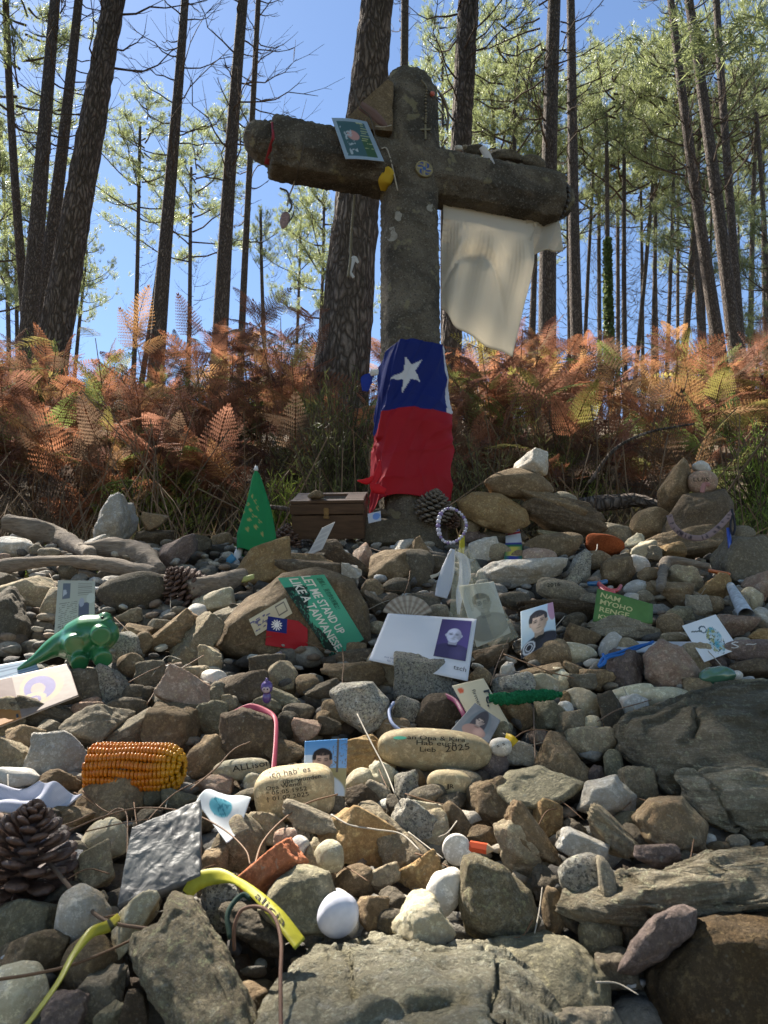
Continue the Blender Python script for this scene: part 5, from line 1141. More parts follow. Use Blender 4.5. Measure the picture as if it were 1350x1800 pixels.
sheet('booklet', S, lambda u, v: put(full(u, (.32, .42, .52)), np.abs((v*7) % 1-.5) < .12, (.12, .16, .25)), 40, 20, .003, PRINT, label='light blue printed leaflet partly under the icon postcard', cat='leaflet')
# --- magazine page in a sleeve
S = quadS([(102, 1020), (167, 1021), (166, 1092), (95, 1118)], 12, .075, anchor=(130, 1112))
def p_mag(u, v):
    C = full(u, (.42, .41, .35)); C = put(C, (np.abs((v*26) % 1-.5) < .22) & (nz2(u, v, 4, 30) > -.15) & (u > .08) & (u < .55) & (v > .42), (.16, .15, .13)); C = put(C, (np.abs((v*24) % 1-.5) < .2) & (u > .55) & (u < .92) & (v > .05) & (v < .35), (.22, .21, .18))
    C = put(C, (np.abs(u-.24) < .10) & (np.abs(v-.21) < .15), (.12, .13, .16)); C = put(C, (np.abs(u-.24) < .075) & (v > .12) & (v < .31) & (nz2(u, v, 6, 14) > 0), (.45, .46, .5)); C = put(C, (np.abs(u-.72) < .13) & (v > .50) & (v < .96), (.09, .09, .13)); C = put(C, ell(u, v, .66, .48, .07, .10), (.34, .34, .42)); C = put(C, ell(u, v, .9, .42, .12, .12), (.50, .5, .46)); return C
o = sheet('magazine_page', S, p_mag, 60, 80, .0015, GLOSS, label='yellowed printed page in a clear sleeve behind the green toy dinosaur', cat='page')
# --- cream booklet with "firmes" and veiled woman picture
S = quadS([(795, 1205), (850, 1192), (895, 1272), (842, 1292)], 45, .035, anchor=(850, 1270))
bk = sheet('cream_booklet', S, lambda u, v: put(full(u, (.56, .49, .34)), ell(u, v, .16, .13, .09, .06), (.55, .10, .04)), 30, 30, .003, PRINT, label='cream booklet cover with a red dot and dark lettering under the veiled woman picture', cat='booklet')
text_px(S, bk, 'firmes', 829, 1213, 841, 1242, 7, (.08, .08, .08), False); text_px(S, bk, 're.', 850, 1214, 858, 1243, 15, (.03, .04, .05), True); text_px(S, bk, 'Camino', 826, 1228, 832, 1246, 5, (.08, .08, .08), False) if False else None
S = quadS([(835, 1235), (880, 1266), (856, 1312), (790, 1286)], 50, .055, anchor=(825, 1300))
def p_veil(u, v):
    C = full(u, (.14, .15, .16)); C = C*(1+.3*nz2(u, v, 2, 4))[..., None]; C = put(C, ell(u, v, .5, .6, .34, .62), (.10, .12, .13)); C = put(C, ell(u, v, .5, .52, .22, .5), (.035, .03, .03)); C = put(C, ell(u, v, .5, .95, .22, .28), (.22, .14, .11)); return portrait(u, v, C, .5, .38, .13, (.30, .24, .20), (.03, .025, .02), (.24, .15, .12), asp=S.w/S.h)
sheet('devotional_picture', S, p_veil, 60, 60, .001, GLOSS, label='grey toned picture of a veiled woman looking down, above the long 2025 stone', cat='picture')
# --- small papers
S = quadS([(541, 972), (587, 917), (570, 962), (553, 988)], 20, .06, anchor=(548, 982)); S = quadS([(566, 928), (589, 917), (566, 966), (538, 979)], 15, .06, anchor=(552, 975))
sheet('white_card', S, lambda u, v: put(full(u, (.48, .45, .42)), (np.abs((v*22) % 1-.5) < .16) & (u > .15) & (u < .8), (.32, .30, .30)), 24, 40, .002, PRINT, label='pale printed card leaning on edge in front of the wooden box', cat='card')
S = quadS([(120, 1492), (146, 1494), (140, 1532), (104, 1526)], 55, .0); sheet('note', S, lambda u, v: put(full(u, (.45, .45, .46)), np.abs(nz2(u, v, 3, 12)) < .06, (.05, .05, .06)), 30, 30, .001, PAPER, label='grey scrap of handwritten paper beside the big pine cone', cat='note')
S = quadS([(646, 903), (669, 898), (670, 915), (648, 920)], 10, .02, Y=2.2); sheet('plastic_wrapper', S, lambda u, v: put(full(u, (.42, .44, .50)), ell(u, v, .65, .45, .3, .35), (.12, .22, .50)), 16, 14, .002, GLOSS, label='small crumpled white and blue wrapper right of the wooden box', cat='wrapper')
S = quadS([(1090, 1127), (1242, 1128), (1250, 1146), (1080, 1146)], 60, .01); sheet('envelope', S, (.50, .52, .56), 12, 6, .002, PRINT, label='white envelope lying behind the large pinkish stone at right', cat='envelope')
S = quadS([(-20, 1388), (60, 1376), (148, 1402), (130, 1440)], 52, .03, bulge=lambda u, v: .012*np.sin(u*5+1)*np.sin(v*3)); S = quadS([(-25, 1392), (70, 1374), (146, 1404), (-20, 1440)], 55, .035, anchor=(60, 1425), bulge=lambda u, v: .010*np.sin(u*6+1)+.006*np.sin(v*9+u*4))
sheet('cloth_strip', S, lambda u, v: put(full(u, (.60, .61, .70)), (np.abs((u*60+v*4) % 1-.5) < .2), (.48, .50, .60)), 120, 24, .003, PAPER, label='white ribbed cloth strip lying at the left edge above the big pine cone', cat='cloth')
# --- stones with writing
def write_on(o, lines, col=INK, off=.0012, parent=None):
    """lines: (text, x0px, y0px, x1px, y1px, hpx) cast from the viewer on to the stone"""
    b = bvh_of(o)
    for tx, x0, y0, x1, y1, hp in lines:
        V, F = text_np(tx, False); xx = V[:, 0]/V[:, 0].max(); yy = V[:, 1]/.72; L = math.hypot(x1-x0, y1-y0); dx, dy = (x1-x0)/L, (y1-y0)/L
        P = []; bad = np.zeros(len(V), bool)
        for k, (a, c) in enumerate(zip(xx, yy)):
            h, n, d = hit(b, x0+dx*L*a+dy*hp*c, y0+dy*L*a-dx*hp*c)
            if h is None: bad[k] = True; P.append((0, 0, 0))
            else: P.append(tuple(h-d*off))
        F2 = F[~bad[F].any(1)]
        if not len(F2): continue
        m = mesh_np('lettering', np.array(P), F2, col, False); c = link('lettering', m)
        c.parent = o; c.matrix_parent_inverse = o.matrix_basis.inverted()
def smooth_stone(px, py, w, h, ang, mat, label, inset=-.0, sq=4, seed=1, dep=.9):
    V, F = ico(5); P = np.sign(V)*np.abs(V)**(2/sq*1.0) if False else V/((np.abs(V)**sq).sum(1)**(1/sq))[:, None]
    P = P*(1+.035*fbm(V*1.5, seed, 2)[:, None]); 
    me = mesh_np('written_stone', P, F, SM[mat]); me = me
    return add_stone(px, py, w, h, ang, 'p', mat, label, mesh=me, name='written_stone', inset=inset, dep=dep)
BEIGE = stone_mat('beige_pebble', (.40, .33, .21), (.47, .40, .27), bumpy=.12, rough=.7)
SM['B'] = BEIGE
w1 = smooth_stone(519, 1393, 134, 84, 6, 'B', 'rounded beige stone with a handwritten German dedication, in front of the selfie print', -.045, 3.4, 4)
write_on(w1, [("Ich hab' es", 474, 1366, 546, 1355, 9), ('überwunden...', 498, 1378, 574, 1366, 8), ('Opa Wendl', 468, 1390, 530, 1380, 7.5), ('* 05.05.1952', 468, 1399, 540, 1389, 7.5), ('† 01.02.2025', 468, 1409, 543, 1399, 7.5)])
w2 = smooth_stone(763, 1318, 194, 68, -4, 'B', 'long flat oval beige stone with handwriting and the year 2025', -.045, 2.6, 6)
write_on(w2, [('an Opa & Kira', 716, 1299, 818, 1304, 8), ('Hab euch', 732, 1309, 802, 1312, 8.5), ('Lieb', 738, 1321, 766, 1322, 8.5), ('2025', 783, 1322, 826, 1317, 11)])
def blob(o, cx, cy, w, h, mat, name, n=14): 
    b = bvh_of(o); P = [on(b, cx, cy, .0010)]+[on(b, cx+math.cos(k/n*6.283)*w/2, cy+math.sin(k/n*6.283)*h/2, .0010) for k in range(n)]; F = np.array([[0, 1+(k+1) % n, 1+k] for k in range(n)])
    c = link(name, mesh_np(name, np.array([list(p) for p in P]), F, mat)); c.parent = o; c.matrix_parent_inverse = o.matrix_basis.inverted()
blob(w2, 703, 1297, 24, 6, plain('mint_paint', (.12, .50, .32), .5), 'paint_dab')
w3 = smooth_stone(424, 1352, 98, 34, 6, 'c', 'long cream stone with the name Allison in black pen, left of the dedication stone', -.03, 2.6, 8)
write_on(w3, [('ALLison', 409, 1357, 476, 1345, 11)])
w4 = smooth_stone(790, 1376, 76, 42, -4, 'B', 'beige stone with the initials JR under the long 2025 stone', -.03, 2.4, 9)
write_on(w4, [('J', 783, 1386, 789, 1386, 8), ('R', 791, 1386, 798, 1386, 8)])
w5 = smooth_stone(987, 1039, 82, 34, -10, 'g', 'grey oval stone with faint pen numbers, left of the mantra sign', -.03, 2.6, 10)
write_on(w5, [('2016', 962, 1032, 985, 1030, 7)])
w6 = smooth_stone(880, 1313, 38, 30, 0, 'w', 'small white pebble with a doodled face, right of the long 2025 stone', -.05, 2.3, 11)
write_on(w6, [('ɔ ɔ', 873, 1313, 888, 1310, 7)]) if False else write_on(w6, [('s s', 874, 1314, 888, 1309, 6)])
w7 = smooth_stone(1325, 1143, 106, 36, 2, 'u', 'long pinkish grey stone with a drawn white curve at the right edge', -.05, 2.8, 12)
write_on(w7, [('S ~', 1286, 1140, 1330, 1136, 12)], plain('chalk', (.6, .58, .55), .9))
w8 = smooth_stone(1235, 847, 48, 40, 4, 'k', 'rounded pinkish stone with faint writing on top of the right hand cairn', -.0, 2.4, 13)
w8.matrix_basis = Matrix.Translation(Vector(w8.matrix_basis.translation).normalized()*-.05) @ w8.matrix_basis
write_on(w8, [('LUIS', 1219, 846, 1246, 846, 7)])
# special stones
def glass(name, c, rough=.2): return plain(name, c, rough, .6, .2, 25, coat=.5)
add_stone(1260, 1190, 58, 34, 8, 'p', 'w', 'polished green stone resting on the great gneiss rock', mesh=mesh_np('stone', *rock_shape('p', 91, 5), glass('polished_green', (.075, .17, .105))), inset=-.06)
add_stone(1063, 958, 68, 38, -10, 'p', 'w', 'fuzzy rust red oval stone on the pile right of the small stone tower', mesh=mesh_np('stone', *rock_shape('p', 5, 5), RUST_K), inset=-.03)
SM['P'] = plain('porcelain_white', (.62, .62, .69), .4, .4, .06, 120)
o = smooth_stone(594, 1608, 72, 66, 55, 'P', 'bright lilac white porcelain like pebble above the pale foreground slab', -.05, 2.25, 38, .8); o.name = 'stone'
add_stone(435, 1017, 26, 11, 18, 'p', 'w', 'small yellow green pebble at the top edge of the stickered boulder', mesh=mesh_np('stone', *rock_shape('p', 39, 4), plain('lime_pebble', (.42, .42, .15), .5)), inset=-.06)
V, F = tube(np.array([(0, -1, 0), (0, -.85, 0), (0, -.7, 0), (0, .7, 0), (0, .85, 0), (0, 1, 0)], float), [.72, .93, 1, 1, .93, .72], 40)
add_stone(803, 1493, 48, 48, 0, 'p', 'w', 'round flat white disc shaped stone left of the red pencil stub', mesh=mesh_np('disc_stone', V, F, SM['w']), inset=-.045, name='disc_stone', dep=.35, tilt=-12)
# grass-level cap stones above boulder
add_stone(545, 1001, 122, 34, -4, 'r', 'v', 'flat crumbly dark brown stone lying on top of the stickered boulder', inset=-.05)
add_stone(618, 1010, 34, 38, 0, 'q', 'q', 'small white quartz lump at the top right of the stickered boulder', inset=-.05) if False else add_stone(618, 1008, 36, 38, 0, 'r', 'q', 'small white quartz lump at the top right of the stickered boulder', inset=-.05)
# ------------------------------------------------------------------ flag wrapped round the shaft
def make_flag():
    nu, nv = 150, 170; th = np.linspace(-1.9, 1.9, nu)[:, None]*np.ones((1, nv)); t = np.linspace(0, 1, nv)[None]*np.ones((nu, 1))
    ctr = np.array([CC[0], CC[1]])
    ztop = 1.125-.0*th; zt = 1.135-.05*np.clip(-th-.2, 0, 2)**1.2; zb = .565-.02*np.sin(th*2)+.05*np.clip(-th+.0, -1, 1)*0+.02*th
    z = zt+(zb-zt)*t; ctr = np.array([CC[0], CC[1]])
    c, s = np.cos(th), np.sin(th); k = (np.abs(c)**4+np.abs(s)**4)**(-1/4)
    rad = .112*k*(1+.02*np.sin(t*3.14))+.007*t+.014*t*np.clip(-s, 0, 1)
    u = (th+1.9)/3.8; uu = u*7
    ph = z*60+th*6*np.clip(.8-t, 0, 1)+2.5*vnoise(np.stack([uu, t*3, t*0], -1), 3); fold = .0045*(1-np.abs(np.sin(ph*.5))**.6)*np.clip(t*2-.3, .1, 1)+.006*vnoise(np.stack([u*9+t*5, t*7-u*3, t*0], -1), 5)+.004*(1-np.abs(np.sin(u*30+t*16+3*vnoise(np.stack([u*4, t*4, t*0], -1), 8)))**.5)
    d = np.abs((u-.30)+(t-.25)*.25); fold += .012*np.exp(-(d/.02)**2)*(t < .6)
    rad = rad+np.maximum(fold*1.7, -.004)+.003
    X = ctr[0]+(s*AX[0]*rad-c*AN[0]*rad); Yy = ctr[1]+(s*AX[1]*rad-c*AN[1]*rad)
    G = np.stack([X, Yy, z], -1); V, F = slabgrid(G, np.array([0, .002, 0])); 
    C = full(u, (.36, .010, .018)); bl = t < .42+.10*np.clip(u-.45, -.3, .5)**1*0+.03*np.sin(u*3); C = put(C, bl, (.008, .018, .15)); C = put(C, bl & (u > .695+.02*np.sin(t*8)), (.62, .62, .66))
    # five pointed star, squeezed by the folds
    x = (u-.41)/.118; y = (t-.22)/.128; x = x+.30*y+.08*nz2(u, t, 4, 5); r = np.hypot(x, y); a = np.arctan2(x, -y)+.5; q = np.abs(((a/(2*math.pi/5)) % 1)-.5)*2
    R5 = .382*math.cos(math.pi/5)/np.cos((1-q)*math.pi/5*1.0) ; e_ = .382+.0*q; an5 = (1-q)*math.pi/5; rs = .382*math.sin(math.pi/5)/ (np.sin(an5)*(1-.382*math.cos(math.pi/5))+ .382*math.sin(math.pi/5)*np.cos(an5)); C = put(C, (r < rs) & bl, (.64, .64, .67))
    Cc = np.vstack([C.reshape(-1, 3)]*2); root = tag(link('flag', mesh_np('flag', V, F, vcol('flag_cloth', .6, .2, trans=.18, bump=.1, bsc=200), True, Cc)), 'blue, white and red flag with one white star wrapped around the cross shaft', 'flag')
    kn = on(CBVH, 664, 655, .02); P, Fk = rock_shape('r', 77, 3); pk = np.array(at_y(657, 655, 2.27)); M = link('knot', mesh_np('knot', P*np.array([.017, .014, .013])+pk, Fk, plain('white_knot', (.6, .58, .55), .8)), root)
    ends = [np.array(at_y(x, y, 2.27)) for x, y in ((655, 658), (645, 668), (642, 688))]; ribbon_strip('flag_corner', None, None, ends, [.010, .045, .02], (.02, .05, .35), parent=root, mat=plain('blue_cloth', (.015, .04, .30), .6, trans=.3))
    for pts, w in (([(658, 838), (645, 846), (628, 845)], [.012, .022, .004]), ([(657, 850), (665, 832), (668, 808)], [.008, .028, .006]), ([(652, 848), (660, 858), (678, 864)], [.008, .035, .02])):
        e = [np.array(at_y(x, y, 2.235 if i < 9 else 2.2)) for i, (x, y) in enumerate(pts)]; ribbon_strip('flag_corner', None, None, e, w, None, parent=root, mat=plain('red_cloth', (.50, .012, .022), .6, trans=.3, bump=.3, bsc=60))
make_flag()
# ------------------------------------------------------------------ shirt hanging from the right arm
def make_shirt():
    pp = Vector(CC)+Vector(AN)*.015; nn = Vector(AN); H = lambda x, y: np.array(hit_plane(x, y, pp, nn))
    nu, nv = 90, 90
    def patchgrid(top, right, bottom, left, fold):
        # edges as pixel polylines
        def E(pts, m): return cr([(x, y, 0) for x, y in pts], 30)[np.linspace(0, len(cr([(x, y, 0) for x, y in pts], 30))-1, m).astype(int), :2]
        T, Bm = E(top, nu), E(bottom, nu); L, R = E(left, nv), E(right, nv); u = np.linspace(0, 1, nu)[:, None, None]; v = np.linspace(0, 1, nv)[None, :, None]
        P = (1-v)*T[:, None]+v*Bm[:, None]+(1-u)*L[None]+u*R[None]-((1-u)*(1-v)*T[0]+u*(1-v)*T[-1]+(1-u)*v*Bm[0]+u*v*Bm[-1])
        G = np.array([[H(*P[i, j]) for j in range(nv)] for i in range(nu)]); U, Vv = u[..., 0]*np.ones((1, nv)), v[..., 0]*np.ones((nu, 1))
        return G+np.array(AN)*(fold(U, Vv)*np.clip(Vv*6-.9, 0, 1))[..., None]
    f1 = lambda u, v: .020*np.sin(u*17+v*2.5+.6*np.sin(v*4))*(1-v*.65)+.03*np.exp(-((v-.32-.9*(u-.42)**2*3)/.05)**2)*np.exp(-((u-.42)/.25)**2)+.022*np.exp(-((v-.12-2.5*(u-.45)**2)/.05)**2)*np.exp(-((u-.45)/.2)**2)-.015*np.exp(-((u-.22)/.05)**2)*(1-v)+.01*np.sin(u*5+v*3)
    G = patchgrid([(779, 345), (860, 362), (938, 385)], [(938, 385), (936, 470), (922, 540), (903, 625)], [(778, 540), (800, 575), (850, 604), (903, 625)], [(779, 345), (780, 460), (778, 540)], f1)
    t = NT('cream_cloth'); g = t.N('NewGeometry').outputs['Position']; c = (.76, .71, .62); t.b.inputs['Base Color'].default_value = (*c, 1); t.b.inputs['Roughness'].default_value = .8
    tr = t.N('BsdfTranslucent', Color=(.80, .74, .62, 1)); mx = t.N('MixShader', Fac=.5); t.t.links.new(t.b.outputs[0], mx.inputs[1]); t.t.links.new(tr.outputs[0], mx.inputs[2]); t.t.links.new(mx.outputs[0], t.o.inputs[0])
    root = empty('shirt', Vector(G[45, 0].tolist()), 'cream T-shirt hanging like a cloth from the right arm of the cross', 'shirt')
    V, F = slabgrid(G, np.array(AN)*.002); link('body', mesh_np('body', V, F, t.m), root)
    f2 = lambda u, v: .014*np.sin(u*4.1+v)+.010*np.sin(u*11+v*5)
    G = patchgrid([(925, 380), (950, 375), (972, 372)], [(972, 372), (984, 410), (986, 444)], [(926, 447), (955, 441), (986, 444)], [(925, 380), (926, 415), (926, 447)], f2)
    V, F = slabgrid(G+np.array(AN)*-.004, np.array(AN)*.010); link('sleeve', mesh_np('sleeve', V, F, t.m), root)
make_shirt()
# ------------------------------------------------------------------ things hung on the cross
fp = Vector(CC)-Vector(AN)*.118; fn = -Vector(AN)
FPn = lambda x, y, o=0: hit_plane(x, y, fp-Vector(AN)*o, Vector(AN))
S = Surf(*[FPn(x, y, .006) for x, y in ((583, 207), (645, 214), (676, 282), (607, 281))], bulge=lambda u, v: .006*np.sin(u*3.1+v))
def p_slv(u, v):
    C = full(u, (.26, .36, .48)); inn = (u > .10) & (u < .88) & (v > .08) & (v < .93); C = put(C, inn, (.035, .10, .13)); C = put(C, inn & (u > .6) & (v > .45), (.03, .09, .05))
    C = put(C, ell(u, v, .42, .42, .16, .12), (.42, .24, .24)); C = put(C, inn & (np.abs((v*16) % 1-.5) < .15) & (u > .6) & (v < .75) & (nz2(u, v, 2, 12) > 0), (.40, .45, .25)); C = put(C, (nz2(u, v, 3, 14) > .2) & (u < .4) & inn, (.35, .42, .50)); return C
sheet('plastic_sleeve', S, p_slv, 60, 60, .002, GLOSS, label='clear plastic sleeve with a blue green print on the left arm of the cross', cat='sleeve')
w = Surf(*[FPn(x, y, .02) for x, y in ((690, 138), (694, 140), (690, 224), (600, 215))])
def wedge():
    pts = [(606, 212), (640, 176), (682, 139), (691, 146), (690, 230), (640, 226)]; gb = GB(); n = len(pts)
    A = [np.array(hit_plane(x, y, Vector(CC)-Vector(AN)*.10, Vector(AN))) for x, y in pts]; B = [a+np.array(AN)*.07 for a in A]
    V = np.array(A+B); F = [list(range(n))[::-1], list(range(n, 2*n))]+[[i, (i+1) % n, n+(i+1) % n, n+i] for i in range(n)]
    bm = bmesh.new(); vs = [bm.verts.new(v) for v in V]; [bm.faces.new([vs[i] for i in f]) for f in F]; bmesh.ops.triangulate(bm, faces=bm.faces[:]); bmesh.ops.recalc_face_normals(bm, faces=bm.faces[:]); bmesh.ops.subdivide_edges(bm, edges=bm.edges[:], cuts=9, use_grid_fill=True)
    me = bpy.data.meshes.new('wedge_stone'); bm.to_mesh(me); bm.free(); me.materials.append(SM['n']); displace(me, lambda V: .006*fbm(V*22, 3, 4)); o = link('wedge_stone', me); tag(o, 'flat pointed brown stone leaning between the left arm and head of the cross', 'stone')
wedge()
def on_cross(pts, off=.004): return [on(CBVH, x, y, off) for x, y in pts]
STR = plain('old_cord', (.10, .085, .07), .9); STL = plain('pale_cord', (.38, .34, .28), .8)
cordpts('cord', 'pale cord trailing down the face of the cross below the plastic sleeve', 'cord', on_cross([(668, 262), (680, 262), (690, 295), (699, 335)], .008), .0028, STL)
ribbon_strip('yellow_rag', 'small yellow rag hanging under the plastic sleeve on the cross', 'rag', on_cross([(680, 293), (683, 305), (676, 320), (674, 336)], .02), [.012, .045, .05, .02], (.52, .36, .02), mat=plain('yellow_cloth', (.52, .36, .03), .7, bump=.4, bsc=80))
ribbon_strip('printed_band', 'faded printed band looped over the wedge stone on the cross', 'band', [FPn(633, 185, .03), FPn(655, 200, .03), FPn(668, 212, .028), FPn(680, 222, .026)], [.03, .035, .03, .01], (.20, .13, .12))
cordpts('cord', 'thin dark cord tied over the wedge stone and plastic sleeve', 'cord', [FPn(618, 145, .03), FPn(632, 185, .035), FPn(650, 205, .03), FPn(660, 240, .02), FPn(670, 262, .02)], .0022, STR)
cordpts('wire', 'short pale wire sticking out from the head of the cross', 'wire', [FPn(660, 222, .02), FPn(675, 223, .025), FPn(688, 220, .02)], .002, STL)
# medallion
c = on(CBVH, 745, 298, .004); root = empty('medallion', c, 'round blue and gold medallion fixed at the centre of the cross', 'medallion')
md = (-Vector(AN)); X = Vector(AX); Zv = Vector((0, 0, 1))
V, F = tube(np.array([list(c+Vector(AN)*.01), list(c-Vector(AN)*.006)]), [.034, .034], 32); link('rim', mesh_np('rim', V, F, plain('brass', (.30, .24, .12), .4, .5, metal=.6, nz=.3, nsc=90), False), root)
def p_med(u, v):
    x = u-.5; y = v-.5; r = np.hypot(x, y); a = np.arctan2(y, x); C = full(u, (.22, .19, .11)); C = put(C, (r < .44) & (np.sin(a*6+r*18) > .1), (.03, .06, .22)); C = put(C, (np.abs(x) < .05) | (np.abs(y) < .05), (.30, .26, .14)); C = put(C, r < .12, (.04, .10, .28)); return C
c2 = c-Vector(AN)*.0066; s = .031; S = Surf(c2-X*s+Zv*s, c2+X*s+Zv*s, c2+X*s-Zv*s, c2-X*s-Zv*s); sheet('face', S, p_med, 40, 40, .0004, PRINT, root, mask=lambda u, v: (u-.5)**2+(v-.5)**2 < .249)
# rosary over the head
root = empty('rosary', on(CBVH, 745, 150, .01), 'rosary with a small metal cross and red bead draped over the head of the cross', 'rosary')
P = cr(on_cross([(742, 142), (750, 155), (748, 175), (749, 200), (748, 215)], .006), 8); g1 = GB()
for k, p_ in enumerate(P[::2]): g1.add(bv*.0048+p_, bf)
P2 = cr(on_cross([(750, 155), (762, 168), (775, 185), (784, 210), (787, 235)], .008), 8); V, F = tube(P2, .0022, 5); link('cord', mesh_np('cord', V, F, STR), root)
BR = plain('tarnished_metal', (.20, .17, .11), .5, .5, metal=.5); link('beads', g1.mesh('beads', BR), root); cc = on(CBVH, 748, 232, .008)
g1 = GB(); g1.add(*box(cc, (.007, .004, .065))); g1.add(*box(cc+Vector((0, -.0003, .010)), (.040, .0045, .007))); link('crucifix', g1.mesh('crucifix', BR, False), root)
link('bead', mesh_np('bead', bv*.010+np.array(on(CBVH, 760, 165, .012)), bf, plain('red_bead', (.50, .14, .10), .4)), root)
cordpts('cord', 'dark braided cord ring hanging down the right side of the cross head', 'cord', on_cross([(770, 160), (782, 178), (788, 205), (786, 228)], .006), .005, plain('braid', (.16, .13, .10), .8, nz=.5, nsc=300))
ribbon_strip('paper_slip', 'white paper slip tucked under the stones on the right cross arm', 'paper', [hit_plane(x, y, Vector(CC)-Vector(AN)*.09, Vector(AN)) for x, y in ((846, 258), (855, 272), (864, 291))], [.02, .03, .03], (.62, .62, .64))
ribbon_strip('red_tassel', 'dull red ribbon tied round the pointed left arm tip', 'ribbon', [on(CBVH, 478, 214, .006), on(CBVH, 480, 240, .006), on(CBVH, 477, 262, .008), on(CBVH, 471, 290, .012)], [.008, .010, .022, .03], (.30, .03, .04))
cordpts('cord', 'thin cord wound around the left arm of the cross', 'cord', [Vector(on(CBVH, x, y, .004)) for x, y in ((536, 232), (533, 262), (524, 300), (520, 325))], .0022, STR)
# charm below the left arm
ctr = on(CBVH, 518, 318, .004); hp = lambda x, y: at_y(x, y, ctr.y+.03)
root = empty('hanging_charm', ctr, 'pinkish shell charm and black ribbon hanging from the left arm of the cross', 'charm')
V, F = tube(cr([ctr, hp(514, 330), hp(508, 345), hp(505, 362)], 6), .0032, 5); link('cord', mesh_np('cord', V, F, STL), root)
V, F = tube(cr([hp(492, 331), hp(505, 337), hp(509, 352), hp(513, 362), hp(508, 372)], 6), [.004]*24+[.006], 5); link('ribbon', mesh_np('ribbon', V, F, STR), root)
V, F = tube(cr([hp(510, 350), hp(517, 362), hp(515, 378), hp(508, 390)], 6), .005, 5, flat=.3); link('ribbon', mesh_np('ribbon', V, F, STR), root)
P, Fk = rock_shape('p', 55, 3); cc = np.array(hp(500, 388)); q = P*np.array([.018, .008, .036]); R = np.array(Matrix.Rotation(.25, 3, 'Y')); link('shell', mesh_np('shell', q @ R.T+cc, Fk, plain('pink_shell', (.26, .17, .16), .5, nz=.35, nsc=120)), root)
# chain with bow, and bracelet at right tip
ch = lambda x, y: at_y(x, y, 2.40)
root = empty('chain', ch(619, 350), 'thin bead chain with a white bow hanging from the left arm of the cross', 'chain'); P = cr([ch(623, 345), ch(620, 380), ch(617, 420), ch(616, 455), ch(612, 485)], 12); g1 = GB()
for p_ in P: g1.add(bv*.0058+p_, bf)
link('beads', g1.mesh('beads', BR), root)
ribbon_strip('bow', None, None, [ch(615, 482), ch(622, 455), ch(630, 462)], [.008, .022, .008], None, parent=root, mat=plain('grey_white_ribbon', (.5, .5, .5), .6)); ribbon_strip('bow', None, None, [ch(618, 460), ch(614, 475), ch(622, 488)], [.006, .012, .01], None, parent=root, mat=plain('grey_white_ribbon', (.5, .5, .5), .6))
g1 = GB()
for k in range(22):
    a = k/22*6.283; p_ = CC+AX*.652+AN*math.cos(a)*.072+np.array([0, 0, 1])*math.sin(a)*.072; g1.add(bv*.0085+p_, bf)
o = link('bead_bracelet', g1.mesh('bead_bracelet', plain('black_bead', (.03, .025, .02), .4, .5))); tag(o, 'dark bead bracelet around the tip of the right cross arm', 'bracelet')
# ------------------------------------------------------------------ wooden box
def make_box():
    W, H, D = .232, .118, .15; M = Matrix.Translation(at_y(577, 948, 2.25)) @ Matrix.Rotation(math.radians(-4), 4, 'Z') @ Matrix.Rotation(math.radians(24), 4, 'X')
    t = NT('varnished_wood'); g = t.N('NewGeometry').outputs['Position']; mp = t.N('Mapping'); t.t.links.new(g, mp.inputs[0]); mp.inputs['Scale'].default_value = (6, 60, 60)
    t.put(t.b.inputs['Base Color'], t.mix(t.ramp(t.noise(mp.outputs[0], 1.5, 4, .6, .5), .35, .65), (.055, .028, .016), (.10, .055, .030))); t.b.inputs['Roughness'].default_value = .45
    root = empty('wooden_box', M.translation, 'brown wooden box with a brass latch and glass topped lid beside the cross foot', 'box')
    def bx(name, c, s, m, bev=.002):
        bm = bmesh.new(); bmesh.ops.create_cube(bm, size=1); bmesh.ops.scale(bm, vec=s, verts=bm.verts); bmesh.ops.translate(bm, vec=c, verts=bm.verts)
        if bev: bmesh.ops.bevel(bm, geom=bm.edges[:], offset=bev, segments=2, affect='EDGES')
        bmesh.ops.transform(bm, matrix=M, verts=bm.verts); me = bpy.data.meshes.new(name); bm.to_mesh(me); bm.free(); me.materials.append(m); return link(name, me, root)
    bx('body', (0, D/2, H*.33), (W, D, H*.66), t.m); bx('lid', (0, D/2, H*.84), (W+.006, D+.006, H*.28), t.m)
    for (c, s) in (((0, .014, H+.004), (W+.006, .030, .009)), ((0, D-.014, H+.004), (W+.006, .030, .009)), ((-W/2+.030, D/2, H+.004), (.062, D-.056, .009)), ((W/2-.030, D/2, H+.004), (.062, D-.056, .009))): bx('lid_frame', c, s, t.m, .0015)
    bx('glass', (0, D/2, H*.985+.002), (W-.10, D-.05, .003), plain('dark_glass', (.03, .035, .04), .08, .8), 0)
    b = plain('dull_brass', (.28, .19, .09), .4, .5, metal=.7, nz=.3, nsc=200); bx('latch', (-.002, -.004, H*.77), (.016, .006, .026), b, .002); bx('latch', (-.002, -.007, H*.63), (.020, .006, .010), b, .002)
    P, Fk = rock_shape('p', 61, 4); o = bpy.data.objects.new('pebble', mesh_np('pebble', P, Fk, SM['n'])); COL.objects.link(o); c = M @ Vector((-.038, .030, H+.009+.013)); o.matrix_basis = Matrix.Translation(c) @ Matrix.Diagonal((.027, .018, .014, 1)); tag(o, 'brown pebble lying on the lid of the wooden box', 'pebble')
make_box()
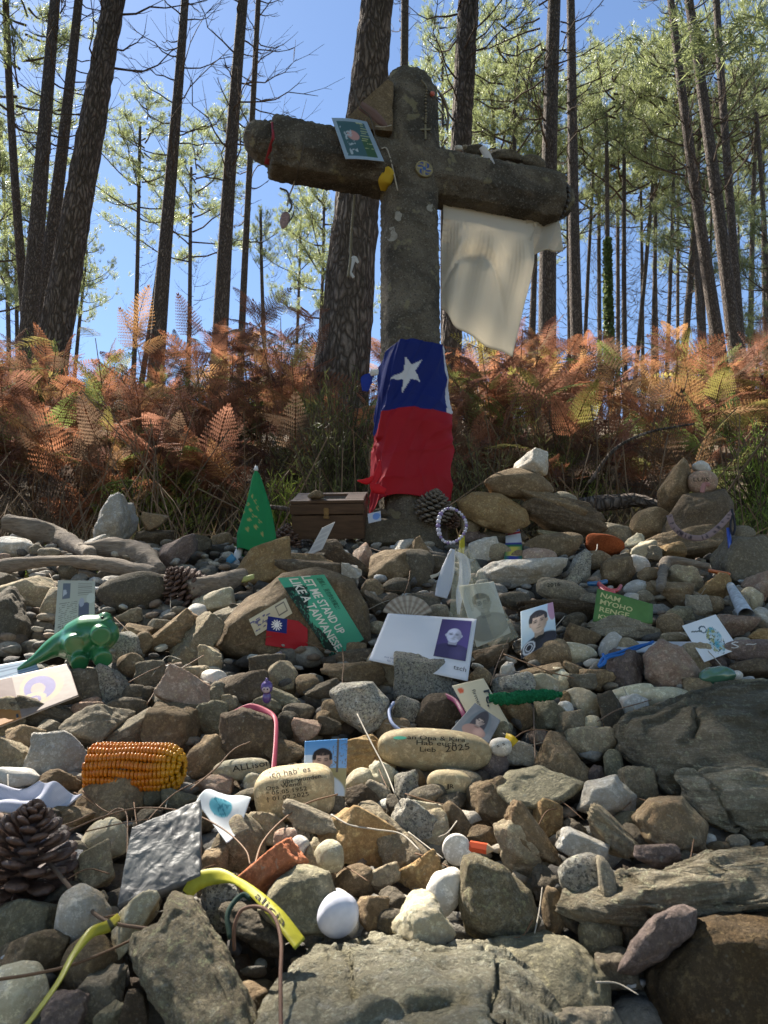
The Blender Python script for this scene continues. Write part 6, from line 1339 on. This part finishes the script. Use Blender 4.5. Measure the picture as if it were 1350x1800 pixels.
# ------------------------------------------------------------------ pine cones
CONE = NT('cone_scale'); g = CONE.N('NewGeometry').outputs['Position']; CONE.put(CONE.b.inputs['Base Color'], CONE.mix(CONE.ramp(CONE.noise(g, 120, 4, .6), .35, .65), (.06, .032, .022), (.16, .09, .062))); CONE.b.inputs['Roughness'].default_value = .5; CONE.put(CONE.b.inputs['Normal'], CONE.bump(CONE.noise(g, 300, 3), .4, .003)); CONE = CONE.m
CONE_G = plain('grey_cone', (.15, .125, .10), .75, .2, .5, 120, bump=.4)
def scale_mesh(mat, op):
    # a woody wedge pointing along +x with a thick diamond tip (apophysis)
    V = []; F = []
    st = [(.0, .10, .05), (.45, .42, .08), (.80, .62, .14), (.97, .55, .20), (1.05, .28, .16), (1.09, .05, .05)]
    th = np.linspace(0, 2*math.pi, 10, endpoint=False)
    for x, w, h in st: V.append(np.stack([np.full(10, x)+.05*np.cos(th*2)*0, w*np.cos(th), h*np.sin(th)+.10*x*op], -1))
    V = np.vstack(V); i = np.arange(5)[:, None]*10; j = np.arange(10)[None]; j2 = (j+1) % 10; Q = np.stack([i+j, i+j2, i+10+j2, i+10+j], -1).reshape(-1, 4)
    V = np.vstack([V, [(0, 0, 0)], [(1.12, 0, .12*op)]]); j = np.arange(10); j2 = (j+1) % 10
    return V, [Q, np.stack([np.full(10, 60), j2, j], -1), np.stack([np.full(10, 61), 50+j, 50+j2], -1)]
def pine_cone(c, L, R, axis, label, mat, op=.35, n=90, parts=False, up=(0, 0, 1)):
    """c centre, L length, R radius, axis = unit vector base->tip"""
    ax = Vector(axis).normalized(); root = empty('pine_cone', c, label, 'pine cone'); V0, F0 = scale_mesh(mat, 1); me = mesh_np('scale', V0, F0, mat) if parts else None; gb = GB()
    q = Vector((0, 0, 1)).rotation_difference(ax).to_matrix()
    for k in range(n):
        t = (k+.5)/n; z = L*(t-.5); rr = R*math.sin(math.pi*min(1, .10+.86*(t**.85)))**.75*(1-.15*t); az = k*2.39996
        ln = rr*1.0; el = math.radians(-8+ (70*t**1.6) + op*40*(1-t)); sc = max(.25, rr/R)
        M = q.to_4x4() @ Matrix.Rotation(az, 4, 'Z') @ Matrix.Translation((0, 0, z-ln*math.sin(el)*.7)) @ Matrix.Rotation(-el, 4, 'Y') @ Matrix.Diagonal((ln, R*.36*sc**.6, R*.42*sc**.6, 1))
        if parts:
            o = bpy.data.objects.new('scale', me); COL.objects.link(o); o.parent = root; o.matrix_basis = M
        else: gb.add((V0 @ np.array(M.to_3x3()).T)+np.array(M.translation)+np.array(c), F0)
    V, F = tube(np.array([ax*(-L*.45), ax*(L*.35)]), [R*.35, R*.15], 8); link('core', mesh_np('core', V+np.array(c), F, mat), root)
    if not parts: link('scales', gb.mesh('scales', mat), root)
pine_cone(sp(762, 893, .03)+Vector((0, -.03, .0)), .11, .066, (.15, -.35, .9), 'large closed grey pine cone right of the flag foot, above the bracelet', CONE_G, -.2, 110)
pine_cone(sp(503, 950, .03), .105, .055, (.05, -.1, 1), 'open dark pine cone standing beside the green pennant', CONE, .5, 80)
pine_cone(sp(322, 1032, .05), .12, .060, (-.35, -.45, .5), 'closed purplish brown pine cone above the sloping driftwood at left', plain('purple_cone', (.105, .065, .052), .7, .2, .4, 120), -.2, 110)
pine_cone(sp(795, 915, .035), .05, .030, (.2, -.6, .6), 'small dark pine cone behind the bead bracelet', CONE, .1, 60)
pine_cone(sp(42, 1512, .055), .135, .062, (.25, -.30, 1.0), 'big open brown pine cone in the left foreground, cut by the picture edge', CONE, .25, 96, parts=True)
# ------------------------------------------------------------------ green pennant
def pennant():
    Y = 2.12; H = lambda x, y: np.array(at_y(x, y, Y)); top = H(450, 828); bot = (H(413, 975)+H(476, 970))/2
    nu, nv = 72, 70; th = np.linspace(0, 2*math.pi, nu)[:, None]; t = np.linspace(0, 1, nv)[None]
    w = np.interp(t, [0, .06, .5, .82, 1], [.004, .012, .040, .056, .050]); ax = top+(bot-top)*t[..., None]; ax = ax+np.array([1, 0, 0])*(.006*np.sin(t*3))[..., None]
    fold = 1+.10*np.sin(th*3+t*2)+.07*np.sin(th*5+1)
    G = ax+np.stack([np.cos(th)*w*fold, np.sin(th)*w*fold*.7, th*t*0+.012*np.sin(th*2)*t], -1)
    u = th/6.283*np.ones_like(t); v = t*np.ones_like(th); C = full(u, (.02, .22, .075))
    rr = np.random.RandomState(4)
    pts = [(.70, .34), (.75, .40), (.66, .45), (.78, .47), (.70, .52), (.62, .55), (.75, .58), (.82, .62), (.70, .64), (.77, .70), (.84, .76), (.70, .76)]
    for (a, b) in pts:
        x = (u-a)/.030; y = (v-b)/.032; r = np.hypot(x, y); an = np.arctan2(y, x); C = put(C, r < .28+.6*np.abs(np.cos(an*2.5))**2, (.32, .32, .11))
    root = empty('green_pennant', Vector(bot.tolist()), 'green cloth flag with gold stars furled into a cone on a short white pole', 'flag')
    link('cloth', mesh_np('cloth', G.reshape(-1, 3), gridF(nu, nv), vcol('pennant_cloth', .75, .2, trans=.12, bump=.4, bsc=500), True, C.reshape(-1, 3)), root)
    WP = plain('white_plastic', (.6, .6, .6), .4); V, F = tube(np.array([top-(0, 0, .0), top+(0, 0, .004), top+(0, 0, .016)]), [.004, .008, .004], 10); link('pole_tip', mesh_np('pole_tip', V, F, WP), root)
    V, F = tube(np.array([H(424, 958), H(416, 980), H(412, 1000)]), [.011, .012, .012], 10); link('pole', mesh_np('pole', V, F, WP), root)
pennant()
ribbon_strip('blue_strip', 'light blue paper strip by the foot of the green pennant', 'strip', [at_y(x, y, 2.1) for x, y in ((412, 978), (398, 990), (380, 1003))], .022, (.10, .32, .52))
# ------------------------------------------------------------------ driftwood
WOODG = NT('driftwood'); g = WOODG.N('NewGeometry').outputs['Position']; mp = WOODG.N('Mapping'); WOODG.t.links.new(g, mp.inputs[0]); mp.inputs['Scale'].default_value = (9, 40, 70)
nn_ = WOODG.noise(mp.outputs[0], 2.2, 6, .7, .4); WOODG.put(WOODG.b.inputs['Base Color'], WOODG.mix(WOODG.ramp(nn_, .3, .7), (.12, .09, .065), (.32, .26, .20))); WOODG.b.inputs['Roughness'].default_value = .9; WOODG.put(WOODG.b.inputs['Normal'], WOODG.bump(nn_, .9, .008)); WOODG = WOODG.m
def driftwood(pts, rads, label, off=.03, name='driftwood', knots=0):
    P = cr([sp(x, y, off) for x, y in pts], 12); r = np.interp(np.linspace(0, 1, len(P)), np.linspace(0, 1, len(rads)), rads); V, F = tube(P, r, 26)
    V = V+(fbm(V*np.array([8, 30, 30]), 4, 3)*.22+fbm(V*25, 7, 3)*.14)[:, None]*np.mean(r)*np.sign(V-V)*0
    me = mesh_np(name, V, F, WOODG); displace(me, lambda V: np.mean(r)*(.30*fbm(V*np.array([9, 45, 45]), 4, 3)+.22*fbm(V*14, 7, 3))); o = link(name, me); tag(o, label, 'driftwood'); return o
driftwood([(12, 918), (60, 930), (110, 948), (160, 975)], [.030, .034, .030, .018], 'thick grey driftwood log at the upper left edge of the cairn', .04)
driftwood([(140, 968), (200, 965), (250, 975), (282, 1000)], [.02, .034, .032, .016], 'brown driftwood chunk behind the white quartz stones', .0)
driftwood([(-20, 1000), (60, 988), (140, 988), (210, 996), (272, 1008)], [.020, .018, .018, .020, .014], 'long curved driftwood branch lying across the left of the cairn', .085)
driftwood([(330, 1038), (370, 1028), (430, 1012)], [.022, .024, .020], 'pale split piece of driftwood below the green pennant', .06)
o = driftwood([(1160, 1035), (1166, 1005), (1172, 988), (1200, 988), (1248, 996)], [.010, .012, .017, .014, .009], 'bent elbow shaped driftwood stick on the right of the cairn', .08, 'bent_stick')
# ------------------------------------------------------------------ corn cob
def corn():
    a, b = sp(162, 1350, .07), sp(322, 1352, .07); ax = (b-a); L = ax.length; x = ax.normalized(); q = Vector((1, 0, 0)).rotation_difference(x).to_matrix(); R = .0335
    root = empty('corn_cob', (a+b)/2, 'orange corn cob with full kernels lying among the stones at left', 'corn cob'); gk = GB(); gy = GB(); V0, F0 = ico(2); V0 = V0/((np.abs(V0)**3).sum(1)**(1/3))[:, None]
    rows, cols = 18, 25
    for i in range(rows):
        th = i/rows*6.283+.1
        for k in range(cols):
            t = (k+.5)/cols+.006*math.sin(i*2.1+k); rr = R*.93*math.sqrt(max(.10, 1-max(0, (t-.80)/.205)**2*.93))*(1-.10*max(0, .12-t)*4); s = (.92+.14*rng.rand())
            v = V0*np.array([L/cols*.56, .0056, rr*6.283/rows*.55])*s; v = v @ np.array(Matrix.Rotation(0, 3, 'X')).T; v = v+(0, rr, 0); th2 = th+.05*math.sin(k*.35+i)
            c, s_ = math.cos(th2), math.sin(th2); v = np.stack([v[:, 0]+L*(t-.5), v[:, 1]*c-v[:, 2]*s_, v[:, 1]*s_+v[:, 2]*c], -1); v = v @ np.array(q).T+np.array((a+b)/2)
            j = rng.rand(); gk.add(v, F0, (.60+.10*j-.06, .145+.06*j+.14*max(0, t-.72)*3, .006+.006*j))
    t = vcol('corn_kernel', .28, .5, trans=.12); link('kernels', gk.mesh('kernels', t, color=True), root)
    V, F = tube(np.array([a+x*.002, a+x*.02, b-x*.03, b-x*.016]), [R*.80, R*.88, R*.72, R*.30], 20); me = mesh_np('core', V, F, plain('cob_core', (.45, .36, .22), .9, bump=.6)); displace(me, lambda V: .002*fbm(V*200, 1, 2)); link('core', me, root)
corn()
# ------------------------------------------------------------------ green toy dinosaur (upside down)
def dino():
    B = surf(150, 1140); Yb = B.y-.10; H = lambda x, y, d=0: np.array(at_y(x, y, Yb+d)); gb = GB()
    def tb(pts, r, s=24): P = cr([H(*p) for p in pts], 8); rr = np.interp(np.linspace(0, 1, len(P)), np.linspace(0, 1, len(r)), r); gb.add(*tube(P, rr, s))
    tb([(30, 1178, -.03), (62, 1160, -.02), (95, 1138, 0), (125, 1130, .01), (155, 1118, .01), (182, 1112, .01), (190, 1106, .02)], [.004, .010, .020, .037, .042, .035, .020])
    tb([(176, 1110, .01), (182, 1094, .0), (186, 1084, .01)], [.016, .013, .014]); tb([(180, 1088, -.005), (184, 1096, .0), (186, 1102, .01)], [.014, .017, .012])
    for (x, y, x2, y2, r) in ((120, 1125, 132, 1134, .021), (172, 1112, 178, 1118, .020), (132, 1150, 141, 1166, .017), (170, 1140, 182, 1160, .018)): tb([(x, y, .01), (x2, y2, -.035), ], [r*1.0, r*.95])
    me = remeshed('body', gb, .0026, 7, glass('green_toy_plastic', (.022, .155, .05), .3))
    root = empty('toy_dinosaur', Vector(H(150, 1170).tolist()), 'green plastic long tailed toy dinosaur lying upside down with its feet in the air', 'toy'); link('body', me, root)
    e = H(180, 1086, -.018); link('eye', mesh_np('eye', bv*.003+e, bf, plain('black_eye', (.01, .01, .01), .3)), root)
dino()
# ------------------------------------------------------------------ scallop shell
def scallop(cx, cy, w, h, label, off=.05, colr=((.30, .24, .19), (.46, .40, .33)), yaw=0):
    nu, nv = 120, 26; a = np.linspace(-1.25, 1.25, nu)[:, None]; r = np.linspace(.04, 1, nv)[None]; rib = np.cos(a*34/2.5*1.6); x = np.sin(a)*r*1.02; y = np.cos(a)*r
    z = .42*(1-(r*1.0)**2)*1.0+.035*rib*r; p = sp(cx, cy+h/2, off); t = p.dot(CF); s = w*t/F_PX/2
    U = np.array(CU)*1.0; G = np.array(p)+s*(x[..., None]*np.array([1, 0, 0])+(y*(h/w*2))[..., None]*U*.92-z[..., None]*np.array(CF)*.6)
    C = np.array(colr[0])*(1-np.clip(.5+.5*rib*1.3, 0, 1))[..., None]+np.array(colr[1])*np.clip(.5+.5*rib*1.3, 0, 1)[..., None]; C = C*np.ones((nu, nv, 1)); C = C*(1-.18*(np.sin(r*26) > .6))[..., None]
    V, F = slabgrid(G, np.array(CF)*.003); o = link('scallop_shell', mesh_np('scallop_shell', V, F, vcol('shell', .6, .3, bump=.3), True, np.vstack([C.reshape(-1, 3)]*2))); tag(o, label, 'shell')
scallop(716, 1066, 90, 46, 'ribbed scallop shell standing behind the white memorial card', .05)
# ------------------------------------------------------------------ foil wrapped tile
def tile():
    S = quadS([(232, 1455), (352, 1405), (352, 1538), (206, 1590)], 48, .065, anchor=(280, 1570)); n = np.array(S.n)
    t = NT('wet_slate_in_film'); g = t.N('NewGeometry').outputs['Position']; nz = t.noise(g, 26, 4, .6, .8); t.put(t.b.inputs['Base Color'], t.mix(t.ramp(nz, .4, .6), (.08, .08, .083), (.17, .168, .16))); t.b.inputs['Roughness'].default_value = .5; t.b.inputs['Specular IOR Level'].default_value = .3
    t.put(t.b.inputs['Normal'], t.bump(t.noise(g, 40, 3, .55, 1.2), .5, .006)); u, v = np.meshgrid(np.linspace(0, 1, 60), np.linspace(0, 1, 60), indexing='ij')
    G = S.at(u, v)+n*(.0022*fbm(np.stack([u*9, v*9, u*0], -1), 3, 3))[..., None]; V, F = slabgrid(G, -n*.014); nnn = np.cross(G[1, 0]-G[0, 0], G[0, 1]-G[0, 0])
    if nnn @ n < 0: F = [f[:, ::-1] for f in F]
    o = link('slate_tile', mesh_np('slate_tile', V, F, t.m)); tag(o, 'square grey slate tile wrapped in crinkled clear film, in the left foreground', 'tile')
tile()
# ------------------------------------------------------------------ ribbons, tapes, cords
YT = plain('yellow_tape', (.44, .41, .035), .5, .3, .2, 90, trans=.2); YT2 = YT
o, P, W, C = ribbon_strip('yellow_tape', 'yellow tape printed with the end of the word Galicia, draped over stones at bottom left', 'tape', [sp(328, 1572, .05), sp(350, 1548, .065), sp(385, 1540, .075), sp(415, 1548, .09), sp(450, 1572, .11), sp(490, 1612, .12), sp(528, 1660, .11)], [.012, .018, .016, .008, .011, .017, .019], None, mat=YT, n=10, tw=.9)
V, F = text_np('alicia', False); x = V[:, 0]/V[:, 0].max(); y = V[:, 1]/.72; k0, k1 = int(len(P)*.66), int(len(P)*.87); kk = k0+x*(k1-k0); ki = np.clip(kk.astype(int), 0, len(P)-2); fr = (kk-ki)[:, None]
PP = P[ki]*(1-fr)+P[ki+1]*fr+(W[ki]*(y[:, None]*.0075-.003)*-1)+C[ki]*.0022; lt = link('lettering', mesh_np('lettering', PP, F, INK, False)); lt.parent = o
ribbon_strip('yellow_ribbon', 'yellow and black ribbon curling down between stones at the bottom left corner', 'ribbon', [sp(210, 1610, .05), sp(190, 1628, .08), sp(160, 1640, .09), sp(128, 1680, .085), sp(100, 1730, .08), sp(40, 1812, .07)], [.007, .011, .010, .007, .007, .008], None, mat=vcol('yellow_black', .4, .4, trans=.15), color=lambda t, u: put(full(t, (.44, .40, .035)), (t > .12) & (t < .2), (.03, .04, .02)), n=10, tw=-1.1)
ribbon_strip('pink_ribbon', 'faded pink ribbon draped over a dark block, left of the selfie print', 'ribbon', [sp(411, 1253, .09), sp(440, 1243, .10), sp(468, 1250, .10), sp(484, 1264, .10), sp(485, 1300, .09), sp(481, 1355, .08)], [.008, .012, .009, .007, .008, .010], None, mat=plain('pink_satin', (.62, .12, .17), .45, .3, trans=.2), n=10, tw=.8)
BC = plain('blue_cord', (.02, .13, .42), .6)
root = empty('cord', sp(1060, 1165, .06), 'bright blue cord looped over the pinkish stones left of the large tan stone', 'cord')
for pts in ([(1052, 1170), (1062, 1155), (1090, 1146), (1120, 1136), (1145, 1131)], [(1058, 1168), (1070, 1156), (1095, 1150), (1125, 1138), (1148, 1128)], [(1053, 1172), (1064, 1164), (1060, 1150)]):
    V, F = tube(cr([sp(x, y, .075) for x, y in pts], 6), .0028, 6); link('strand', mesh_np('strand', V, F, BC), root)
P = cr([sp(860, 1226, .085), sp(890, 1228, .095), sp(940, 1223, .095), sp(986, 1221, .085)], 40); r = np.interp(np.linspace(0, 1, len(P)), [0, .1, .5, .9, 1], [.004, .009, .0105, .008, .003]); V, F = tube(P, r, 20)
me = mesh_np('knitted_cord', V, F, plain('green_wool', (.015, .13, .055), .95, .1, .4, 300, bump=.6, bsc=600)); displace(me, lambda V: .0026*np.clip(fbm(V*330, 2, 2)*2, -1, 1)); o = link('knitted_cord', me); tag(o, 'fuzzy dark green knitted cord lying across stones right of the cream booklet', 'cord')
cordpts('looped_wire', 'rusty brown wire bent in a loop, reaching down to the bottom edge', 'wire', [sp(412, 1670, .06), sp(412, 1630, .09), sp(425, 1600, .11), sp(455, 1594, .12), sp(482, 1612, .125), sp(494, 1655, .12), sp(493, 1720, .12), sp(494, 1815, .12)], .0017, plain('rusty_wire', (.16, .085, .055), .7), 8, 8)
cordpts('green_string', 'thin dark green string knotted round the yellow tape', 'string', [sp(405, 1650, .07), sp(400, 1610, .09), sp(412, 1585, .10), sp(428, 1572, .105), sp(440, 1580, .10)], .0026, plain('dark_green_string', (.015, .04, .03), .8))
NB = plain('pine_needle_brown', (.17, .095, .05), .6, .3); TB = plain('twig_brown', (.15, .10, .07), .8)
tw = [([(0, 1432), (60, 1487), (110, 1545), (150, 1590), (190, 1620), (272, 1634)], .0030, .07, TB, 'curved twig running from the left edge past the big pine cone'), ([(-5, 1722), (60, 1712), (120, 1698), (180, 1676), (240, 1648), (272, 1632)], .0022, .09, NB, 'thin reddish twig crossing the yellow ribbon'),
      ([(100, 1470), (180, 1436), (250, 1420), (330, 1428), (390, 1456), (430, 1492), (440, 1520)], .0016, .10, NB, 'long arched pine needle above the foil wrapped tile'), ([(180, 1440), (205, 1422), (222, 1430), (224, 1470), (222, 1550)], .0016, .085, NB, 'bent pine needle hooked over the top corner of the foil wrapped tile'),
      ([(448, 1520), (462, 1480), (495, 1443), (540, 1412), (594, 1396)], .0019, .10, NB, 'brown pine needle arching in front of the dedication stone'), ([(582, 1432), (615, 1450), (660, 1458), (705, 1466), (738, 1495)], .0017, .08, STL, 'pale dry needle crossing the ochre stone'),
      ([(628, 1255), (650, 1300), (676, 1350), (694, 1395)], .0019, .10, STL, 'pale stiff stalk leaning across the long 2025 stone tip'), ([(602, 1140), (604, 1170), (603, 1205), (628, 1255)], .0014, .07, NB, 'thin stalk in front of the stickered boulder lower corner'),
      ([(640, 870+90), (712, 985), (720, 1010), (708, 1050), (690, 1068)], .0016, .06, NB, 'thin dark stem curling above the scallop shell'), ([(1050, 1268), (1085, 1248), (1125, 1236), (1145, 1230)], .0016, .08, TB, 'thin stem on the tip of the great gneiss rock'),
      ([(862, 1205), (875, 1165), (895, 1120)], .0016, .07, TB, 'thin stalk left of the young man card foot'), ([(938, 1245), (939, 1290), (941, 1335)], .0020, .07, TB, 'upright brown stalk below the green knitted cord'), ([(900, 1300), (925, 1285), (955, 1283), (980, 1292)], .0015, .08, NB, 'arched dry needle beside the doodled pebble'),
      ([(225, 1200), (262, 1180), (300, 1165)], .0015, .06, NB, 'pale stem right of the green toy dinosaur'), ([(258, 1238), (285, 1200), (320, 1175), (358, 1152)], .0018, .08, NB, 'brown stem crossing above the pink quartz block'), ([(335, 1388), (380, 1350), (410, 1318), (442, 1303)], .0018, .085, NB, 'dry stem lying above the Allison stone'),
      ([(885, 1150), (925, 1165), (970, 1182), (1010, 1192)], .0022, .07, NB, 'reddish twig below the young man card'), ([(235, 1470), (300, 1400), (350, 1372)], .0014, .07, NB, 'thin needle behind the foil wrapped tile'), ([(60, 1462), (120, 1448), (160, 1430)], .0014, .07, NB, 'thin needle above the big pine cone'),
      ([(150, 1462), (210, 1448), (260, 1440)], .0012, .075, NB, 'fine needle left of the tile corner'), ([(1195, 1112), (1225, 1125), (1250, 1150), (1268, 1170)], .0016, .075, STL, 'pale string lying over the pilgrim drawing card'), ([(730, 1500), (760, 1510), (800, 1530)], .0014, .05, NB, 'fine needle under the round disc stone'),
      ([(940, 1640), (948, 1600), (953, 1560)], .0010, .05, STL, 'pale grass stem in front of the dark greenish slab')]
for pts, r, off, m, l in tw: cordpts('twig' if r > .0018 else 'pine_needle', l, 'twig' if r > .0018 else 'pine needle', [sp(x, y, off*.8) for x, y in pts], r*(.68 if r < .0029 else 1.0), m, 6, 8, r*.5)
r_ = np.random.RandomState(9)
for i in range(46):
    x = r_.uniform(0, 1350); y = r_.uniform(1000, 1750); a = r_.uniform(0, 3.14); L = r_.uniform(25, 60); k = r_.normal(0, 10); pts = [(x-math.cos(a)*L, y-math.sin(a)*L*.5), (x, y+k), (x+math.cos(a)*L, y+math.sin(a)*L*.5)]
    o = cordpts('pine_needle', None, None, [sp(p[0], p[1], r_.uniform(.02, .05)) for p in pts], .0010, NB if i % 3 else STL, 4, 6, .0005); tag(o, 'fine dry pine needle fallen between the stones of the cairn', 'pine needle', 'fallen dry pine needles')
# red pencil stub
a, b = sp(826, 1487, .055), sp(868, 1494, .055); root = empty('pencil_stub', (a+b)/2, 'short orange red pencil stub between the disc stone and a tan stone', 'pencil'); V, F = tube(np.array([list(a), list(a.lerp(b, .72))]), .0062, 6); link('barrel', mesh_np('barrel', V, F, plain('pencil_red', (.62, .10, .04), .4), False), root)
V, F = tube(np.array([list(a.lerp(b, .72)), list(b)]), [.0062, .0012], 6); link('tip', mesh_np('tip', V, F, plain('raw_wood', (.5, .36, .22), .8), False), root)
# purple figurine
Y0 = surf(469, 1222); f0 = Y0-Y0.normalized()*.07; root = empty('figurine', f0, 'tiny purple hooded figurine with a pale face, left below the stickered boulder', 'figurine'); PU = glass('purple_plastic', (.10, .05, .22), .3); s = f0.dot(CF)/F_PX
gb = GB(); gb.add(bv*np.array([11, 10, 12])*s+np.array(f0+CU*(14*s)), bf); gb.add(bv*np.array([8, 7, 11])*s+np.array(f0-CU*(4*s)), bf); gb.add(bv*np.array([3, 3, 4])*s+np.array(f0+CU*(27*s)), bf); link('body', remeshed('body', gb, .0011, 2, PU), root)
fc = np.array(f0+CU*(12*s)-CF*(6.0*s)); link('face', mesh_np('face', bv*np.array([7.5, 5, 7])*s+fc, bf, plain('pale_plastic', (.50, .40, .42), .5)), root)
for d in (-3, 3): link('eye', mesh_np('eye', bv*1.4*s+fc+np.array(CR)*d*s-np.array(CF)*4.6*s+np.array(CU)*s, bf, plain('eye_dark', (.03, .02, .04), .4)), root)
# plastic toy leg and blue scrap by the mantra sign
b0 = sp(1060, 1030, .07); root = empty('toy_doll', b0, 'small red and blue plastic doll legs lying on top of the mantra sign', 'toy'); q = lambda x, y: sp(x, y, .07)
RP = glass('red_toy_plastic', (.50, .06, .07), .35); BP = glass('blue_toy_plastic', (.02, .12, .28), .35)
for pts, r, m, nm in (([(1052, 1026), (1062, 1034), (1074, 1038), (1086, 1037), (1091, 1030)], [.007, .006, .005, .005, .005], RP, 'leg'), ([(1056, 1034), (1068, 1042), (1080, 1042)], [.006, .005, .006], RP, 'leg'), ([(1033, 1026), (1048, 1026), (1066, 1022)], [.005, .007, .006], BP, 'torso')):
    P = cr([q(*p) for p in pts], 5); V, F = tube(P, np.interp(np.linspace(0, 1, len(P)), np.linspace(0, 1, len(r)), r), 10); link(nm, mesh_np(nm, V, F, m), root)
# lanyard, pen, lighter, tube at right hand cairn
lp = lambda x, y, o=.10: at_y(x, y, surf(1225, 985).y-o)
LN = ribbon_strip('lanyard', 'printed woven lanyard hung across the tall dark stone at top right', 'lanyard', [lp(1176, 905), lp(1184, 925), lp(1205, 942), lp(1235, 945), lp(1262, 928), lp(1288, 900)], .016, None, mat=vcol('lanyard_print', .7, .2), color=lambda t, u: put(full(t, (.26, .19, .19)), (nz2(t*40, u*2, 3, 1) > .15) & (u > .2) & (u < .8), (.05, .04, .05)), n=14)[0]
cordpts('lanyard_loop', 'short strap hanging from the right end of the lanyard', 'strap', [lp(1286, 895), lp(1292, 925), lp(1288, 940), lp(1284, 925), lp(1287, 905)], .003, plain('black_strap', (.02, .02, .03), .6))
a, b = lp(1280, 928, .09), lp(1286, 985, .09); V, F = tube(np.array([list(a), list(b)]), .0055, 10); o = link('blue_pen', mesh_np('blue_pen', V, F, glass('pen_blue', (.02, .07, .42), .3))); tag(o, 'blue pen hanging beside the tall dark stone at top right', 'pen')
a, b = sp(1246, 1003, .05), sp(1284, 1010, .05); V, F = tube(cr([a, a.lerp(b, .5), b], 4), [.011]*8+[.007], 12, flat=.5); o = link('orange_lighter', mesh_np('orange_lighter', V, F, glass('orange_plastic', (.55, .14, .03), .3))); tag(o, 'orange plastic lighter wedged beside the bent driftwood stick', 'lighter')
a, b = sp(1284, 1030, .06), sp(1312, 1082, .07); V, F = tube(np.array([list(a), list(a.lerp(b, .5)), list(b)]), [.010, .014, .017], 18, caps=False); g_ = GB(); g_.add(V, F); V, F = tube(np.array([list(b), list(a)]), [.0165, .0095], 18, caps=False); g_.add(V, F); o = link('rolled_paper', g_.mesh('rolled_paper', plain('rolled_print', (.46, .50, .54), .4, .4, .3, 90))); tag(o, 'rolled glossy paper tube between stones near the right edge', 'paper roll')
cordpts('pale_string', 'pale string looped over the fuzzy rust red stone', 'string', [sp(1048, 942, .06), sp(1050, 958, .07), sp(1046, 970, .07), sp(1025, 985, .06)], .002, STL)
ribbon_strip('striped_strap', 'thin red and purple strap curling out beside the cream booklet', 'strap', [sp(782, 1222, .06), sp(800, 1232, .075), sp(812, 1250, .075), sp(820, 1268, .06)], .008, (.22, .04, .10))
cordpts('blue_string', 'loop of pale blue string below the speckled granite block', 'string', [sp(692, 1235, .05), sp(684, 1250, .06), sp(690, 1272, .06), sp(712, 1290, .05)], .003, plain('pale_blue', (.25, .30, .45), .6))
ribbon_strip('yellow_scrap', 'tiny yellow wrapper scrap above the doodled pebble', 'scrap', [sp(888, 1296, .06), sp(898, 1300, .065), sp(906, 1308, .06)], .014, (.62, .42, .02))
ribbon_strip('pink_scrap', 'small pink rubber scrap on top of the tall dark stone at top right', 'scrap', [lp(1234, 866, .10), lp(1238, 852, .10), lp(1248, 852, .10)], .012, (.45, .22, .20))
